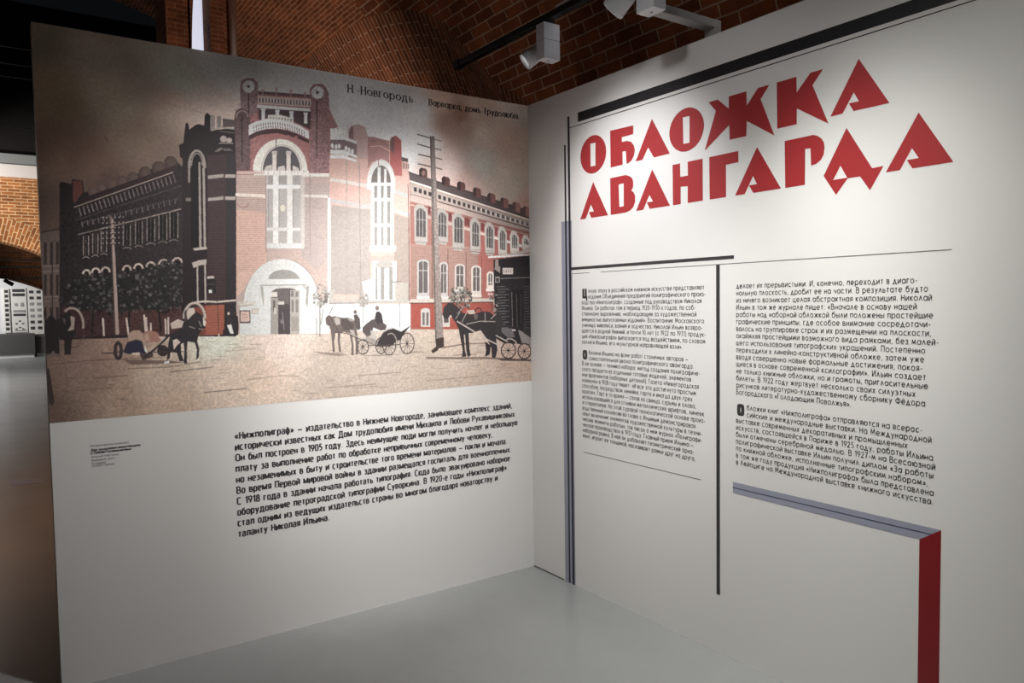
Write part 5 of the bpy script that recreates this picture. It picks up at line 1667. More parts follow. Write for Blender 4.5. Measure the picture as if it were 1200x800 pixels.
('p',(230,220,214),[(970,437),(990,435),(987,526),(967,527)]),
('p',(201,192,187),[(967,425),(994,422),(993,439),(967,441)]),
('p',(236,225,220),[(1039,430),(1059,428),(1057,520),(1036,521)]),
('p',(208,198,194),[(1036,418),(1063,415),(1063,432),(1036,434)]),
('p',(209,201,195),[(925,523),(938,501),(967,490),(966,527)]),
('p',(218,210,204),[(1067,519),(1068,485),(1098,495),(1101,516)]),
('p',(220,211,205),[(991,525),(996,500),(1026,489),(1033,522)]),
('p',(198,191,188),[(933,530),(1114,515),(1103,890),(922,895)]),
('p',(168,162,160),[(945,545),(970,543),(968,585),(944,586)]),
('p',(189,183,180),[(943,611),(968,609),(962,791),(937,792)]),
('p',(193,188,183),[(936,812),(961,811),(960,865),(935,866)]),
('p',(166,160,158),[(943,611),(948,611),(942,792),(937,792)]),
('p',(172,166,164),[(997,541),(1037,538),(1035,579),(995,582)]),
('p',(191,186,182),[(995,607),(1035,604),(1029,788),(989,790)]),
('p',(191,186,181),[(988,810),(1028,809),(1027,863),(987,864)]),
('p',(168,163,161),[(995,607),(1000,607),(994,789),(989,790)]),
('p',(177,171,169),[(1066,535),(1103,532),(1102,574),(1065,577)]),
('p',(190,185,181),[(1064,602),(1101,600),(1095,785),(1059,786)]),
('p',(186,182,177),[(1058,807),(1095,806),(1093,861),(1056,862)]),
('p',(169,164,162),[(1064,602),(1070,602),(1064,786),(1059,786)]),
('p',(230,224,210),[(1026,696),(1026,691),(1024,687),(1021,683),(1017,681),(1013,680),(1009,682),(1005,684),(1002,688),(1000,693),(999,698),(1000,703),(1002,707),(1004,711),(1008,713),(1012,714),(1016,713),(1020,710),(1023,706),(1025,701)]),
('p',(241,239,235),[(970,535),(997,533),(985,889),(959,890)]),
('p',(237,234,229),[(1039,529),(1066,527),(1055,887),(1028,888)]),
('p',(241,241,241),[(935,591),(1104,578),(1103,595),(935,608)]),
('p',(232,229,225),[(929,796),(1097,789),(1097,804),(928,811)]),
('p',(227,227,225),[(926,872),(1112,866),(1112,890),(926,895)]),
('p',(213,205,200),[(1109,532),(1127,530),(1116,885),(1099,886)]),
('p',(241,238,232),[(881,527),(1149,503),(1149,526),(880,549)]),
('l',(183,167,162),2.5,[(889,526),(888,546)]),
('l',(184,168,163),2.5,[(917,523),(916,544)]),
('l',(185,170,165),2.5,[(946,521),(945,541)]),
('l',(187,172,166),2.5,[(975,518),(974,539)]),
('l',(189,174,169),2.5,[(1004,516),(1003,537)]),
('l',(191,176,171),2.5,[(1033,513),(1033,534)]),
('l',(193,179,173),2.5,[(1063,511),(1062,532)]),
('l',(196,181,176),2.5,[(1093,508),(1092,529)]),
('l',(198,183,178),2.5,[(1123,505),(1123,526)]),
('p',(215,191,184),[(797,538),(929,526),(929,539),(797,550)]),
('p',(241,236,229),[(1114,519),(1256,507),(1255,524),(1114,536)]),
('p',(241,227,215),[(790,640),(926,635),(933,653),(789,654)]),
('p',(227,218,211),[(1107,624),(1246,617),(1245,632),(1106,637)]),
('l',(169,131,125),6.5,[(798,686),(798,691),(800,695),(803,699),(807,702),(812,705),(817,706),(823,706),(829,705),(834,703),(839,700),(843,697),(847,692),(849,687),(849,682)],0.6),
('l',(176,157,152),6.9,[(1164,671),(1165,676),(1167,680),(1170,684),(1174,687),(1180,689),(1186,691),(1192,691),(1199,690),(1205,688),(1210,685),(1215,681),(1219,677),(1221,672),(1222,668)],0.5),
('l',(162,144,140),3.8,[(1153,524),(1143,927)]),
('l',(167,136,130),3.3,[(935,546),(925,916)]),
('p',(227,227,225),[(1181,1175),(1181,1143),(1178,1112),(1170,1082),(1159,1054),(1145,1028),(1127,1005),(1107,985),(1085,969),(1061,957),(1037,949),(1011,945),(985,946),(960,951),(935,959),(911,972),(890,988),(870,1008),(853,1030),(838,1055),(827,1082),(818,1110),(813,1140),(811,1169)]),
('p',(227,227,225),[(792,1162),(1237,1159),(1232,1320),(787,1308)]),
('l',(197,194,187),3.0,[(1073,1004),(1091,975)],0.6),
('l',(201,197,190),2.9,[(1055,994),(1069,962)],0.6),
('l',(204,200,193),2.9,[(1036,986),(1046,954)],0.6),
('l',(208,204,196),2.9,[(1017,982),(1022,948)],0.6),
('l',(211,207,199),2.9,[(997,980),(998,947)],0.6),
('l',(215,210,202),2.9,[(977,982),(974,949)],0.6),
('l',(217,213,204),2.9,[(958,987),(950,955)],0.6),
('l',(220,215,206),2.9,[(939,995),(927,965)],0.6),
('l',(222,217,208),2.9,[(921,1006),(906,978)],0.6),
('l',(161,150,142),4.7,[(1175,1089),(1170,1074),(1165,1060),(1158,1047),(1151,1034),(1143,1022),(1135,1010),(1125,999),(1116,990),(1105,981),(1094,972),(1083,965),(1071,959),(1059,954),(1047,950)],0.8),
('l',(187,166,153),4.1,[(934,958),(923,964),(911,971),(900,978),(890,987),(879,996),(870,1006),(861,1017),(853,1028),(845,1040),(838,1052),(832,1065),(826,1079),(821,1092),(817,1106)],0.5),
('p',(164,161,156),[(1083,1043),(1082,1033),(1077,1024),(1069,1015),(1059,1008),(1046,1003),(1031,999),(1016,997),(1000,997),(984,1000),(970,1004),(957,1009),(946,1017),(938,1025),(933,1034),(931,1043)]),
('p',(188,186,181),[(1081,1030),(1107,1055),(1123,1098),(1106,1089),(1081,1047)]),
('p',(227,227,225),[(892,1044),(1125,1042),(1124,1068),(891,1068)]),
('l',(173,170,165),5.8,[(891,1075),(1124,1070)]),
('l',(191,188,182),3.3,[(937,1070),(936,1087)],0.8),
('l',(190,187,181),3.3,[(946,1070),(945,1087)],0.8),
('l',(189,186,180),3.3,[(955,1070),(954,1087)],0.8),
('l',(188,185,180),3.3,[(964,1070),(963,1087)],0.8),
('l',(187,184,179),3.3,[(973,1070),(973,1087)],0.8),
('l',(186,183,178),3.3,[(982,1070),(982,1087)],0.8),
('l',(186,183,178),3.3,[(992,1070),(991,1087)],0.8),
('l',(185,182,177),3.3,[(1001,1070),(1000,1087)],0.8),
('l',(184,181,176),3.3,[(1010,1070),(1010,1087)],0.8),
('l',(183,181,175),3.3,[(1019,1070),(1019,1087)],0.8),
('l',(182,180,174),3.4,[(1029,1070),(1028,1087)],0.8),
('l',(182,179,174),3.4,[(1038,1070),(1038,1087)],0.8),
('l',(181,178,173),3.4,[(1048,1070),(1047,1087)],0.8),
('l',(180,177,172),3.4,[(1057,1070),(1056,1087)],0.8),
('l',(180,177,172),3.4,[(1066,1070),(1066,1087)],0.8),
('l',(179,176,171),3.4,[(1076,1070),(1075,1087)],0.8),
('p',(177,175,168),[(891,1079),(905,1079),(907,1147),(904,1184)]),
('p',(169,167,162),[(1119,1076),(1134,1076),(1122,1187),(1113,1166)]),
('p',(113,106,104),[(935,1311),(942,1106),(965,1091),(1003,1087),(1050,1089),(1083,1106),(1077,1316)]),
('p',(224,219,212),[(942,1106),(973,1106),(972,1131),(941,1130)]),
('p',(166,161,154),[(943,1135),(976,1135),(971,1313),(937,1311)]),
('p',(107,99,98),[(951,1147),(962,1147),(960,1206),(949,1205)]),
('p',(204,198,191),[(954,1183),(966,1183),(965,1214),(953,1214)]),
('p',(85,78,80),[(976,1164),(1032,1165),(1028,1315),(971,1313)]),
('p',(212,207,200),[(976,1152),(1005,1152),(1005,1169),(975,1168)]),
('p',(186,180,172),[(1035,1098),(1084,1098),(1077,1316),(1028,1315)]),
('p',(124,119,118),[(1042,1102),(1053,1102),(1053,1131),(1041,1131)]),
('p',(133,128,126),[(1064,1106),(1077,1106),(1076,1132),(1063,1131)]),
('p',(130,126,123),[(1042,1144),(1053,1144),(1051,1207),(1040,1207)]),
('p',(141,136,132),[(1062,1144),(1076,1144),(1074,1208),(1061,1208)]),
('p',(163,156,148),[(1039,1228),(1075,1229),(1073,1301),(1037,1300)]),
('l',(81,73,75),4.2,[(1035,1089),(1028,1313)]),
('l',(159,153,152),5.8,[(995,1206),(1001,1291)],0.6),
('p',(155,147,144),[(1000,1253),(1000,1249),(999,1246),(997,1244),(995,1242),(992,1242),(990,1242),(987,1243),(985,1246),(984,1249),(983,1252),(984,1256),(985,1259),(987,1261),(989,1263),(991,1263),(994,1263),(996,1261),(998,1259),(1000,1256)],0.7),
('p',(90,78,77),[(791,1193),(841,1194),(839,1255),(789,1254)]),
('p',(226,197,186),[(795,1198),(836,1199),(835,1248),(793,1247)]),
('l',(172,138,131),3.2,[(802,1215),(826,1214)]),
('l',(172,137,131),3.2,[(802,1227),(826,1226)]),
('p',(187,175,167),[(845,1185),(880,1185),(879,1212),(844,1212)],0.8),
('p',(223,213,203),[(849,1190),(875,1190),(875,1208),(848,1208)]),
('l',(197,181,170),6.5,[(776,1174),(856,1167)]),
('p',(218,209,198),[(777,1149),(869,1150),(868,1167),(776,1166)],0.7),
('p',(66,60,63),[(727,1221),(739,1211),(751,1222),(754,1258),(730,1262)]),
('p',(220,202,190),[(746,1207),(746,1205),(745,1203),(743,1201),(742,1200),(740,1199),(738,1200),(736,1201),(735,1202),(734,1204),(733,1207),(734,1209),(734,1211),(736,1213),(737,1214),(739,1215),(741,1214),(743,1213),(744,1212),(745,1209)]),
('p',(241,241,235),[(730,1262),(750,1258),(760,1303),(744,1302),(737,1282)]),
('p',(58,52,55),[(710,1289),(730,1262),(737,1298),(764,1311),(713,1313)]),
('p',(59,53,53),[(760,1226),(771,1214),(782,1222),(784,1275),(779,1312),(762,1311),(761,1267)]),
('p',(77,63,59),[(778,1209),(777,1206),(776,1204),(775,1202),(773,1201),(771,1200),(769,1201),(767,1202),(766,1204),(765,1206),(764,1208),(764,1211),(765,1213),(767,1215),(769,1216),(771,1217),(773,1216),(775,1215),(776,1213),(777,1211)]),
('p',(217,183,173),[(1259,408),(1359,424),(1363,276),(1382,252),(1420,243),(1458,252),(1471,299),(1499,300),(1592,307),(1603,288),(1633,276),(1663,295),(1665,386),(1701,391),(1708,523),(1694,1313),(1232,1320)]),
('p',(174,165,159),[(1260,665),(1475,679),(1463,1121),(1247,1120)]),
('p',(169,155,147),[(1612,689),(1703,711),(1692,1155),(1601,1145)]),
('p',(201,174,171),[(1359,424),(1365,280),(1382,257),(1420,243),(1457,254),(1473,299),(1468,414)]),
('p',(143,119,120),[(1367,293),(1380,261),(1391,256),(1387,413),(1364,415)]),
('p',(176,136,134),[(1471,301),(1504,297),(1592,312),(1589,447),(1545,406),(1491,429),(1466,467)]),
('p',(179,108,106),[(1597,311),(1608,288),(1633,276),(1663,300),(1663,486),(1617,489),(1593,455)]),
('p',(127,100,101),[(1597,311),(1608,288),(1623,282),(1620,372),(1596,356)]),
('l',(151,126,125),5.4,[(1480,324),(1538,313),(1592,334)]),
('l',(241,202,194),3.6,[(1484,350),(1542,340),(1591,361)]),
('p',(241,241,236),[(1267,281),(1349,274),(1348,313),(1266,322)]),
('n',[(1267,279),(1349,269),(1348,313),(1266,322)],'f',0.06),
('p',(241,241,241),[(1266,320),(1339,312),(1408,332),(1408,345),(1338,329),(1265,337)]),
('p',(136,122,123),[(1265,339),(1338,331),(1408,347),(1406,402),(1337,385),(1264,388)]),
('p',(241,241,241),[(1283,367),(1283,363),(1282,360),(1280,357),(1278,355),(1276,355),(1273,356),(1271,358),(1269,361),(1268,365),(1268,369),(1268,373),(1269,376),(1271,379),(1273,380),(1275,381),(1278,380),(1280,378),(1282,375),(1283,371)]),
('p',(241,241,241),[(1304,369),(1303,365),(1302,362),(1301,359),(1299,357),(1296,357),(1294,358),(1292,360),(1290,363),(1289,367),(1288,371),(1288,375),(1289,378),(1291,381),(1293,383),(1296,383),(1298,382),(1300,380),(1302,377),(1303,373)]),
('p',(241,241,241),[(1320,365),(1320,361),(1318,358),(1317,355),(1315,354),(1312,353),(1310,354),(1308,356),(1306,359),(1305,363),(1304,367),(1304,371),(1305,374),(1307,377),(1309,379),(1312,379),(1314,378),(1316,376),(1318,373),(1319,369)]),
('p',(241,241,241),[(1356,372),(1356,368),(1355,365),(1354,362),(1351,360),(1349,360),(1346,361),(1344,363),(1342,366),(1341,370),(1341,374),(1341,378),(1342,381),(1344,384),(1346,386),(1348,386),(1351,385),(1353,383),(1355,380),(1356,376)]),
('p',(241,241,241),[(1373,379),(1372,375),(1371,372),(1370,369),(1367,367),(1365,367),(1363,368),(1360,370),(1358,373),(1357,377),(1357,381),(1357,385),(1358,388),(1360,391),(1362,393),(1364,393),(1367,392),(1369,390),(1371,387),(1372,383)]),
('p',(241,241,241),[(1391,384),(1391,380),(1390,376),(1388,374),(1386,372),(1383,372),(1381,373),(1379,375),(1377,378),(1376,381),(1375,386),(1375,390),(1376,393),(1378,396),(1380,397),(1383,398),(1385,397),(1388,395),(1389,392),(1391,388)]),
('p',(241,241,241),[(1264,388),(1337,383),(1406,404),(1406,417),(1336,400),(1263,405)]),
('p',(241,241,241),[(1263,416),(1336,411),(1405,426),(1405,437),(1336,426),(1262,431)]),
('p',(102,91,90),[(1660,386),(1701,391),(1701,409),(1665,408)]),
('p',(125,112,107),[(1670,417),(1675,416),(1674,448),(1669,449)]),
('p',(123,110,106),[(1680,418),(1685,418),(1684,447),(1679,448)]),
('p',(123,111,106),[(1690,420),(1695,419),(1695,446),(1689,447)]),
('p',(123,111,106),[(1700,421),(1705,420),(1705,446),(1700,446)]),
('p',(222,212,204),[(1260,528),(1469,546),(1468,565),(1259,547)]),
('p',(189,188,188),[(1616,562),(1701,583),(1701,602),(1615,582)]),
('p',(192,188,188),[(1257,635),(1475,656),(1475,675),(1256,654)]),
('p',(189,188,188),[(1613,666),(1735,691),(1734,711),(1612,686)]),
('l',(167,148,141),3.5,[(1264,682),(1475,676)],0.25),
('l',(166,148,141),3.5,[(1264,693),(1475,687)],0.25),
('l',(166,149,142),3.5,[(1264,705),(1474,699)],0.25),
('l',(166,149,142),3.5,[(1263,716),(1474,711)],0.25),
('l',(166,150,143),3.5,[(1263,727),(1474,722)],0.25),
('l',(166,151,144),3.5,[(1263,738),(1473,734)],0.25),
('l',(166,151,144),3.5,[(1262,750),(1473,745)],0.25),
('l',(166,151,145),3.5,[(1262,761),(1473,757)],0.25),
('l',(166,152,146),3.5,[(1262,772),(1472,768)],0.25),
('l',(166,153,146),3.5,[(1261,783),(1472,780)],0.25),
('l',(166,153,147),3.5,[(1261,795),(1472,792)],0.25),
('l',(166,154,148),3.5,[(1261,806),(1472,803)],0.25),
('l',(167,155,148),3.5,[(1260,817),(1471,815)],0.25),
('l',(167,155,149),3.5,[(1260,828),(1471,826)],0.25),
('l',(167,156,150),3.5,[(1260,840),(1471,838)],0.25),
('l',(167,156,150),3.5,[(1259,851),(1470,850)],0.25),
('l',(167,157,151),3.5,[(1259,862),(1470,861)],0.25),
('l',(168,157,151),3.5,[(1259,873),(1470,873)],0.25),
('l',(168,157,151),3.5,[(1258,885),(1469,884)],0.25),
('l',(168,157,152),3.5,[(1258,896),(1469,896)],0.25),
('l',(168,158,152),3.5,[(1258,907),(1469,908)],0.25),
('l',(168,158,152),3.5,[(1257,918),(1468,919)],0.25),
('l',(169,158,152),3.5,[(1257,930),(1468,931)],0.25),
('l',(169,158,152),3.5,[(1257,941),(1468,943)],0.25),
('l',(169,158,152),3.5,[(1257,952),(1467,954)],0.25),
('l',(169,158,152),3.5,[(1256,963),(1467,966)],0.25),
('l',(169,158,152),3.5,[(1256,975),(1467,978)],0.25),
('l',(169,158,152),3.5,[(1256,986),(1467,989)],0.25),
('l',(169,158,152),3.5,[(1255,997),(1466,1001)],0.25),
('l',(169,158,151),3.5,[(1255,1009),(1466,1012)],0.25),
('l',(169,157,151),3.5,[(1255,1020),(1466,1024)],0.25),
('l',(169,157,151),3.5,[(1254,1031),(1465,1036)],0.25),
('l',(169,156,150),3.5,[(1254,1043),(1465,1047)],0.25),
('l',(169,156,150),3.5,[(1254,1054),(1465,1059)],0.25),
('l',(169,155,149),3.5,[(1253,1065),(1464,1071)],0.25),
('l',(169,155,148),3.5,[(1253,1076),(1464,1082)],0.25),
('l',(168,154,147),3.5,[(1253,1088),(1464,1094)],0.25),
('l',(168,153,146),3.5,[(1252,1099),(1463,1106)],0.25),
('l',(168,152,145),3.5,[(1252,1110),(1463,1117)],0.25),
('l',(194,157,150),3.5,[(1266,450),(1466,454)],0.3),
('l',(190,154,147),3.5,[(1266,460),(1466,465)],0.3),
('l',(186,151,144),3.5,[(1266,471),(1466,475)],0.3),
('l',(182,148,142),3.5,[(1265,481),(1466,486)],0.3),
('l',(178,146,139),3.5,[(1265,491),(1465,497)],0.3),
('l',(175,144,137),3.5,[(1265,502),(1465,507)],0.3),
('l',(172,142,135),3.5,[(1265,512),(1465,518)],0.3),
('p',(228,227,225),[(1459,547),(1459,538),(1462,513),(1468,489),(1476,466),(1488,447),(1502,431),(1518,419),(1534,412),(1551,411),(1568,414),(1583,423),(1597,437),(1608,455),(1616,476),(1620,500),(1622,525),(1621,534),(1620,580),(1458,573)]),
('p',(122,115,112),[(1483,536),(1485,517),(1489,499),(1496,483),(1504,468),(1513,457),(1524,448),(1536,443),(1548,442),(1559,445),(1570,452),(1579,462),(1587,475),(1592,491),(1596,509),(1597,527)]),
('l',(167,118,112),4.1,[(1528,412),(1527,443)]),
('p',(219,219,217),[(1483,536),(1612,526),(1602,889),(1474,893)]),
('p',(142,137,134),[(1500,553),(1517,551),(1515,614),(1498,615)]),
('p',(153,150,146),[(1498,633),(1515,632),(1512,748),(1495,749)]),
('p',(152,149,146),[(1494,767),(1511,766),(1509,865),(1492,865)]),
('p',(139,134,131),[(1539,550),(1554,548),(1552,611),(1537,612)]),
('p',(151,148,144),[(1537,630),(1552,629),(1549,746),(1534,747)]),
('p',(150,147,144),[(1533,765),(1548,764),(1546,864),(1531,864)]),
('p',(136,132,129),[(1574,547),(1594,545),(1592,609),(1572,610)]),
('p',(149,146,142),[(1572,628),(1591,627),(1588,744),(1569,745)]),
('p',(148,145,142),[(1568,763),(1588,763),(1585,862),(1565,863)]),
('p',(227,227,225),[(1522,453),(1539,451),(1537,541),(1519,542)]),
('p',(227,227,225),[(1559,459),(1573,457),(1571,538),(1557,539)]),
('p',(227,227,225),[(1465,866),(1618,861),(1617,891),(1464,895)]),
('p',(168,163,157),[(1468,920),(1607,916),(1606,944),(1468,946)],0.5),
('p',(227,227,225),[(1480,946),(1619,944),(1613,1159),(1474,1157)]),
('p',(177,173,167),[(1598,962),(1596,955),(1589,949),(1578,944),(1564,941),(1549,940),(1533,942),(1519,945),(1509,950),(1501,957),(1499,964),(1501,971),(1508,977),(1519,982),(1532,985),(1547,986),(1563,984),(1577,981),(1588,976),(1595,969)]),
('p',(157,154,150),[(1496,977),(1508,977),(1504,1148),(1491,1148)]),
('p',(155,152,148),[(1525,977),(1548,977),(1543,1149),(1521,1149)]),
('p',(153,150,146),[(1575,976),(1595,976),(1591,1149),(1571,1149)]),
('p',(218,218,217),[(1417,1054),(1485,1036),(1482,1153),(1433,1152)]),
('p',(185,178,169),[(1608,1053),(1684,1062),(1682,1155),(1606,1154)]),
('l',(125,120,114),5.5,[(1593,1056),(1644,1053)]),
('l',(167,158,153),4.4,[(1349,434),(1331,1151)]),
('l',(156,145,139),4.4,[(1419,436),(1409,1152)]),
('l',(111,89,84),5.1,[(1698,528),(1698,739),(1689,1313)]),
('p',(227,227,225),[(1237,1168),(1695,1174),(1691,1322),(1233,1307)]),
('l',(147,142,136),6.7,[(1237,1166),(1692,1162)]),
('p',(184,180,174),[(1237,1150),(1692,1155),(1692,1167),(1237,1162)]),
('p',(227,227,225),[(1243,632),(1258,631),(1243,1150),(1228,1150)]),
('p',(185,180,173),[(1239,1098),(1266,1098),(1265,1150),(1237,1150)]),
('p',(154,110,102),[(1709,500),(2519,664),(2508,1340),(1694,1313)]),
('p',(172,109,101),[(2141,718),(2518,767),(2508,1340),(2128,1327)]),
('p',(161,132,122),[(1705,849),(2138,855),(2132,1160),(1698,1155)]),
('p',(96,86,86),[(1704,459),(1730,466),(2520,628),(2519,675),(1708,505)]),
('l',(71,61,64),5.8,[(1704,464),(2520,628)]),
('l',(241,232,224),9.7,[(1713,511),(2519,682)]),
('p',(185,170,161),[(1713,518),(2519,690),(2518,751),(1711,610)]),
('p',(57,52,54),[(1733,540),(1751,543),(1750,567),(1733,563)]),
('p',(177,168,162),[(1727,538),(1732,538),(1731,561),(1726,561)]),
('p',(56,51,53),[(1763,546),(1780,549),(1780,573),(1762,569)]),
('p',(176,168,162),[(1756,544),(1761,544),(1761,567),(1756,567)]),
('p',(56,51,53),[(1793,552),(1810,556),(1810,579),(1792,575)]),
('p',(177,168,162),[(1786,550),(1791,550),(1791,573),(1785,574)]),
('p',(56,50,53),[(1823,558),(1840,562),(1840,585),(1822,581)]),
('p',(177,168,162),[(1816,557),(1821,556),(1821,580),(1815,580)]),
('p',(56,51,53),[(1853,565),(1871,568),(1870,591),(1852,587)]),
('p',(179,170,164),[(1846,563),(1851,563),(1851,586),(1845,586)]),
('p',(56,51,53),[(1883,571),(1901,575),(1900,597),(1883,593)]),
('p',(180,171,165),[(1877,569),(1882,569),(1881,592),(1876,593)]),
('p',(57,51,54),[(1914,578),(1932,581),(1931,603),(1914,599)]),
('p',(184,174,168),[(1907,576),(1913,575),(1912,599),(1907,599)]),
('p',(58,52,55),[(1945,584),(1963,587),(1962,610),(1945,605)]),
('p',(187,178,171),[(1938,582),(1944,582),(1943,605),(1938,606)]),
('p',(60,54,57),[(1977,591),(1994,594),(1994,616),(1976,611)]),
('p',(192,182,176),[(1969,589),(1975,588),(1975,612),(1969,612)]),
('p',(61,55,58),[(2008,597),(2026,601),(2025,622),(2008,618)]),
('p',(198,188,181),[(2001,595),(2007,595),(2006,619),(2001,619)]),
('p',(63,57,60),[(2040,604),(2058,607),(2057,629),(2040,624)]),
('p',(205,194,187),[(2033,602),(2038,601),(2038,626),(2032,626)]),
('p',(66,59,63),[(2072,610),(2090,614),(2089,635),(2072,630)]),
('p',(214,204,196),[(2065,609),(2071,608),(2070,632),(2064,633)]),
('p',(69,63,66),[(2105,617),(2122,621),(2122,642),(2104,637)]),
('p',(224,213,205),[(2097,615),(2103,615),(2103,639),(2097,640)]),
('p',(72,65,69),[(2137,624),(2155,627),(2154,648),(2137,643)]),
('p',(236,224,215),[(2130,622),(2136,622),(2135,646),(2129,646)]),
('p',(76,69,72),[(2170,631),(2188,634),(2187,655),(2170,650)]),
('p',(241,234,225),[(2163,629),(2169,629),(2168,653),(2162,653)]),
('p',(80,71,76),[(2204,638),(2221,641),(2221,662),(2203,657)]),
('p',(241,241,237),[(2196,636),(2202,636),(2202,660),(2196,660)]),
('p',(83,74,79),[(2237,645),(2255,648),(2254,668),(2237,663)]),
('p',(241,241,241),[(2230,643),(2236,643),(2235,667),(2229,668)]),
('p',(87,78,83),[(2271,652),(2289,655),(2288,675),(2271,670)]),
('p',(241,241,241),[(2264,650),(2270,650),(2269,674),(2263,675)]),
('p',(93,83,88),[(2306,659),(2323,662),(2322,682),(2305,677)]),
('p',(241,241,241),[(2298,657),(2304,657),(2303,682),(2297,682)]),
('p',(98,88,93),[(2340,666),(2357,670),(2357,689),(2340,684)]),
('p',(241,241,241),[(2332,664),(2338,664),(2338,689),(2332,689)]),
('p',(104,93,99),[(2375,674),(2392,677),(2392,696),(2375,691)]),
('p',(241,241,241),[(2367,671),(2373,671),(2373,696),(2366,697)]),
('p',(110,98,105),[(2410,681),(2427,684),(2427,703),(2410,698)]),
('p',(241,241,241),[(2402,679),(2408,678),(2408,704),(2402,704)]),
('p',(109,97,104),[(2446,688),(2463,692),(2462,710),(2445,705)]),
('p',(241,241,241),[(2437,686),(2444,686),(2443,711),(2437,712)]),
('p',(107,96,102),[(2481,696),(2499,699),(2498,717),(2481,712)]),
('p',(241,241,241),[(2473,694),(2480,693),(2479,719),(2473,719)]),
('p',(190,172,164),[(1712,573),(2518,721),(2518,751),(1711,619)]),
('l',(91,75,74),6.4,[(1885,610),(2518,731)]),
('l',(126,113,108),4.7,[(1712,580),(1885,610)]),
('l',(203,189,181),5.8,[(1710,637),(2518,772)],0.8),
('p',(96,68,65),[(1766,479),(1767,445),(1778,432),(1809,436),(1817,447),(1816,489)]),
('p',(61,49,49),[(1766,479),(1767,445),(1778,432),(1788,434),(1787,482)]),
('p',(100,71,68),[(1906,515),(1907,479),(1918,467),(1951,471),(1960,482),(1959,525)]),
('p',(62,50,50),[(1906,515),(1907,479),(1918,467),(1929,468),(1928,518)]),
('p',(112,80,76),[(2005,536),(2006,500),(2017,487),(2051,492),(2060,503),(2059,546)]),
('p',(67,54,55),[(2005,536),(2006,500),(2017,487),(2029,489),(2027,539)]),
('p',(126,90,86),[(2109,562),(2110,526),(2122,513),(2156,517),(2166,529),(2165,573)]),
('p',(77,62,62),[(2109,562),(2110,526),(2122,513),(2133,514),(2132,565)]),
('p',(144,103,98),[(2208,587),(2208,550),(2221,537),(2256,542),(2265,554),(2265,598)]),
('p',(87,70,71),[(2208,587),(2208,550),(2221,537),(2232,539),(2231,591)]),
('p',(163,116,111),[(2297,609),(2298,571),(2310,558),(2346,563),(2356,575),(2355,620)]),
('p',(98,79,80),[(2297,609),(2298,571),(2310,558),(2322,560),(2321,612)]),
('p',(177,126,121),[(2382,629),(2383,591),(2395,578),(2432,583),(2442,595),(2441,641)]),
('p',(108,86,87),[(2382,629),(2383,591),(2395,578),(2408,579),(2407,632)]),
('p',(175,124,119),[(2456,650),(2457,612),(2470,598),(2508,604),(2518,616),(2517,662)]),
('p',(109,87,88),[(2456,650),(2457,612),(2470,598),(2482,600),(2481,654)]),
('p',(144,118,110),[(1804,460),(1804,456),(1802,452),(1800,449),(1797,447),(1793,447),(1789,448),(1786,450),(1784,454),(1782,458),(1781,462),(1782,466),(1783,470),(1786,473),(1789,474),(1792,475),(1796,474),(1799,472),(1802,468),(1804,464)]),
('p',(169,164,159),[(1730,659),(1751,630),(1788,633),(1814,664),(1810,837),(1731,835)]),
('p',(81,77,77),[(1745,672),(1761,653),(1787,656),(1802,674),(1799,809),(1741,807)]),
('l',(163,159,155),4.2,[(1763,657),(1760,806)]),
('l',(163,159,155),4.2,[(1784,656),(1781,805)]),
('l',(161,156,152),3.7,[(1745,714),(1803,716)]),
('p',(171,167,162),[(1729,821),(1808,823),(1799,853),(1736,848)]),
('l',(101,84,80),3.7,[(1731,837),(1805,839)],0.7),
('p',(166,161,156),[(1868,675),(1887,645),(1919,648),(1944,680),(1940,832),(1869,830)]),
('p',(76,72,72),[(1882,688),(1896,668),(1919,672),(1931,690),(1929,804),(1880,801)]),
('l',(159,154,150),4.3,[(1898,673),(1895,801)]),
('l',(160,155,151),4.3,[(1916,672),(1913,800)]),
('l',(157,152,148),3.8,[(1883,730),(1932,733)]),
('p',(166,161,156),[(1867,816),(1938,818),(1929,849),(1874,844)]),
('l',(98,80,76),3.8,[(1869,832),(1935,835)],0.7),
('p',(169,164,158),[(1968,693),(1988,663),(2023,666),(2049,698),(2046,863),(1970,860)]),
('p',(76,72,72),[(1984,707),(1998,687),(2023,690),(2037,709),(2034,834),(1981,831)]),
('l',(160,155,151),4.3,[(2000,691),(1997,830)]),
('l',(162,158,153),4.3,[(2020,690),(2017,830)]),
('l',(159,154,149),3.9,[(1984,750),(2037,752)]),
('p',(167,162,157),[(1968,846),(2043,848),(2034,880),(1975,874)]),
('l',(101,81,77),3.9,[(1970,862),(2040,865)],0.7),
('p',(183,178,172),[(2086,716),(2104,686),(2135,689),(2158,722),(2155,879),(2088,876)]),
('p',(81,77,77),[(2102,730),(2113,710),(2134,714),(2145,733),(2143,850),(2099,847)]),
('l',(171,166,162),4.4,[(2115,715),(2112,846)]),
('l',(174,169,164),4.4,[(2132,714),(2129,846)]),
('l',(170,164,159),3.9,[(2102,773),(2145,777)]),
('p',(175,169,164),[(2086,862),(2152,865),(2143,897),(2094,891)]),
('l',(110,87,83),3.9,[(2088,878),(2149,882)],0.7),
('p',(199,192,186),[(2184,736),(2202,705),(2232,709),(2255,742),(2252,887),(2187,883)]),
('p',(87,83,83),[(2200,750),(2211,730),(2231,734),(2242,753),(2240,857),(2198,853)]),
('l',(184,179,175),4.5,[(2212,734),(2210,853)]),
('l',(188,183,178),4.5,[(2229,734),(2227,853)]),
('l',(183,177,172),4.0,[(2201,794),(2242,798)]),
('p',(187,181,175),[(2184,869),(2250,872),(2240,904),(2193,898)]),
('l',(122,97,92),4.0,[(2187,886),(2246,889)],0.7),
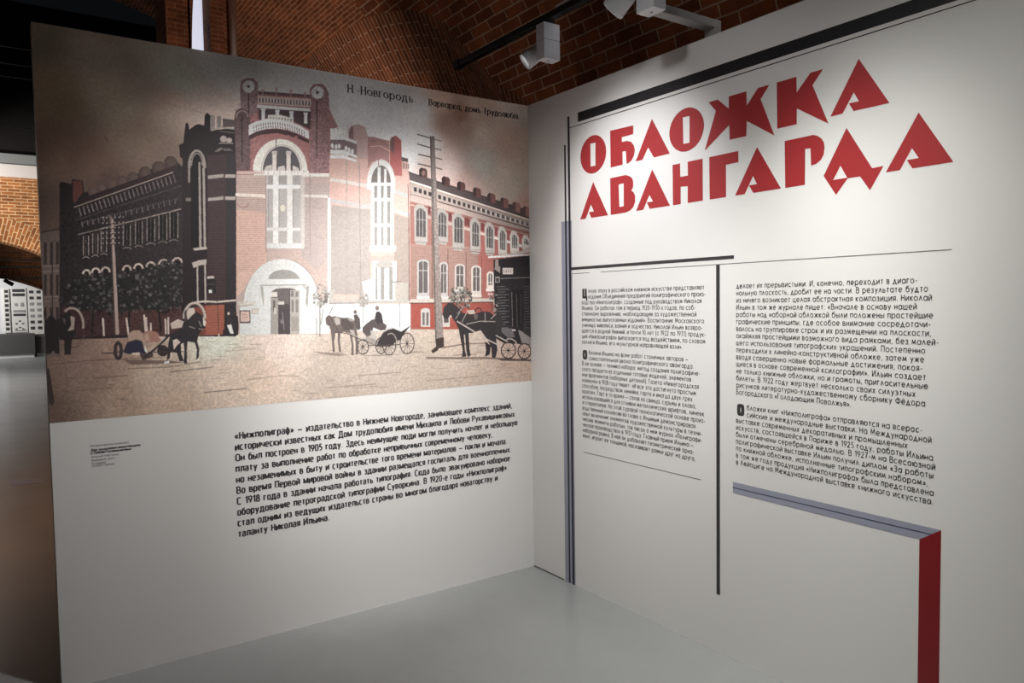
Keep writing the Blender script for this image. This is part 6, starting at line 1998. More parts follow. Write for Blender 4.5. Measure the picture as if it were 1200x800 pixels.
('p',(215,208,201),[(2276,756),(2293,726),(2321,730),(2342,764),(2340,894),(2279,891)]),
('p',(94,90,89),[(2292,771),(2301,750),(2320,755),(2329,774),(2327,865),(2291,861)]),
('l',(198,193,188),4.5,[(2303,755),(2301,860)]),
('l',(202,197,192),4.5,[(2318,755),(2316,860)]),
('l',(196,189,184),4.0,[(2293,816),(2329,819)]),
('p',(201,194,187),[(2277,876),(2337,879),(2327,912),(2285,906)]),
('l',(137,108,102),4.0,[(2279,893),(2334,897)],0.7),
('p',(238,230,223),[(2361,778),(2378,747),(2406,751),(2429,786),(2427,882),(2365,879)]),
('p',(106,101,101),[(2378,793),(2386,772),(2406,776),(2415,796),(2414,852),(2377,848)]),
('l',(221,215,210),4.6,[(2388,777),(2387,848)]),
('l',(228,221,216),4.6,[(2404,776),(2402,847)]),
('l',(214,206,200),4.1,[(2378,838),(2415,842)]),
('p',(221,213,206),[(2362,864),(2424,867),(2414,900),(2371,894)]),
('l',(158,124,118),4.1,[(2365,881),(2421,885)],0.7),
('p',(237,228,222),[(2447,800),(2465,769),(2492,773),(2514,808),(2513,859),(2453,856)]),
('p',(104,99,99),[(2465,815),(2473,794),(2491,799),(2500,819),(2499,829),(2465,825)]),
('l',(224,217,212),4.6,[(2474,799),(2474,825)]),
('l',(224,217,212),4.6,[(2489,799),(2489,824)]),
('l',(208,200,195),4.1,[(2465,861),(2500,865)]),
('p',(225,217,210),[(2450,841),(2510,844),(2500,878),(2459,871)]),
('l',(167,131,125),4.1,[(2453,859),(2506,862)],0.7),
('p',(172,159,152),[(1811,689),(1835,694),(1835,709),(1811,705)]),
('p',(100,58,58),[(1817,637),(1833,643),(1832,685),(1816,681)]),
('p',(181,166,158),[(1940,717),(1970,724),(1970,739),(1940,733)]),
('p',(105,59,60),[(1946,665),(1968,671),(1967,714),(1945,709)]),
('p',(198,181,172),[(2046,740),(2088,749),(2088,765),(2045,757)]),
('p',(116,65,65),[(2051,687),(2086,693),(2085,736),(2050,733)]),
('p',(228,207,198),[(2154,764),(2186,771),(2186,787),(2154,781)]),
('p',(132,73,73),[(2160,710),(2184,716),(2183,761),(2159,756)]),
('p',(241,234,223),[(2251,786),(2278,791),(2278,807),(2251,803)]),
('p',(150,82,83),[(2257,731),(2276,738),(2275,782),(2256,778)]),
('p',(241,241,241),[(2339,805),(2363,810),(2363,826),(2338,822)]),
('p',(171,93,94),[(2345,750),(2360,756),(2360,802),(2344,797)]),
('p',(241,241,241),[(2425,824),(2450,829),(2450,846),(2425,841)]),
('p',(192,105,106),[(2431,768),(2447,775),(2446,821),(2430,816)]),
('l',(104,77,72),4.2,[(1839,733),(1832,1147)]),
('l',(105,76,70),4.3,[(1938,871),(1934,1148)]),
('l',(109,77,71),4.4,[(2057,887),(2053,1149)]),
('l',(117,82,75),4.4,[(2160,904),(2158,1150)]),
('l',(122,83,76),3.8,[(1710,868),(2244,871)],0.25),
('l',(123,83,76),3.8,[(1710,880),(2243,884)],0.25),
('l',(123,83,77),3.8,[(1709,892),(2243,897)],0.25),
('l',(123,84,77),3.8,[(1709,904),(2243,910)],0.25),
('l',(123,84,77),3.8,[(1709,916),(2243,923)],0.25),
('l',(124,84,77),3.8,[(1708,928),(2242,936)],0.25),
('l',(124,84,77),3.8,[(1708,940),(2242,949)],0.25),
('l',(124,84,77),3.8,[(1708,952),(2242,962)],0.25),
('l',(124,84,77),3.8,[(1707,964),(2242,974)],0.25),
('l',(125,85,78),3.8,[(1707,976),(2241,987)],0.25),
('l',(125,85,78),3.8,[(1707,988),(2241,1000)],0.25),
('l',(126,85,78),3.8,[(1707,1000),(2241,1013)],0.25),
('l',(126,85,78),3.8,[(1706,1012),(2241,1026)],0.25),
('l',(126,85,78),3.8,[(1706,1024),(2240,1039)],0.25),
('l',(127,86,78),3.8,[(1706,1036),(2240,1052)],0.25),
('l',(127,86,79),3.8,[(1705,1048),(2240,1065)],0.25),
('l',(128,86,79),3.8,[(1705,1060),(2240,1078)],0.25),
('l',(128,86,79),3.8,[(1705,1072),(2239,1091)],0.25),
('l',(128,86,79),3.8,[(1705,1085),(2239,1104)],0.25),
('l',(129,86,79),3.8,[(1704,1097),(2239,1117)],0.25),
('l',(129,86,79),3.8,[(1704,1109),(2239,1130)],0.25),
('l',(129,86,79),3.8,[(1704,1121),(2238,1143)],0.25),
('l',(130,86,79),3.8,[(1703,1133),(2238,1156)],0.25),
('l',(130,87,79),3.8,[(1703,1145),(2238,1169)],0.25),
('p',(185,181,181),[(1743,946),(1817,944),(1813,1142),(1738,1141)]),
('p',(181,181,181),[(1817,949),(1816,943),(1810,938),(1802,934),(1792,932),(1780,931),(1769,932),(1758,935),(1750,939),(1745,945),(1743,950),(1744,956),(1749,961),(1758,965),(1768,968),(1779,968),(1791,967),(1801,965),(1810,960),(1815,955)]),
('p',(98,93,92),[(1753,950),(1807,949),(1803,1114),(1749,1114)]),
('p',(97,93,91),[(1806,954),(1805,950),(1802,946),(1796,943),(1788,941),(1780,940),(1772,941),(1764,943),(1758,947),(1754,951),(1753,955),(1754,959),(1758,963),(1764,966),(1771,968),(1779,968),(1788,968),(1795,966),(1801,962),(1805,958)]),
('l',(183,177,172),4.7,[(1780,940),(1776,1114)]),
('l',(179,174,169),4.2,[(1751,992),(1807,992)]),
('p',(202,202,201),[(1735,1132),(1816,1133),(1816,1149),(1735,1148)]),
('p',(207,207,206),[(1745,1156),(1805,1156),(1805,1170),(1744,1170)],0.6),
('p',(190,183,181),[(1881,957),(1936,956),(1932,1143),(1877,1143)]),
('p',(185,181,181),[(1936,961),(1935,955),(1931,950),(1925,946),(1918,943),(1909,943),(1900,944),(1893,947),(1886,951),(1882,956),(1881,962),(1882,968),(1886,973),(1892,977),(1900,980),(1908,981),(1917,980),(1924,977),(1931,973),(1935,967)]),
('p',(95,90,89),[(1892,962),(1925,961),(1922,1114),(1888,1114)]),
('p',(94,89,88),[(1925,966),(1924,962),(1922,958),(1919,955),(1914,953),(1909,952),(1904,953),(1899,955),(1895,958),(1893,962),(1892,967),(1892,971),(1895,975),(1898,978),(1903,980),(1908,981),(1913,980),(1918,978),(1922,975),(1924,971)]),
('l',(186,180,175),4.8,[(1909,952),(1905,1114)]),
('l',(182,177,171),4.3,[(1890,1005),(1925,1004)]),
('p',(202,202,201),[(1874,1133),(1936,1134),(1935,1150),(1873,1149)]),
('p',(207,207,206),[(1884,1157),(1925,1157),(1924,1172),(1883,1171)],0.6),
('p',(196,188,181),[(1980,965),(2048,964),(2045,1110),(1977,1110)]),
('p',(193,185,181),[(2048,969),(2047,963),(2042,958),(2034,954),(2025,951),(2014,950),(2004,951),(1994,954),(1987,959),(1982,964),(1980,970),(1981,976),(1986,981),(1994,986),(2003,988),(2013,989),(2024,988),(2034,985),(2041,981),(2046,975)]),
('p',(95,90,89),[(1991,970),(2037,969),(2034,1081),(1989,1081)]),
('p',(94,89,88),[(2037,974),(2036,970),(2032,966),(2027,963),(2021,961),(2014,960),(2007,961),(2001,963),(1996,966),(1992,970),(1991,975),(1992,979),(1995,983),(2000,986),(2006,988),(2013,989),(2021,988),(2027,986),(2032,983),(2035,979)]),
('l',(193,186,180),4.8,[(2014,960),(2011,1081)]),
('l',(190,183,177),4.3,[(1989,1013),(2037,1013)]),
('p',(203,202,201),[(1974,1100),(2049,1100),(2048,1117),(1973,1116)]),
('p',(207,207,206),[(1984,1124),(2037,1125),(2037,1139),(1983,1139)],0.6),
('p',(212,203,194),[(2090,973),(2158,972),(2154,1135),(2087,1135)]),
('p',(211,202,193),[(2158,977),(2156,971),(2151,966),(2144,962),(2135,959),(2124,958),(2114,959),(2104,962),(2097,967),(2092,972),(2090,978),(2092,984),(2096,990),(2104,994),(2113,997),(2123,997),(2134,996),(2143,993),(2151,989),(2156,984)]),
('p',(100,94,93),[(2102,978),(2146,978),(2143,1106),(2099,1105)]),
('p',(100,94,93),[(2146,982),(2145,978),(2142,974),(2137,971),(2131,969),(2124,968),(2117,969),(2111,971),(2106,974),(2103,978),(2102,983),(2103,988),(2106,992),(2110,995),(2117,997),(2123,997),(2130,997),(2136,995),(2141,991),(2145,987)]),
('l',(208,201,194),4.9,[(2124,968),(2121,1105)]),
('l',(205,197,190),4.4,[(2100,1022),(2146,1022)]),
('p',(218,210,201),[(2084,1125),(2158,1125),(2158,1142),(2083,1141)]),
('p',(219,212,206),[(2094,1149),(2146,1150),(2146,1165),(2094,1164)],0.6),
('p',(232,221,212),[(2195,1007),(2246,1006),(2244,1101),(2193,1101)]),
('p',(232,222,212),[(2246,1011),(2245,1005),(2241,999),(2235,995),(2228,992),(2220,991),(2212,993),(2205,995),(2200,1000),(2196,1005),(2194,1012),(2196,1018),(2199,1023),(2205,1027),(2212,1030),(2220,1031),(2228,1030),(2235,1027),(2241,1023),(2244,1017)]),
('p',(108,102,101),[(2206,1011),(2234,1011),(2233,1071),(2205,1071)]),
('p',(108,102,101),[(2234,1016),(2233,1012),(2231,1007),(2228,1004),(2224,1002),(2220,1001),(2216,1002),(2212,1004),(2209,1008),(2207,1012),(2206,1016),(2207,1021),(2209,1025),(2212,1028),(2215,1030),(2220,1031),(2224,1030),(2228,1028),(2231,1025),(2233,1021)]),
('l',(228,220,212),5.0,[(2220,1001),(2219,1071)]),
('l',(224,216,208),4.5,[(2204,1056),(2234,1056)]),
('p',(235,227,217),[(2189,1091),(2248,1091),(2247,1108),(2189,1108)]),
('p',(236,229,220),[(2200,1116),(2236,1116),(2236,1131),(2200,1131)],0.6),
('p',(162,87,76),[(1702,1169),(2238,1171),(2235,1331),(1699,1309)]),
('p',(198,189,179),[(1698,1148),(2250,1148),(2250,1168),(1697,1167)]),
('l',(83,62,57),5.3,[(1697,1171),(2250,1172)]),
('l',(129,69,60),3.8,[(1707,1183),(2231,1191)],0.3),
('l',(130,69,60),3.8,[(1707,1197),(2231,1206)],0.3),
('l',(130,69,60),3.8,[(1707,1211),(2231,1221)],0.3),
('l',(130,70,60),3.8,[(1706,1225),(2230,1236)],0.3),
('l',(131,70,60),3.8,[(1706,1239),(2230,1251)],0.3),
('l',(131,70,60),3.8,[(1706,1253),(2230,1266)],0.3),
('l',(132,70,60),3.8,[(1705,1267),(2230,1281)],0.3),
('l',(133,70,60),3.8,[(1705,1281),(2229,1296)],0.3),
('l',(133,70,60),3.8,[(1705,1295),(2229,1311)],0.3),
('p',(197,191,186),[(1759,1212),(1817,1213),(1815,1303),(1757,1301)]),
('p',(195,189,186),[(1817,1213),(1816,1209),(1812,1205),(1806,1201),(1797,1199),(1788,1198),(1779,1199),(1771,1201),(1765,1204),(1760,1208),(1759,1212),(1760,1216),(1764,1220),(1771,1224),(1779,1226),(1788,1227),(1797,1226),(1805,1224),(1812,1221),(1816,1217)]),
('p',(109,103,100),[(1769,1222),(1783,1222),(1781,1292),(1768,1292)]),
('p',(109,102,100),[(1793,1222),(1807,1222),(1805,1293),(1791,1293)]),
('p',(204,197,189),[(1893,1238),(1942,1239),(1941,1307),(1891,1305)]),
('p',(89,82,81),[(1903,1248),(1934,1249),(1934,1282),(1903,1282)]),
('p',(47,43,46),[(2243,922),(2516,890),(2506,1433),(2306,1414),(2246,1381)]),
('p',(204,190,182),[(2207,905),(2377,883),(2465,861),(2517,834),(2516,870),(2377,904),(2213,915)]),
('l',(241,241,241),6.6,[(2207,910),(2516,888)]),
('p',(160,146,141),[(2255,921),(2291,921),(2289,1001),(2253,981)]),
('p',(43,38,41),[(2279,921),(2515,916),(2514,957),(2278,961)]),
('p',(222,212,205),[(2308,970),(2382,969),(2381,1007),(2307,1008)]),
('l',(106,97,96),4.0,[(2317,980),(2317,998)]),
('l',(109,99,98),4.0,[(2333,980),(2333,998)]),
('l',(111,101,100),4.0,[(2349,980),(2349,998)]),
('l',(113,103,102),4.0,[(2365,980),(2365,997)]),
('l',(133,125,122),5.1,[(2289,1033),(2513,1024)]),
('l',(159,151,146),6.0,[(2248,976),(2284,976)]),
('p',(157,149,144),[(2253,1021),(2286,1021),(2285,1056),(2252,1056)]),
('p',(71,65,68),[(2258,1031),(2280,1031),(2279,1051),(2258,1051)]),
('l',(111,106,107),5.0,[(2264,1081),(2324,1079)]),
('l',(90,84,88),4.6,[(2461,1081),(2506,1078)]),
('l',(113,108,109),5.0,[(2269,1097),(2349,1095)]),
('l',(90,84,87),4.6,[(2461,1097),(2506,1095)]),
('l',(111,106,107),5.0,[(2275,1113),(2324,1111)]),
('l',(89,83,87),4.6,[(2461,1114),(2505,1111)]),
('l',(112,106,107),5.0,[(2263,1129),(2348,1127)]),
('l',(89,83,86),4.6,[(2460,1130),(2505,1128)]),
('l',(111,106,107),5.0,[(2268,1145),(2323,1143)]),
('l',(89,83,86),4.6,[(2460,1147),(2505,1144)]),
('l',(112,107,108),5.0,[(2274,1161),(2347,1160)]),
('l',(88,82,86),4.6,[(2460,1163),(2505,1161)]),
('l',(110,105,106),5.0,[(2262,1177),(2322,1176)]),
('l',(88,82,85),4.6,[(2460,1180),(2504,1177)]),
('l',(112,107,108),5.0,[(2267,1193),(2347,1192)]),
('l',(88,82,85),4.6,[(2459,1196),(2504,1194)]),
('l',(110,106,106),5.0,[(2273,1209),(2322,1208)]),
('l',(88,82,85),4.6,[(2459,1212),(2504,1211)]),
('l',(111,106,107),5.0,[(2261,1225),(2346,1225)]),
('l',(87,81,85),4.6,[(2459,1229),(2503,1227)]),
('l',(110,106,107),5.0,[(2266,1241),(2321,1240)]),
('l',(87,81,85),4.6,[(2458,1245),(2503,1244)]),
('l',(112,107,108),5.0,[(2272,1258),(2346,1257)]),
('l',(87,81,85),4.6,[(2458,1262),(2503,1260)]),
('l',(110,105,106),5.0,[(2260,1273),(2321,1273)]),
('l',(87,81,85),4.6,[(2458,1278),(2503,1277)]),
('l',(112,107,108),5.0,[(2266,1290),(2345,1290)]),
('l',(87,81,85),4.6,[(2458,1295),(2502,1293)]),
('l',(111,106,107),5.0,[(2271,1306),(2320,1305)]),
('l',(87,81,84),4.6,[(2457,1311),(2502,1310)]),
('l',(112,107,108),5.0,[(2259,1322),(2344,1322)]),
('l',(87,81,85),4.6,[(2457,1328),(2502,1327)]),
('l',(111,106,107),5.0,[(2265,1338),(2319,1338)]),
('l',(87,81,85),4.6,[(2457,1344),(2501,1343)]),
('p',(35,33,34),[(2361,1101),(2448,1101),(2444,1317),(2357,1314)]),
('l',(127,119,118),5.1,[(2370,1116),(2372,1315)]),
('l',(98,93,94),4.6,[(2404,1127),(2407,1316)]),
('l',(76,70,74),4.6,[(2435,1127),(2435,1306)]),
('n',[(2246,1031),(2513,1029),(2506,1423),(2245,1391)],'f',0.06),
('v',[(123,116,115),(72,67,68),(43,40,42),(173,165,160)],[(2209,1126),(2252,1081),(2274,1151),(2266,1261),(2230,1261)],60,6.5,0.9),
('l',(111,95,96),6.1,[(1761,255),(1840,266)]),
('l',(157,135,130),5.7,[(1866,268),(1909,276)]),
('l',(96,82,83),6.1,[(1760,307),(1838,318)]),
('l',(136,117,112),5.7,[(1865,319),(1908,325)]),
('l',(82,69,70),6.1,[(1764,362),(1843,370)]),
('l',(118,101,97),5.7,[(1869,370),(1912,376)]),
('l',(70,59,60),6.1,[(1762,413),(1841,422)]),
('l',(102,86,83),5.7,[(1868,424),(1911,430)]),
('p',(143,132,127),[(1841,257),(1867,252),(1877,721),(1900,1406),(1848,1404),(1840,723)]),
('p',(107,93,91),[(1838,257),(1846,256),(1847,489),(1840,490)]),
('p',(104,96,92),[(1840,490),(1853,488),(1854,1385),(1846,1385),(1840,723)]),
('n',[(1841,443),(1873,440),(1900,1387),(1846,1385)],'f',0.06),
('p',(68,57,54),[(1849,1371),(1901,1363),(1900,1421),(1850,1428)]),
('p',(65,55,52),[(1818,1436),(1851,1414),(1866,1433),(1828,1451)]),
('l',(143,123,113),6.8,[(1894,1420),(2040,1408),(2197,1409)]),
('l',(103,87,81),4.8,[(1894,1425),(2057,1403)],0.6),
('v',[(159,155,150),(130,126,121),(172,169,163),(108,104,99)],[(1158,1098),(1186,1064),(1221,1081),(1238,1124),(1223,1159),(1191,1184),(1156,1167),(1148,1132)],170,6.9,0.9),
('l',(140,133,128),5.6,[(1187,1167),(1182,1331)]),
('l',(148,143,137),4.3,[(1167,1236),(1165,1322)]),
('l',(141,134,129),4.3,[(1204,1193),(1189,1271)]),
('v',[(159,156,151),(141,137,132),(169,165,160)],[(1386,1152),(1405,1121),(1439,1117),(1457,1153),(1442,1188),(1399,1188)],90,6.7,0.9),
('l',(161,155,151),4.4,[(1421,1179),(1418,1277)]),
('v',[(93,90,85),(69,67,64),(127,124,116),(148,145,135),(80,76,70)],[(1933,1138),(1968,1086),(2036,1076),(2086,1115),(2097,1164),(2073,1203),(2004,1207),(1949,1167)],210,8.2,0.9),
('p',(129,115,106),[(1136,1406),(1236,1417),(1328,1432),(1282,1438),(1225,1430)],0.7),
('p',(134,120,111),[(1387,1438),(1634,1445),(1784,1441),(1712,1432),(1596,1449),(1471,1448)],0.6),
('p',(108,97,93),[(1214,1242),(1224,1229),(1236,1224),(1248,1234),(1265,1230),(1299,1240),(1339,1241),(1369,1253),(1384,1287),(1382,1310),(1389,1366),(1385,1435),(1372,1435),(1373,1365),(1366,1331),(1357,1342),(1362,1387),(1361,1437),(1347,1436),(1351,1381),(1342,1330),(1314,1313),(1292,1319),(1287,1361),(1294,1414),(1282,1417),(1276,1361),(1277,1318),(1265,1319),(1256,1360),(1260,1412),(1247,1417),(1245,1360),(1240,1305),(1232,1280),(1223,1278),(1216,1270)]),
('p',(172,164,158),[(1259,1240),(1276,1235),(1290,1246),(1292,1274),(1269,1278),(1258,1262)]),
('p',(175,166,159),[(1338,1297),(1367,1309),(1372,1343),(1355,1331)]),
('p',(81,73,71),[(1299,1246),(1328,1244),(1368,1276),(1361,1303),(1314,1307),(1298,1274)],0.8),
('p',(165,158,152),[(1328,1244),(1357,1245),(1374,1259),(1345,1261)],0.7),
('l',(84,76,73),3.5,[(1220,1234),(1240,1278)]),
('l',(83,75,72),3.5,[(1242,1234),(1257,1284)]),
('l',(86,78,75),3.5,[(1236,1218),(1254,1185)]),
('l',(82,74,71),3.5,[(1258,1251),(1279,1312)]),
('l',(82,74,71),3.5,[(1299,1241),(1309,1302)]),
('l',(80,72,69),3.5,[(1262,1311),(1366,1331)]),
('l',(177,169,162),4.0,[(1331,1319),(1467,1375)]),
('l',(87,78,76),4.4,[(1343,1331),(1473,1386)]),
('p',(86,79,77),[(1366,1229),(1384,1223),(1401,1249),(1403,1299),(1388,1310),(1374,1276)]),
('p',(104,94,90),[(1385,1212),(1384,1209),(1383,1206),(1381,1204),(1379,1202),(1376,1201),(1373,1202),(1370,1203),(1368,1206),(1366,1209),(1366,1212),(1366,1215),(1368,1218),(1370,1221),(1372,1222),(1375,1223),(1378,1222),(1381,1221),(1383,1218),(1384,1215)]),
('p',(89,81,80),[(1414,1294),(1440,1272),(1470,1253),(1492,1251),(1519,1263),(1553,1287),(1546,1309),(1518,1314),(1475,1296),(1462,1335),(1438,1345),(1414,1316)]),
('p',(67,61,63),[(1484,1248),(1493,1214),(1511,1211),(1525,1226),(1533,1272),(1500,1280)]),
('p',(123,112,106),[(1511,1194),(1511,1190),(1509,1186),(1507,1183),(1504,1182),(1500,1181),(1497,1182),(1494,1183),(1491,1186),(1489,1190),(1489,1193),(1489,1197),(1491,1201),(1493,1204),(1496,1206),(1500,1206),(1503,1206),(1506,1204),(1509,1201),(1511,1198)]),
('p',(179,173,167),[(1457,1312),(1475,1310),(1492,1347),(1485,1387),(1467,1380)]),
('p',(58,53,54),[(1490,1398),(1501,1368),(1530,1326),(1558,1311),(1593,1305),(1637,1323),(1696,1292),(1653,1336),(1633,1367),(1604,1375),(1584,1397),(1534,1400)]),
('l',(164,157,151),4.5,[(1530,1320),(1555,1307),(1599,1301)]),
('p',(137,128,123),[(1438,1334),(1498,1370),(1491,1393),(1425,1367)],0.6),
('l',(69,62,61),4.9,[(1445,1397),(1443,1384),(1438,1372),(1430,1363),(1420,1358),(1409,1358),(1398,1362),(1390,1370),(1384,1381),(1382,1394),(1383,1408),(1388,1419),(1397,1428),(1407,1434),(1418,1434),(1428,1430),(1437,1422),(1443,1410),(1445,1397)]),
('l',(69,62,60),2.7,[(1413,1396),(1445,1397)],0.8),
('l',(69,61,60),2.7,[(1413,1396),(1438,1420)],0.8),
('l',(69,61,60),2.7,[(1413,1396),(1422,1433)],0.8),
('l',(69,61,60),2.7,[(1413,1396),(1402,1432)],0.8),
('l',(69,62,60),2.7,[(1413,1396),(1387,1417)],0.8),
('l',(69,62,61),2.7,[(1413,1396),(1382,1394)],0.8),
('l',(69,62,61),2.7,[(1413,1396),(1388,1372)],0.8),
('l',(70,63,61),2.7,[(1413,1396),(1404,1359)],0.8),
('l',(70,62,61),2.7,[(1413,1396),(1424,1360)],0.8),
('l',(69,62,61),2.7,[(1413,1396),(1439,1374)],0.8),
('p',(69,62,61),[(1419,1396),(1419,1394),(1418,1393),(1417,1391),(1415,1390),(1413,1390),(1411,1390),(1410,1391),(1408,1392),(1407,1394),(1407,1396),(1407,1397),(1408,1399),(1409,1400),(1411,1401),(1413,1402),(1415,1402),(1417,1401),(1418,1400),(1419,1398)]),
('l',(68,61,60),5.0,[(1548,1395),(1546,1380),(1541,1367),(1533,1357),(1523,1351),(1513,1351),(1503,1356),(1494,1365),(1489,1378),(1486,1392),(1488,1407),(1493,1420),(1501,1430),(1511,1436),(1521,1437),(1531,1432),(1540,1423),(1545,1410),(1548,1395)]),
('l',(68,61,60),2.7,[(1517,1394),(1548,1395)],0.8),
('l',(68,61,59),2.7,[(1517,1394),(1541,1420)],0.8),
('l',(68,61,59),2.7,[(1517,1394),(1525,1435)],0.8),
('l',(68,61,59),2.7,[(1517,1394),(1506,1434)],0.8),
('l',(68,61,60),2.7,[(1517,1394),(1492,1418)],0.8),
('l',(68,61,60),2.7,[(1517,1394),(1486,1392)],0.8),
('l',(69,62,60),2.7,[(1517,1394),(1493,1367)],0.8),
('l',(69,62,61),2.7,[(1517,1394),(1509,1352)],0.8),
('l',(69,62,60),2.7,[(1517,1394),(1528,1353)],0.8),
('l',(69,61,60),2.7,[(1517,1394),(1542,1369)],0.8),
('p',(68,61,60),[(1523,1394),(1523,1392),(1522,1391),(1521,1389),(1519,1388),(1517,1388),(1515,1388),(1513,1389),(1512,1390),(1511,1392),(1511,1394),(1511,1395),(1512,1397),(1513,1398),(1515,1399),(1517,1400),(1519,1400),(1521,1399),(1522,1398),(1523,1396)]),
('l',(65,58,56),5.0,[(1602,1395),(1601,1377),(1594,1361),(1584,1349),(1572,1342),(1559,1342),(1546,1347),(1536,1359),(1529,1374),(1526,1392),(1528,1410),(1534,1426),(1544,1438),(1556,1445),(1570,1446),(1582,1440),(1593,1429),(1600,1413),(1602,1395)]),
('l',(65,58,56),2.7,[(1564,1394),(1602,1395)],0.8),
('l',(65,57,56),2.7,[(1564,1394),(1597,1422)],0.8),
('l',(65,57,56),2.7,[(1564,1394),(1582,1440)],0.8),
('l',(65,57,56),2.7,[(1564,1394),(1563,1446)],0.8),
('l',(65,57,56),2.7,[(1564,1394),(1544,1438)],0.8),
('l',(65,58,56),2.7,[(1564,1394),(1531,1418)],0.8),
('l',(65,58,57),2.7,[(1564,1394),(1526,1392)],0.8),
('l',(65,58,57),2.7,[(1564,1394),(1532,1366)],0.8),
('l',(66,58,57),2.7,[(1564,1394),(1546,1347)],0.8),
('l',(66,59,57),2.7,[(1564,1394),(1566,1341)],0.8),
('l',(65,58,57),2.7,[(1564,1394),(1584,1349)],0.8),
('l',(65,58,57),2.7,[(1564,1394),(1598,1369)],0.8),
('p',(65,58,57),[(1571,1394),(1570,1392),(1570,1390),(1568,1389),(1566,1388),(1564,1388),(1562,1388),(1561,1389),(1559,1390),(1558,1392),(1558,1393),(1558,1395),(1559,1397),(1560,1398),(1562,1399),(1564,1400),(1566,1399),(1568,1399),(1569,1397),(1570,1396)]),
('l',(68,60,59),5.1,[(1714,1391),(1712,1371),(1705,1354),(1694,1341),(1680,1334),(1665,1333),(1651,1339),(1639,1351),(1632,1368),(1629,1387),(1631,1407),(1638,1424),(1649,1437),(1662,1445),(1677,1445),(1691,1439),(1703,1427),(1711,1410),(1714,1391)]),
('l',(68,60,59),2.8,[(1671,1389),(1714,1391)],0.8),
('l',(68,60,59),2.8,[(1671,1389),(1708,1419)],0.8),
('l',(67,60,59),2.8,[(1671,1389),(1691,1439)],0.8),
('l',(68,60,59),2.8,[(1671,1389),(1670,1446)],0.8),
('l',(68,60,59),2.8,[(1671,1389),(1649,1437)],0.8),
('l',(68,60,59),2.8,[(1671,1389),(1634,1416)],0.8),
('l',(68,61,59),2.8,[(1671,1389),(1629,1387)],0.8),
('l',(68,61,59),2.8,[(1671,1389),(1635,1359)],0.8),
('l',(68,61,60),2.8,[(1671,1389),(1651,1339)],0.8),
('l',(68,61,60),2.8,[(1671,1389),(1673,1332)],0.8),
('l',(68,61,59),2.8,[(1671,1389),(1694,1341)],0.8),
('l',(68,61,59),2.8,[(1671,1389),(1709,1362)],0.8),
('p',(68,60,59),[(1678,1389),(1678,1388),(1677,1386),(1675,1384),(1673,1383),(1671,1383),(1669,1383),(1667,1384),(1666,1385),(1665,1387),(1664,1389),(1665,1391),(1666,1392),(1667,1394),(1669,1395),(1671,1395),(1673,1395),(1675,1394),(1676,1393),(1677,1391)]),
('l',(155,147,140),5.5,[(1607,1408),(1609,1399),(1610,1389),(1609,1379),(1608,1369),(1606,1360),(1602,1351),(1598,1344),(1593,1338),(1588,1334),(1582,1331),(1576,1330),(1570,1331),(1564,1333),(1558,1337)]),
('l',(140,135,132),4.1,[(1632,1168),(1629,1301)]),
('l',(81,72,69),4.5,[(1442,1390),(1629,1393)]),
('l',(105,90,83),10.8,[(1790,1474),(1996,1487),(2184,1496),(2508,1528)],0.8),
('p',(87,74,69),[(2251,1502),(2508,1522),(2508,1533),(2288,1518)]),
('l',(116,101,92),5.8,[(1961,1468),(2111,1470)],0.6),
('p',(55,50,52),[(1896,1234),(1905,1195),(1936,1170),(1964,1172),(2002,1203),(2026,1229),(2086,1241),(2160,1224),(2211,1228),(2248,1257),(2262,1314),(2252,1377),(2261,1453),(2247,1497),(2222,1496),(2218,1438),(2193,1390),(2146,1332),(2091,1346),(2064,1346),(2069,1443),(2076,1476),(2055,1483),(2046,1442),(2040,1356),(2032,1351),(2037,1442),(2047,1480),(2017,1482),(2022,1441),(2005,1355),(1998,1318),(1978,1281),(1955,1253),(1939,1250),(1922,1263),(1902,1256)]),
('p',(47,42,44),[(2174,1398),(2215,1425),(2206,1475),(2173,1489),(2182,1449)]),
('p',(61,56,57),[(2241,1232),(2264,1226),(2293,1258),(2308,1315),(2291,1365),(2254,1364)]),
('p',(153,139,133),[(2258,1216),(2257,1212),(2256,1208),(2253,1205),(2250,1204),(2246,1203),(2242,1203),(2239,1205),(2236,1208),(2235,1212),(2234,1216),(2234,1220),(2236,1223),(2239,1226),(2242,1228),(2246,1229),(2249,1228),(2253,1227),(2255,1224),(2257,1220)]),
('p',(187,174,162),[(2051,1216),(2101,1214),(2115,1236),(2072,1238)]),
('l',(53,46,47),6.4,[(2156,1229),(2155,1224),(2154,1218),(2151,1214),(2148,1210),(2144,1207),(2139,1205),(2134,1204),(2129,1205),(2125,1206),(2120,1209),(2117,1213),(2114,1218),(2112,1223),(2112,1228)]),
('p',(114,104,101),[(2101,1235),(2130,1242),(2122,1273),(2104,1266)],0.8),
('l',(165,157,152),4.3,[(1994,1233),(2023,1203)]),
('l',(169,160,155),4.4,[(2021,1282),(2054,1228)]),
('l',(179,170,163),4.4,[(2049,1295),(2144,1280),(2248,1285)]),
('l',(180,171,165),4.4,[(2178,1231),(2179,1287)]),
('l',(188,178,172),4.5,[(2218,1269),(2256,1239)]),
('l',(166,158,152),4.3,[(1979,1263),(2008,1227)]),
('p',(190,169,159),[(1955,1249),(1955,1247),(1954,1244),(1952,1242),(1950,1241),(1948,1240),(1945,1241),(1943,1242),(1941,1244),(1940,1246),(1940,1249),(1940,1252),(1941,1254),(1943,1256),(1945,1257),(1947,1258),(1950,1257),(1952,1256),(1954,1254),(1955,1252)]),
('l',(197,186,178),7.4,[(1990,1277),(2186,1386),(2294,1436)]),
('l',(216,203,194),6.5,[(2253,1367),(2360,1419),(2386,1446)]),
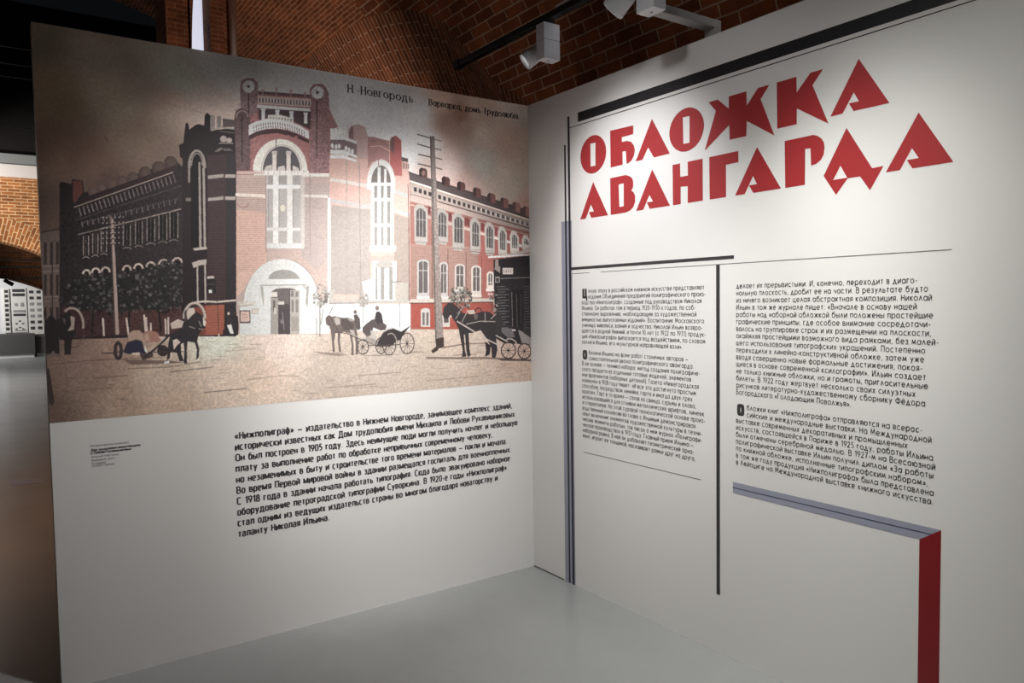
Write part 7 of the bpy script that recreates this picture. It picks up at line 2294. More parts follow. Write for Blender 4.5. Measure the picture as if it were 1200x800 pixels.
('p',(115,110,111),[(2292,1321),(2369,1330),(2391,1382),(2337,1386),(2292,1347)]),
('p',(215,204,197),[(2369,1335),(2394,1336),(2394,1346),(2369,1345)]),
('p',(154,146,143),[(2412,1338),(2447,1352),(2510,1387),(2509,1432),(2438,1419)]),
('p',(58,53,54),[(2447,1333),(2511,1328),(2510,1393),(2451,1358)]),
('l',(53,47,48),7.6,[(2391,1461),(2388,1444),(2379,1429),(2366,1418),(2349,1411),(2331,1410),(2315,1415),(2301,1426),(2292,1440),(2288,1456),(2291,1473),(2300,1488),(2313,1500),(2330,1506),(2347,1507),(2364,1503),(2378,1492),(2387,1478),(2391,1461)]),
('l',(54,48,48),3.0,[(2339,1459),(2391,1461)],0.8),
('l',(54,48,48),3.0,[(2339,1459),(2380,1490)],0.8),
('l',(54,47,48),3.0,[(2339,1459),(2354,1506)],0.8),
('l',(53,47,48),3.0,[(2339,1459),(2323,1504)],0.8),
('l',(52,46,47),3.0,[(2339,1459),(2298,1485)],0.8),
('l',(52,46,47),3.0,[(2339,1459),(2288,1456)],0.8),
('l',(52,46,47),3.0,[(2339,1459),(2299,1428)],0.8),
('l',(53,47,47),3.0,[(2339,1459),(2324,1412)],0.8),
('l',(53,47,48),3.0,[(2339,1459),(2356,1413)],0.8),
('l',(54,48,48),3.0,[(2339,1459),(2381,1432)],0.8),
('p',(53,47,48),[(2347,1459),(2347,1457),(2346,1455),(2344,1454),(2342,1453),(2339,1452),(2337,1452),(2335,1453),(2333,1455),(2332,1456),(2331,1458),(2332,1461),(2333,1462),(2334,1464),(2337,1465),(2339,1465),(2342,1465),(2344,1464),(2346,1463),(2347,1461)]),
('l',(56,49,50),7.7,[(2506,1472),(2503,1456),(2495,1442),(2482,1431),(2466,1424),(2449,1424),(2434,1428),(2421,1438),(2412,1452),(2409,1467),(2412,1483),(2420,1498),(2432,1509),(2448,1515),(2465,1516),(2480,1511),(2494,1502),(2502,1488),(2506,1472)]),
('l',(55,49,50),3.1,[(2457,1470),(2506,1472)],0.8),
('l',(56,49,50),3.1,[(2457,1470),(2496,1499)],0.8),
('l',(56,49,50),3.1,[(2457,1470),(2471,1515)],0.8),
('l',(56,49,50),3.1,[(2457,1470),(2441,1513)],0.8),
('l',(56,49,50),3.1,[(2457,1470),(2418,1495)],0.8),
('l',(56,49,50),3.1,[(2457,1470),(2409,1467)],0.8),
('l',(56,49,50),3.1,[(2457,1470),(2419,1441)],0.8),
('l',(55,49,50),3.1,[(2457,1470),(2443,1425)],0.8),
('l',(55,49,50),3.1,[(2457,1470),(2473,1426)],0.8),
('l',(55,49,50),3.1,[(2457,1470),(2497,1444)],0.8),
('p',(56,49,50),[(2465,1470),(2465,1468),(2464,1466),(2462,1465),(2460,1463),(2457,1463),(2455,1463),(2452,1464),(2450,1465),(2449,1467),(2449,1469),(2449,1471),(2450,1473),(2452,1475),(2454,1476),(2457,1476),(2459,1476),(2462,1475),(2464,1474),(2465,1472)]),
('l',(200,189,182),6.6,[(2410,1444),(2408,1436),(2405,1429),(2402,1422),(2397,1416),(2392,1410),(2386,1404),(2380,1400),(2373,1396),(2366,1393),(2358,1392),(2351,1391),(2343,1391),(2335,1391),(2328,1393)]),
('p',(107,87,80),[(288,1400),(382,1407),(478,1415),(541,1428),(442,1427),(317,1425)],0.75),
('l',(87,74,71),5.5,[(206,1367),(251,1370)]),
('l',(66,58,60),12.6,[(281,1361),(280,1349),(279,1338),(276,1330),(272,1326),(268,1325),(264,1329),(260,1337),(258,1348),(257,1360),(257,1372),(259,1382),(262,1390),(265,1395),(269,1395),(273,1391),(277,1383),(279,1373),(281,1361)]),
('l',(80,69,68),5.2,[(248,1365),(306,1365)]),
('p',(196,167,149),[(308,1292),(329,1273),(356,1273),(371,1290),(371,1328),(312,1321)]),
('p',(178,134,118),[(371,1285),(395,1275),(425,1283),(446,1312),(432,1331),(376,1326)]),
('p',(219,190,172),[(375,1295),(390,1283),(398,1320),(376,1321)],0.6),
('p',(221,204,191),[(429,1306),(460,1303),(450,1322)]),
('p',(58,56,74),[(287,1367),(305,1325),(342,1313),(365,1323),(372,1361),(383,1381),(357,1375),(310,1377)]),
('p',(92,77,76),[(352,1379),(405,1368),(408,1392),(364,1409)]),
('p',(241,241,229),[(373,1338),(383,1362),(385,1381),(374,1366)]),
('p',(241,222,206),[(318,1373),(353,1370),(352,1385),(327,1381)]),
('p',(82,70,66),[(362,1237),(373,1238),(371,1285),(360,1280)]),
('l',(65,57,59),8.4,[(373,1395),(427,1350),(483,1295),(528,1276)]),
('p',(219,202,191),[(484,1246),(517,1227),(541,1240),(531,1267),(488,1272)]),
('p',(69,60,61),[(467,1370),(467,1363),(464,1357),(460,1352),(455,1349),(449,1347),(443,1348),(437,1351),(433,1355),(430,1361),(428,1368),(429,1375),(432,1381),(436,1386),(441,1389),(447,1390),(453,1390),(459,1387),(463,1382),(466,1376)]),
('l',(61,54,55),4.6,[(469,1370),(467,1359),(462,1351),(453,1346),(444,1345),(435,1350),(429,1358),(427,1368),(428,1378),(434,1387),(442,1392),(452,1392),(460,1388),(467,1380),(469,1370)]),
('l',(81,69,67),3.8,[(409,1373),(534,1377)]),
('p',(61,56,59),[(482,1299),(529,1270),(557,1238),(590,1208),(592,1193),(605,1202),(621,1211),(629,1237),(634,1270),(618,1277),(603,1303),(595,1332),(603,1365),(600,1405),(588,1419),(593,1372),(585,1338),(554,1331),(549,1370),(548,1433),(534,1431),(539,1369),(537,1336),(525,1342),(525,1388),(535,1421),(516,1421),(507,1382),(480,1374),(475,1405),(463,1414),(467,1380),(473,1332)]),
('p',(231,213,204),[(491,1323),(509,1317),(524,1334),(508,1348),(494,1367)]),
('p',(241,236,224),[(480,1381),(488,1384),(485,1406),(479,1405)],0.7),
('p',(241,241,241),[(451,1418),(474,1415),(471,1427),(451,1428)]),
('p',(224,210,199),[(557,1179),(587,1177),(591,1199),(557,1233),(554,1208)]),
('l',(213,199,189),10.2,[(633,1227),(633,1211),(630,1196),(625,1182),(618,1171),(609,1162),(600,1157),(590,1155),(579,1157),(569,1162),(561,1170),(553,1181),(547,1194),(543,1209),(542,1225)]),
('l',(117,104,99),3.1,[(627,1227),(626,1213),(624,1200),(619,1188),(613,1178),(606,1170),(598,1165),(589,1164),(580,1165),(572,1170),(564,1177),(558,1187),(553,1198),(550,1211),(548,1225)]),
('p',(84,74,74),[(545,1194),(554,1184),(553,1238),(543,1242)]),
('p',(241,234,221),[(625,1220),(638,1245),(633,1265),(624,1259)]),
('l',(195,183,177),3.1,[(606,1239),(616,1264)]),
('l',(196,184,177),3.1,[(604,1274),(625,1279)]),
('l',(197,185,179),3.1,[(565,1263),(588,1273)]),
('p',(54,49,51),[(-1,1240),(16,1203),(29,1200),(42,1224),(64,1201),(92,1186),(106,1218),(113,1278),(95,1309),(88,1368),(66,1367),(67,1308),(49,1295),(48,1362),(36,1362),(26,1347),(15,1362),(-6,1361),(-9,1315)]),
('l',(202,184,175),8.7,[(139,1257),(140,1245),(140,1232),(139,1221),(136,1209),(133,1199),(128,1190),(123,1182),(117,1177),(110,1173),(103,1171),(96,1171),(89,1173),(82,1177),(76,1183)]),
('p',(198,179,170),[(94,1202),(110,1212),(105,1262),(81,1268),(95,1243)]),
('p',(113,100,97),[(64,1211),(77,1217),(71,1242)]),
('l',(130,111,104),2.9,[(114,1333),(143,1289)]),
('l',(88,75,72),3.6,[(92,1337),(119,1336)]),
('n',[(6,6),(2512,5),(2502,1657),(-3,1648)],'f',0.025)]
for op in INKOPS:
    k = op[0]
    if k == 'w':
        cv.wash([(x, y, ink(c)) for x, y, c in op[1]])
    elif k == 'p':
        cv.poly(ink(op[1]), op[2], op[3] if len(op) > 3 else 1.0)
    elif k == 'l':
        cv.line(ink(op[1]), op[2], op[3], op[4] if len(op) > 4 else 1.0)
    elif k == 'n':
        cv.mottle(op[1], {'s': NZ_SOFT, 'f': NZ_FINE, 'g': NZ_GRIT}[op[2]], op[3])
    elif k == 'v':
        cv.leaves([ink(c) for c in op[1]], op[2], op[3], op[4], op[5])
img = np.clip(cv.a, 0, 1).reshape(NY, SS, NX, SS, 3).mean((1, 3))
img = np.where(img <= 0.04045, img / 12.92, ((img + 0.055) / 1.055) ** 2.4)

xs = np.linspace(-2.507, -0.0004, NX)
zs = np.linspace(2.7998, 1.149, NY)
co = np.empty((NY, NX, 3), np.float32)
co[..., 0] = xs[None, :] - ORIG[PL.name][0]
co[..., 1] = -0.0006 - ORIG[PL.name][1]
co[..., 2] = zs[:, None]
idx = np.arange(NX * NY, dtype=np.int32).reshape(NY, NX)
quads = np.stack([idx[1:, :-1], idx[1:, 1:], idx[:-1, 1:], idx[:-1, :-1]], -1).reshape(-1, 4)
me = bpy.data.meshes.new('photo_print')
me.vertices.add(NX * NY)
me.vertices.foreach_set('co', co.ravel())
me.loops.add(quads.size)
me.loops.foreach_set('vertex_index', quads.ravel())
me.polygons.add(len(quads))
me.polygons.foreach_set('loop_start', np.arange(0, quads.size, 4, dtype=np.int32))
at = me.color_attributes.new('print_ink', 'FLOAT_COLOR', 'POINT')
at.data.foreach_set('color', np.concatenate([img, np.ones((NY, NX, 1))], -1).astype(np.float32).ravel())
me.update(calc_edges=True)
M_PRINT = mat('matt_photo_print', (0.5, 0.5, 0.5), 0.55, spec=0.3)
nt = M_PRINT.node_tree
ca = nt.nodes.new('ShaderNodeVertexColor')
ca.layer_name = 'print_ink'
gr = nt.nodes.new('ShaderNodeTexNoise')
gr.inputs['Scale'].default_value = 260
gr.inputs['Detail'].default_value = 2
tcn = nt.nodes.new('ShaderNodeTexCoord')
mrg = nt.nodes.new('ShaderNodeMapRange')
mrg.inputs['To Min'].default_value = 0.93
mrg.inputs['To Max'].default_value = 1.07
mxg = nt.nodes.new('ShaderNodeMix')
mxg.data_type = 'RGBA'
mxg.blend_type = 'MULTIPLY'
mxg.inputs[0].default_value = 1
nt.links.new(tcn.outputs['Object'], gr.inputs['Vector'])
nt.links.new(gr.outputs['Fac'], mrg.inputs['Value'])
nt.links.new(ca.outputs['Color'], mxg.inputs[6])
nt.links.new(mrg.outputs['Result'], mxg.inputs[7])
nt.links.new(mxg.outputs[2], nt.nodes['Principled BSDF'].inputs['Base Color'])
link('photo_print', me, M_PRINT, PL)

M_INKBROWN = mat('print_postcard_ink', (0.020, 0.014, 0.012), 0.6)
lettering('postcard_lettering', [('Н.-Новгородъ.', -1.139, -0.757, 2.7143)], BOOK, 0.0275, 0.0036, 0.0019, lambda s, z: onL(s, z, 1.6), M_INKBROWN, PL, gap=0.42, serif=0.17)
lettering('postcard_lettering', [('Варварка, домъ Трудолюбія.', -0.6685, -0.0656, 2.7130)], BOOK, 0.0225, 0.0038, 0.0018, lambda s, z: onL(s, z, 1.6), M_INKBROWN, PL, gap=0.46, space=0.9, serif=0.17)
LT = [('«Нижполиграф» — издательство в Нижнем Новгороде, занимавшее комплекс зданий,', -0.150),
      ('исторически известных как Дом трудолюбия имени Михаила и Любови Рукавишниковых.', -0.1215),
      ('Он был построен в 1905 году. Здесь неимущие люди могли получить ночлег и небольшую', -0.1122),
      ('плату за выполнение работ по обработке непривычных современному человеку,', -0.2949),
      ('но незаменимых в быту и строительстве того времени материалов — пакли и мочала.', -0.192),
      ('Во время Первой мировой войны в здании размещался госпиталь для военнопленных.', -0.161),
      ('С 1918 года в здании начала работать типография. Сюда было эвакуировано наборное', -0.171),
      ('оборудование петроградской типографии Суворкина. В 1920-е годы «Нижполиграф»', -0.1957),
      ('стал одним из ведущих издательств страны во многом благодаря новаторству и', -0.262),
      ('таланту Николая Ильина.', -1.3054)]
lettering('paragraph_lettering', [(t_, -1.757, e, 0.9945 - 0.0526 * i) for i, (t_, e) in enumerate(LT)],
          COND, 0.0218, 0.0039, 0.0030, onL, M_TEXT, PL, gap=0.46, space=0.85)
CP = [('Почтовая карточка, начало века', -2.361, -2.213, 1.0305), ('Нижний Новгород', -2.359, -2.255, 0.983), ('Варварка, дом', -2.359, -2.273, 0.968),
      ('Из собрания', -2.359, -2.306, 0.9535), ('музея города', -2.358, -2.2735, 0.943)]
for rows in (CP[:1], CP[1:3], CP[3:]):
    lettering('caption_lettering', rows, COND, 0.0062, 0.0006, 0.0006, onL, M_TEXT_LIGHT, PL)
lettering('bold_caption_lettering', [('Дом трудолюбия имени Михаила', -2.360, -2.168, 1.0122), ('и Любови Рукавишниковых', -2.360, -2.2047, 0.9998)],
          COND, 0.0066, 0.0012, 0.0010, onL, M_TEXT, PL)

# ------------------------------------------------------------------ right panel: title, columns, coloured bars
PR = thing('exhibition_panel', (0.04, -1.8, 0), 'tall white display wall with the red title lettering and two columns of text', 'display wall')
Geo().box((0, -3.7, 0), (0.08, 0.0, 2.8)).make('board', M_PANEL, PR)
sh = Geo()
sh.box((-0.002, -0.30, 0.0), (0.0, -0.004, 0.006)).make('floor_gap', M_GREY, PR)
flat('black_bar', [rect(0.465, 2.609, 3.45, 2.660)], onR, M_BLACK, PR)
flat('thin_line', [rect(0.388, 2.5895, 3.45, 2.5935)], onR, M_BLACK, PR)
flat('slate_blue_strip', [rect(0.310, 0.0, 0.402, 2.080)], onR, M_BLUE, PR, 1.0)
flat('vertical_rule', [rect(0.376, 0.0, 0.3935, 2.656)], onR, M_BLACK, PR, 2.0)
flat('vertical_rule', [rect(0.344, 0.0, 0.358, 2.505)], onR, M_BLACK, PR, 2.0)
flat('horizontal_rule', [rect(0.3935, 1.8025, 1.518, 1.8180)], onR, M_GREY, PR)
flat('thin_line', [rect(0.4035, 1.7805, 0.5496, 1.7835), rect(0.6415, 1.7805, 2.428, 1.7835)], onR, M_GREYLINE, PR)
flat('column_rule', [rect(1.4200, 0.272, 1.4400, 1.7800)], onR, M_GREY, PR, 2.0)
flat('thin_line', [rect(0.4850, 0.7838, 1.329, 0.7870)], onR, M_GREYLINE, PR)
flat('slate_blue_bar', [[(1.5123, 0.7610), (2.3322, 0.7572), (2.4063, 0.8085), (1.5123, 0.8105)]], onR, M_BLUE, PR)
flat('navy_line', [[(1.5123, 0.7845), (2.3322 + 0.040, 0.7845), (2.3322 + 0.043, 0.7870), (1.5123, 0.7870)]], onR, M_BLUELINE, PR, 2.0)
flat('deep_red_bar', [[(2.3322, 0.0), (2.4063, 0.0), (2.4063, 0.8085), (2.3322, 0.7572)]], onR, M_DEEPRED, PR)

TITLE = [('title_lettering', [([(0.6931, 2.4126), (0.6918, 2.4283), (0.688, 2.4437), (0.6817, 2.4583), (0.6732, 2.4718), (0.6625, 2.4839), (0.65, 2.4941), (0.6361, 2.5024), (0.6209, 2.5085), (0.605, 2.5122), (0.5886, 2.5134), (0.5723, 2.5122), (0.5564, 2.5085), (0.5412, 2.5024), (0.5273, 2.4941), (0.5148, 2.4839), (0.5041, 2.4718), (0.4956, 2.4583), (0.4893, 2.4437), (0.4855, 2.4283), (0.4842, 2.4126), (0.4855, 2.3968), (0.4893, 2.3814), (0.4956, 2.3668), (0.5041, 2.3533), (0.5148, 2.3412), (0.5273, 2.331), (0.5412, 2.3227), (0.5564, 2.3166), (0.5723, 2.3129), (0.5886, 2.3117), (0.605, 2.3129), (0.6209, 2.3166), (0.6361, 2.3227), (0.65, 2.331), (0.6625, 2.3412), (0.6732, 2.3533), (0.6817, 2.3668), (0.688, 2.3814), (0.6918, 2.3968)], [[(0.5674, 2.4732), (0.6088, 2.4718), (0.607, 2.3503), (0.568, 2.3513)]]), ([(0.7255, 2.511), (0.896, 2.5054), (0.8956, 2.4617), (0.8125, 2.462), (0.8123, 2.4377), (0.8489, 2.4364), (0.8801, 2.4263), (0.9005, 2.4035), (0.9064, 2.3787), (0.9, 2.3535), (0.8826, 2.3324), (0.8582, 2.3219), (0.8456, 2.3225), (0.8428, 2.3873), (0.8167, 2.3884), (0.8174, 2.3221), (0.7269, 2.322)], []), ([(1.0259, 2.511), (1.1419, 2.3233), (1.0374, 2.3221), (0.9988, 2.3776), (0.9606, 2.3235), (0.9113, 2.323)], []), ([(1.351, 2.4152), (1.3497, 2.4308), (1.3458, 2.4459), (1.3395, 2.4604), (1.3309, 2.4737), (1.3201, 2.4856), (1.3075, 2.4957), (1.2934, 2.5039), (1.2781, 2.5098), (1.262, 2.5135), (1.2455, 2.5147), (1.229, 2.5135), (1.2129, 2.5098), (1.1976, 2.5039), (1.1835, 2.4957), (1.1709, 2.4856), (1.1601, 2.4737), (1.1515, 2.4604), (1.1452, 2.4459), (1.1413, 2.4308), (1.14, 2.4152), (1.1413, 2.3996), (1.1452, 2.3845), (1.1515, 2.37), (1.1601, 2.3567), (1.1709, 2.3448), (1.1835, 2.3347), (1.1976, 2.3265), (1.2129, 2.3206), (1.229, 2.3169), (1.2455, 2.3157), (1.262, 2.3169), (1.2781, 2.3206), (1.2934, 2.3265), (1.3075, 2.3347), (1.3201, 2.3448), (1.3309, 2.3567), (1.3395, 2.37), (1.3458, 2.3845), (1.3497, 2.3996)], [[(1.2244, 2.4764), (1.2658, 2.474), (1.2653, 2.3518), (1.227, 2.3529)]]), ([(1.3778, 2.511), (1.4297, 2.511), (1.49, 2.458), (1.49, 2.511), (1.5829, 2.511), (1.5851, 2.4505), (1.6425, 2.511), (1.6982, 2.511), (1.6556, 2.4609), (1.7242, 2.2975), (1.5852, 2.3865), (1.5831, 2.322), (1.4945, 2.3228), (1.4928, 2.3874), (1.355, 2.2998), (1.4191, 2.4643)], []), ([(1.7338, 2.511), (1.8256, 2.511), (1.8274, 2.4495), (1.8879, 2.511), (1.9427, 2.511), (1.8975, 2.4603), (1.9675, 2.2972), (1.8278, 2.3859), (1.8281, 2.323), (1.7372, 2.3232)], []), ([(2.0883, 2.511), (2.2066, 2.3228), (2.0696, 2.3231), (2.0506, 2.356), (2.0907, 2.3548), (2.07, 2.3916), (2.0252, 2.323), (1.9752, 2.3224)], [])]),
         ('title_lettering', [([(0.5879, 2.2665), (0.7038, 2.0765), (0.5694, 2.0765), (0.5509, 2.1093), (0.5919, 2.1085), (0.5681, 2.1487), (0.5232, 2.0765), (0.4761, 2.0765)], []), ([(0.7225, 2.2665), (0.8401, 2.2665), (0.868, 2.2561), (0.8872, 2.2427), (0.8932, 2.2217), (0.8916, 2.1969), (0.8797, 2.1822), (0.8948, 2.1725), (0.9063, 2.1528), (0.906, 2.124), (0.8941, 2.099), (0.8697, 2.0838), (0.8381, 2.0765), (0.7239, 2.0765)], [[(0.7863, 2.2258), (0.8241, 2.2264), (0.8229, 2.1104), (0.79, 2.1098)]]), ([(1.0259, 2.2665), (1.1417, 2.0765), (1.0082, 2.0765), (0.9874, 2.1106), (1.0299, 2.1103), (1.0061, 2.145), (0.9618, 2.0765), (0.9131, 2.0765)], []), ([(1.1594, 2.2665), (1.2064, 2.2665), (1.2074, 2.2033), (1.2547, 2.2028), (1.2537, 2.2665), (1.3427, 2.2665), (1.3435, 2.0765), (1.2529, 2.0765), (1.2532, 2.1538), (1.2098, 2.1572), (1.2095, 2.0765), (1.161, 2.0765)], []), ([(1.381, 2.2665), (1.5414, 2.2665), (1.5414, 2.2181), (1.4748, 2.2177), (1.4747, 2.0765), (1.383, 2.0765)], []), ([(1.6379, 2.2665), (1.7559, 2.0765), (1.6193, 2.0765), (1.5973, 2.1105), (1.6376, 2.1109), (1.6181, 2.1474), (1.5746, 2.0765), (1.5239, 2.0765)], []), ([(1.7723, 2.2665), (1.9027, 2.2665), (1.9206, 2.2593), (1.9384, 2.2455), (1.9486, 2.2278), (1.9512, 2.2093), (1.9479, 2.1827), (1.9364, 2.1642), (1.9162, 2.1515), (1.8931, 2.1483), (1.8901, 2.2164), (1.8666, 2.2187), (1.8664, 2.0765), (1.7758, 2.0765)], []), ([(2.0419, 2.2665), (2.144, 2.0994), (2.187, 2.1009), (2.1367, 2.0197), (2.0974, 2.0765), (2.0487, 2.0765), (2.001, 2.0195), (1.9479, 2.0998)], [[(2.0181, 2.1287), (2.0463, 2.0788), (1.9883, 2.0782)]]), ([(2.3109, 2.2665), (2.4288, 2.0765), (2.2913, 2.0765), (2.2719, 2.108), (2.3129, 2.1087), (2.2892, 2.147), (2.2472, 2.0765), (2.1958, 2.0765)], [])])]
for name, letters in TITLE:
    V, F = [], []
    for outer, holes in letters:
        bm = bmesh.new()
        es = []
        for ring in [outer] + holes:
            vs = [bm.verts.new(onR(*q)) for q in ring]
            for i in range(len(vs)):
                es.append(bm.edges.new((vs[i], vs[(i + 1) % len(vs)])))
        bmesh.ops.triangle_fill(bm, edges=es, use_beauty=True, use_dissolve=False, normal=(-1, 0, 0))
        bm.verts.index_update()
        n = len(V)
        V += [tuple(v.co) for v in bm.verts]
        F += [tuple(n + v.index for v in f.verts) for f in bm.faces]
        bm.free()
    build(name, V, F, M_RED, PR, ORIG[PR.name])

P = 0.0311
Z0 = 1.6725
C1A = [('елую эпоху в российском книжном искусстве представляют', 1.3494), ('издания Объединения предприятий полиграфического произ-', 1.3564),
       ('водства «Нижполиграф», созданные под руководством Николая', 1.3334), ('Ильина. Он работал там в период 1920–1930-х годов, по соб-', 1.2965),
       ('ственному выражению, «наблюдающим за художественной', 1.3021), ('внешностью выпускаемых изданий». Воспитанник Московского', 1.3482),
       ('училища живописи, ваяния и зодчества, Николай Ильин возвра-', 1.3375), ('щается в родной Нижний, и почти 10 лет (с 1922 по 1931) продук-', 1.3577),
       ('ция «Нижполиграфа» выпускается под воздействием, по словам', 1.355), ('коллеги Ильина, его «культурной направляющей воли».', 1.2161)]
C1B = [('бложки Ильина на фоне работ столичных авторов —', 1.2516), ('самостоятельная школа полиграфического авангарда.', 1.2844),
       ('В ее основе — техника набора: метод создания полиграфиче-', 1.3237), ('ского продукта из отдельных готовых моделей, элементов', 1.2689),
       ('или фрагментов (наборных деталей). Газета «Нижегородская', 1.3155), ('коммуна» в 1928 году пишет: «И все это достигнуто простым', 1.298),
       ('способом, посредством линейки, гарта и иногда двух-трех', 1.2768), ('красок». Гарт в то время — сплав из свинца, сурьмы и олова,', 1.2978),
       ('использовавшийся для отливки металлических шрифтов, линеек', 1.3472), ('и стереотипов. На этой суровой технологической основе произ-', 1.3528),
       ('водственный коллектив во главе с Ильиным демонстрировал', 1.2975), ('опыт включения элементов художественной культуры в техни-', 1.3344),
       ('ческие моменты работы», так писал о нем журнал «Полиграфи-', 1.3343), ('ческое производство» в 1931 году. Главный прием Ильина —', 1.2831),
       ('наборная рамка. В ней он добавляет геометрический орна-', 1.2853), ('мент, играет ее толщиной, наслаивает рамки друг на друга,', 1.2934)]
C2A = [('делает их прерывистыми. И, конечно, переходит в диаго-', 2.3125), ('нальную плоскость, дробит ее на части. В результате будто', 2.3492),
       ('из ничего возникает целая абстрактная композиция. Николай', 2.3634), ('Ильин в том же журнале пишет: «Вначале в основу нашей', 2.3115),
       ('работы над наборной обложкой были положены простейшие', 2.3676), ('графические принципы, где особое внимание сосредотачи-', 2.3598),
       ('валось на группировке строк и их размещении на плоскости,', 2.3616), ('окаймляя простейшими возможного вида рамками, без малей-', 2.3879),
       ('шего использования типографских украшений. Постепенно', 2.343), ('переходили к линейно-конструктивной обложке, затем уже', 2.3399),
       ('вводя совершенно новые формальные достижения, покоя-', 2.334), ('щиеся в основе современной ксилографии». Ильин создает', 2.3463),
       ('не только книжные обложки, но и грамоты, пригласительные', 2.3536), ('билеты. В 1922 году жертвует несколько своих силуэтных', 2.3104),
       ('рисунков литературно-художественному сборнику Фёдора', 2.3448), ('Богородского «Голодающим Поволжья».', 2.0676)]
C2B = [('бложки книг «Нижполиграфа» отправляются на всерос-', 2.3363), ('сийские и международные выставки. На Международной', 2.3683),
       ('выставке современных декоративных и промышленных', 2.2851), ('искусств, состоявшейся в Париже в 1925 году, работы Ильина', 2.3742),
       ('были отмечены серебряной медалью. В 1927-м на Всесоюзной', 2.3819), ('полиграфической выставке Ильин получил диплом «За работы', 2.3758),
       ('по книжной обложке, исполненные типографским набором»,', 2.358), ('в том же году продукция «Нижполиграфа» была представлена', 2.3781),
       ('в Лейпциге на Международной выставке книжного искусства.', 2.377)]
for lines, left, z0, drop in ((C1A, 0.4845, Z0, 'Ц'), (C1B, 0.4820, 1.3350, 'О'), (C2A, 1.5320, 1.6725, ''), (C2B, 1.5310, 1.1420, 'О')):
    rows = []
    for i, (t_, e) in enumerate(lines):
        s0 = left + (0.057 if (drop and i < 2) else 0)
        rows.append((t_, s0, e, z0 - P * i))
    lettering('paragraph_lettering', rows, GEOM, 0.0150, 0.00155, 0.00155, onR, M_TEXT, PR, gap=0.46, space=0.7)
    if drop:
        # heavy condensed initial over two lines
        x0, x1, zt, zb = left + 0.004, left + 0.043, z0 + 0.0225, z0 - P + 0.001
        if drop == 'О':
            ring = [(0.5 * (x0 + x1) + 0.5 * (x1 - x0) * a, 0.5 * (zt + zb) + 0.5 * (zt - zb) * b_) for a, b_ in arc(0, 0, 1, 1, 0, 360, 28, 4)][:-1]
            inner = [rect(x0 + 0.0175, zb + 0.012, x1 - 0.0175, zt - 0.012)]
            g = Geo()
            n = len(ring)
            q4 = inner[0]
            cx, cz = 0.5 * (x0 + x1), 0.5 * (zt + zb)
            inn = []
            for a, b_ in ring:
                k = 1 / max(abs(a - cx) / 0.002, abs(b_ - cz) / (0.5 * (zt - zb) - 0.012))
                inn.append((cx + (a - cx) * k, cz + (b_ - cz) * k))
            for i in range(n):
                j = (i + 1) % n
                g.poly([onR(*ring[i]), onR(*ring[j]), onR(*inn[j]), onR(*inn[i])])
            g.make('drop_cap', M_GREY, PR)
        else:
            flat('drop_cap', [rect(x0, zb + 0.006, x0 + 0.016, zt), rect(x0 + 0.021, zb + 0.006, x0 + 0.037, zt), rect(x0, zb, x0 + 0.042, zb + 0.011),
                              rect(x0 + 0.030, zb - 0.012, x0 + 0.042, zb)], onR, M_GREY, PR)

# ------------------------------------------------------------------ lamps
def lamp_head(root, base, aim, r, ln):
    """cup-shaped head: outer shell, dark inside, glowing lens"""
    d = Vector(aim).normalized()
    p = Vector(base)
    sh_ = Geo().lathe(p, d, [(-0.002, 0.0), (0, r * 0.80), (0.008, r * 0.88), (ln * 0.55, r * 0.95), (ln - 0.004, r), (ln, r * 0.985), (ln, r * 0.88), (ln - 0.03, r * 0.82)])
    sh_.make('lamp_head', M_LAMPWHITE, root, smooth=True)
    Geo().lathe(p, d, [(ln - 0.03, r * 0.82), (ln - 0.031, r * 0.6)]).make('baffle', M_LAMPDARK, root)
    Geo().lathe(p, d, [(ln - 0.031, r * 0.6), (ln - 0.028, 0.0)]).make('lens', M_LENS, root)


M_LENS = mat('lamp_lens_lit', (0.9, 0.9, 0.9), 0.3, emit=(1.0, 0.97, 0.92), strength=3.0)

t = thing('lighting_track', (-0.25, 0.0, 3.1), 'black lighting track hung under the brick vault above the corner of the walls', 'lighting track')
Geo().box((-0.2685, -3.6, 3.082), (-0.2315, 0.35, 3.118)).make('rail', M_STEEL, t, bev=0.003)
Geo().box((-0.273, 0.34, 3.076), (-0.227, 0.41, 3.124)).make('end_cap', M_STEEL, t, bev=0.004)
for y in (-3.2, -1.35):
    Geo().tube((-0.25, y, 3.118), (-0.25, y, 5.02), 0.005, 8).make('suspension_rod', M_STEEL, t)
Geo().tube((-0.27, -0.62, 3.125), (-0.262, -1.6, 3.16), 0.004, 6).make('cable', M_GREYPAINT, t)

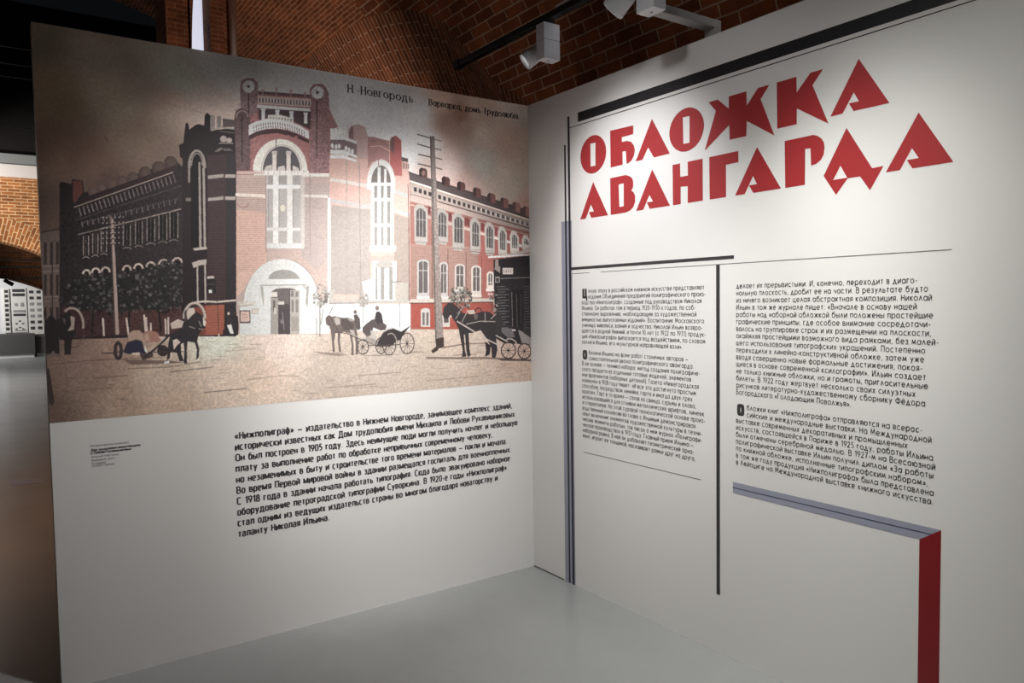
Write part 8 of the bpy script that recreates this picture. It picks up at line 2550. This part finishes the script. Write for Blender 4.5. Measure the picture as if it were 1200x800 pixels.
t = thing('track_spotlight', (-0.25, -0.5, 3.08), 'white box spotlight clipped on the black track, its head turned to the photograph', 'spotlight')
Geo().box((-0.270, -0.545, 3.052), (-0.215, -0.50, 3.084)).make('track_adapter', M_STEEL, t)
Geo().box((-0.292, -0.55, 2.985), (-0.188, -0.483, 3.068)).make('driver_box', M_LAMPWHITE, t, bev=0.0015)
Geo().box((-0.292, -0.55, 2.885), (-0.188, -0.483, 2.9825)).make('driver_box', M_LAMPWHITE, t, bev=0.0015)
Geo().box((-0.289, -0.547, 2.981), (-0.191, -0.486, 2.986)).make('shadow_gap', M_LAMPDARK, t)
Geo().tube((-0.24, -0.517, 2.8856), (-0.24, -0.517, 2.8845), 0.006, 12).make('screw', M_LAMPDARK, t)
Geo().tube((-0.235, -0.484, 2.95), (-0.235, -0.43, 2.955), 0.012, 12).make('pivot', M_LAMPDARK, t)
lamp_head(t, (-0.212, -0.425, 2.972), (-0.62, 0.32, -0.50), 0.046, 0.115)

t = thing('bracket_spotlight', (-0.37, -1.37, 2.84), 'grey spotlight at the end of the white arm above the right wall top edge', 'spotlight')
Geo().box((-0.395, -1.425, 2.836), (-0.321, -1.325, 3.04)).make('driver_box', M_LAMPWHITE, t, bev=0.0015)
Geo().tube((-0.355, -1.375, 2.8362), (-0.355, -1.375, 2.8352), 0.006, 12).make('screw', M_LAMPDARK, t)
Geo().tube((-0.36, -1.326, 2.96), (-0.36, -1.28, 2.96), 0.012, 12).make('pivot', M_LAMPDARK, t)
lamp_head(t, (-0.355, -1.262, 2.985), (-0.21, 0.75, -0.62), 0.054, 0.13)

t = thing('lamp_bracket', (0.105, -1.315, 2.8), 'white square-tube arm rising from behind the right wall and reaching over it', 'bracket')
Geo().box((0.083, -1.347, 1.6), (0.123, -1.283, 2.905)).make('post', M_GREYPAINT, t, bev=0.002)
Geo().box((-0.321, -1.345, 2.868), (0.083, -1.285, 2.904)).make('arm', M_GREYPAINT, t, bev=0.002)

# bluish patch of light on the dark hall floor, made as a thin coloured film, seen past the left end of the photograph wall
t = thing('floor_light_patch', (-2.469, 4.739, 0), 'small slate blue painted patch of light on the dark floor left of the photograph wall', 'painted light patch')
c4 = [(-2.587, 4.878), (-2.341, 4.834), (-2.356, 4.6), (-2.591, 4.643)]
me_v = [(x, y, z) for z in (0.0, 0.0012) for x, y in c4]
build('film', me_v, [(4, 5, 6, 7), (3, 2, 1, 0), (0, 1, 5, 4), (1, 2, 6, 5), (2, 3, 7, 6), (3, 0, 4, 7)], mat('light_patch_blue', (0.42, 0.50, 0.95), 0.24), t, (0, 0, 0) if t is None else ORIG[t.name])
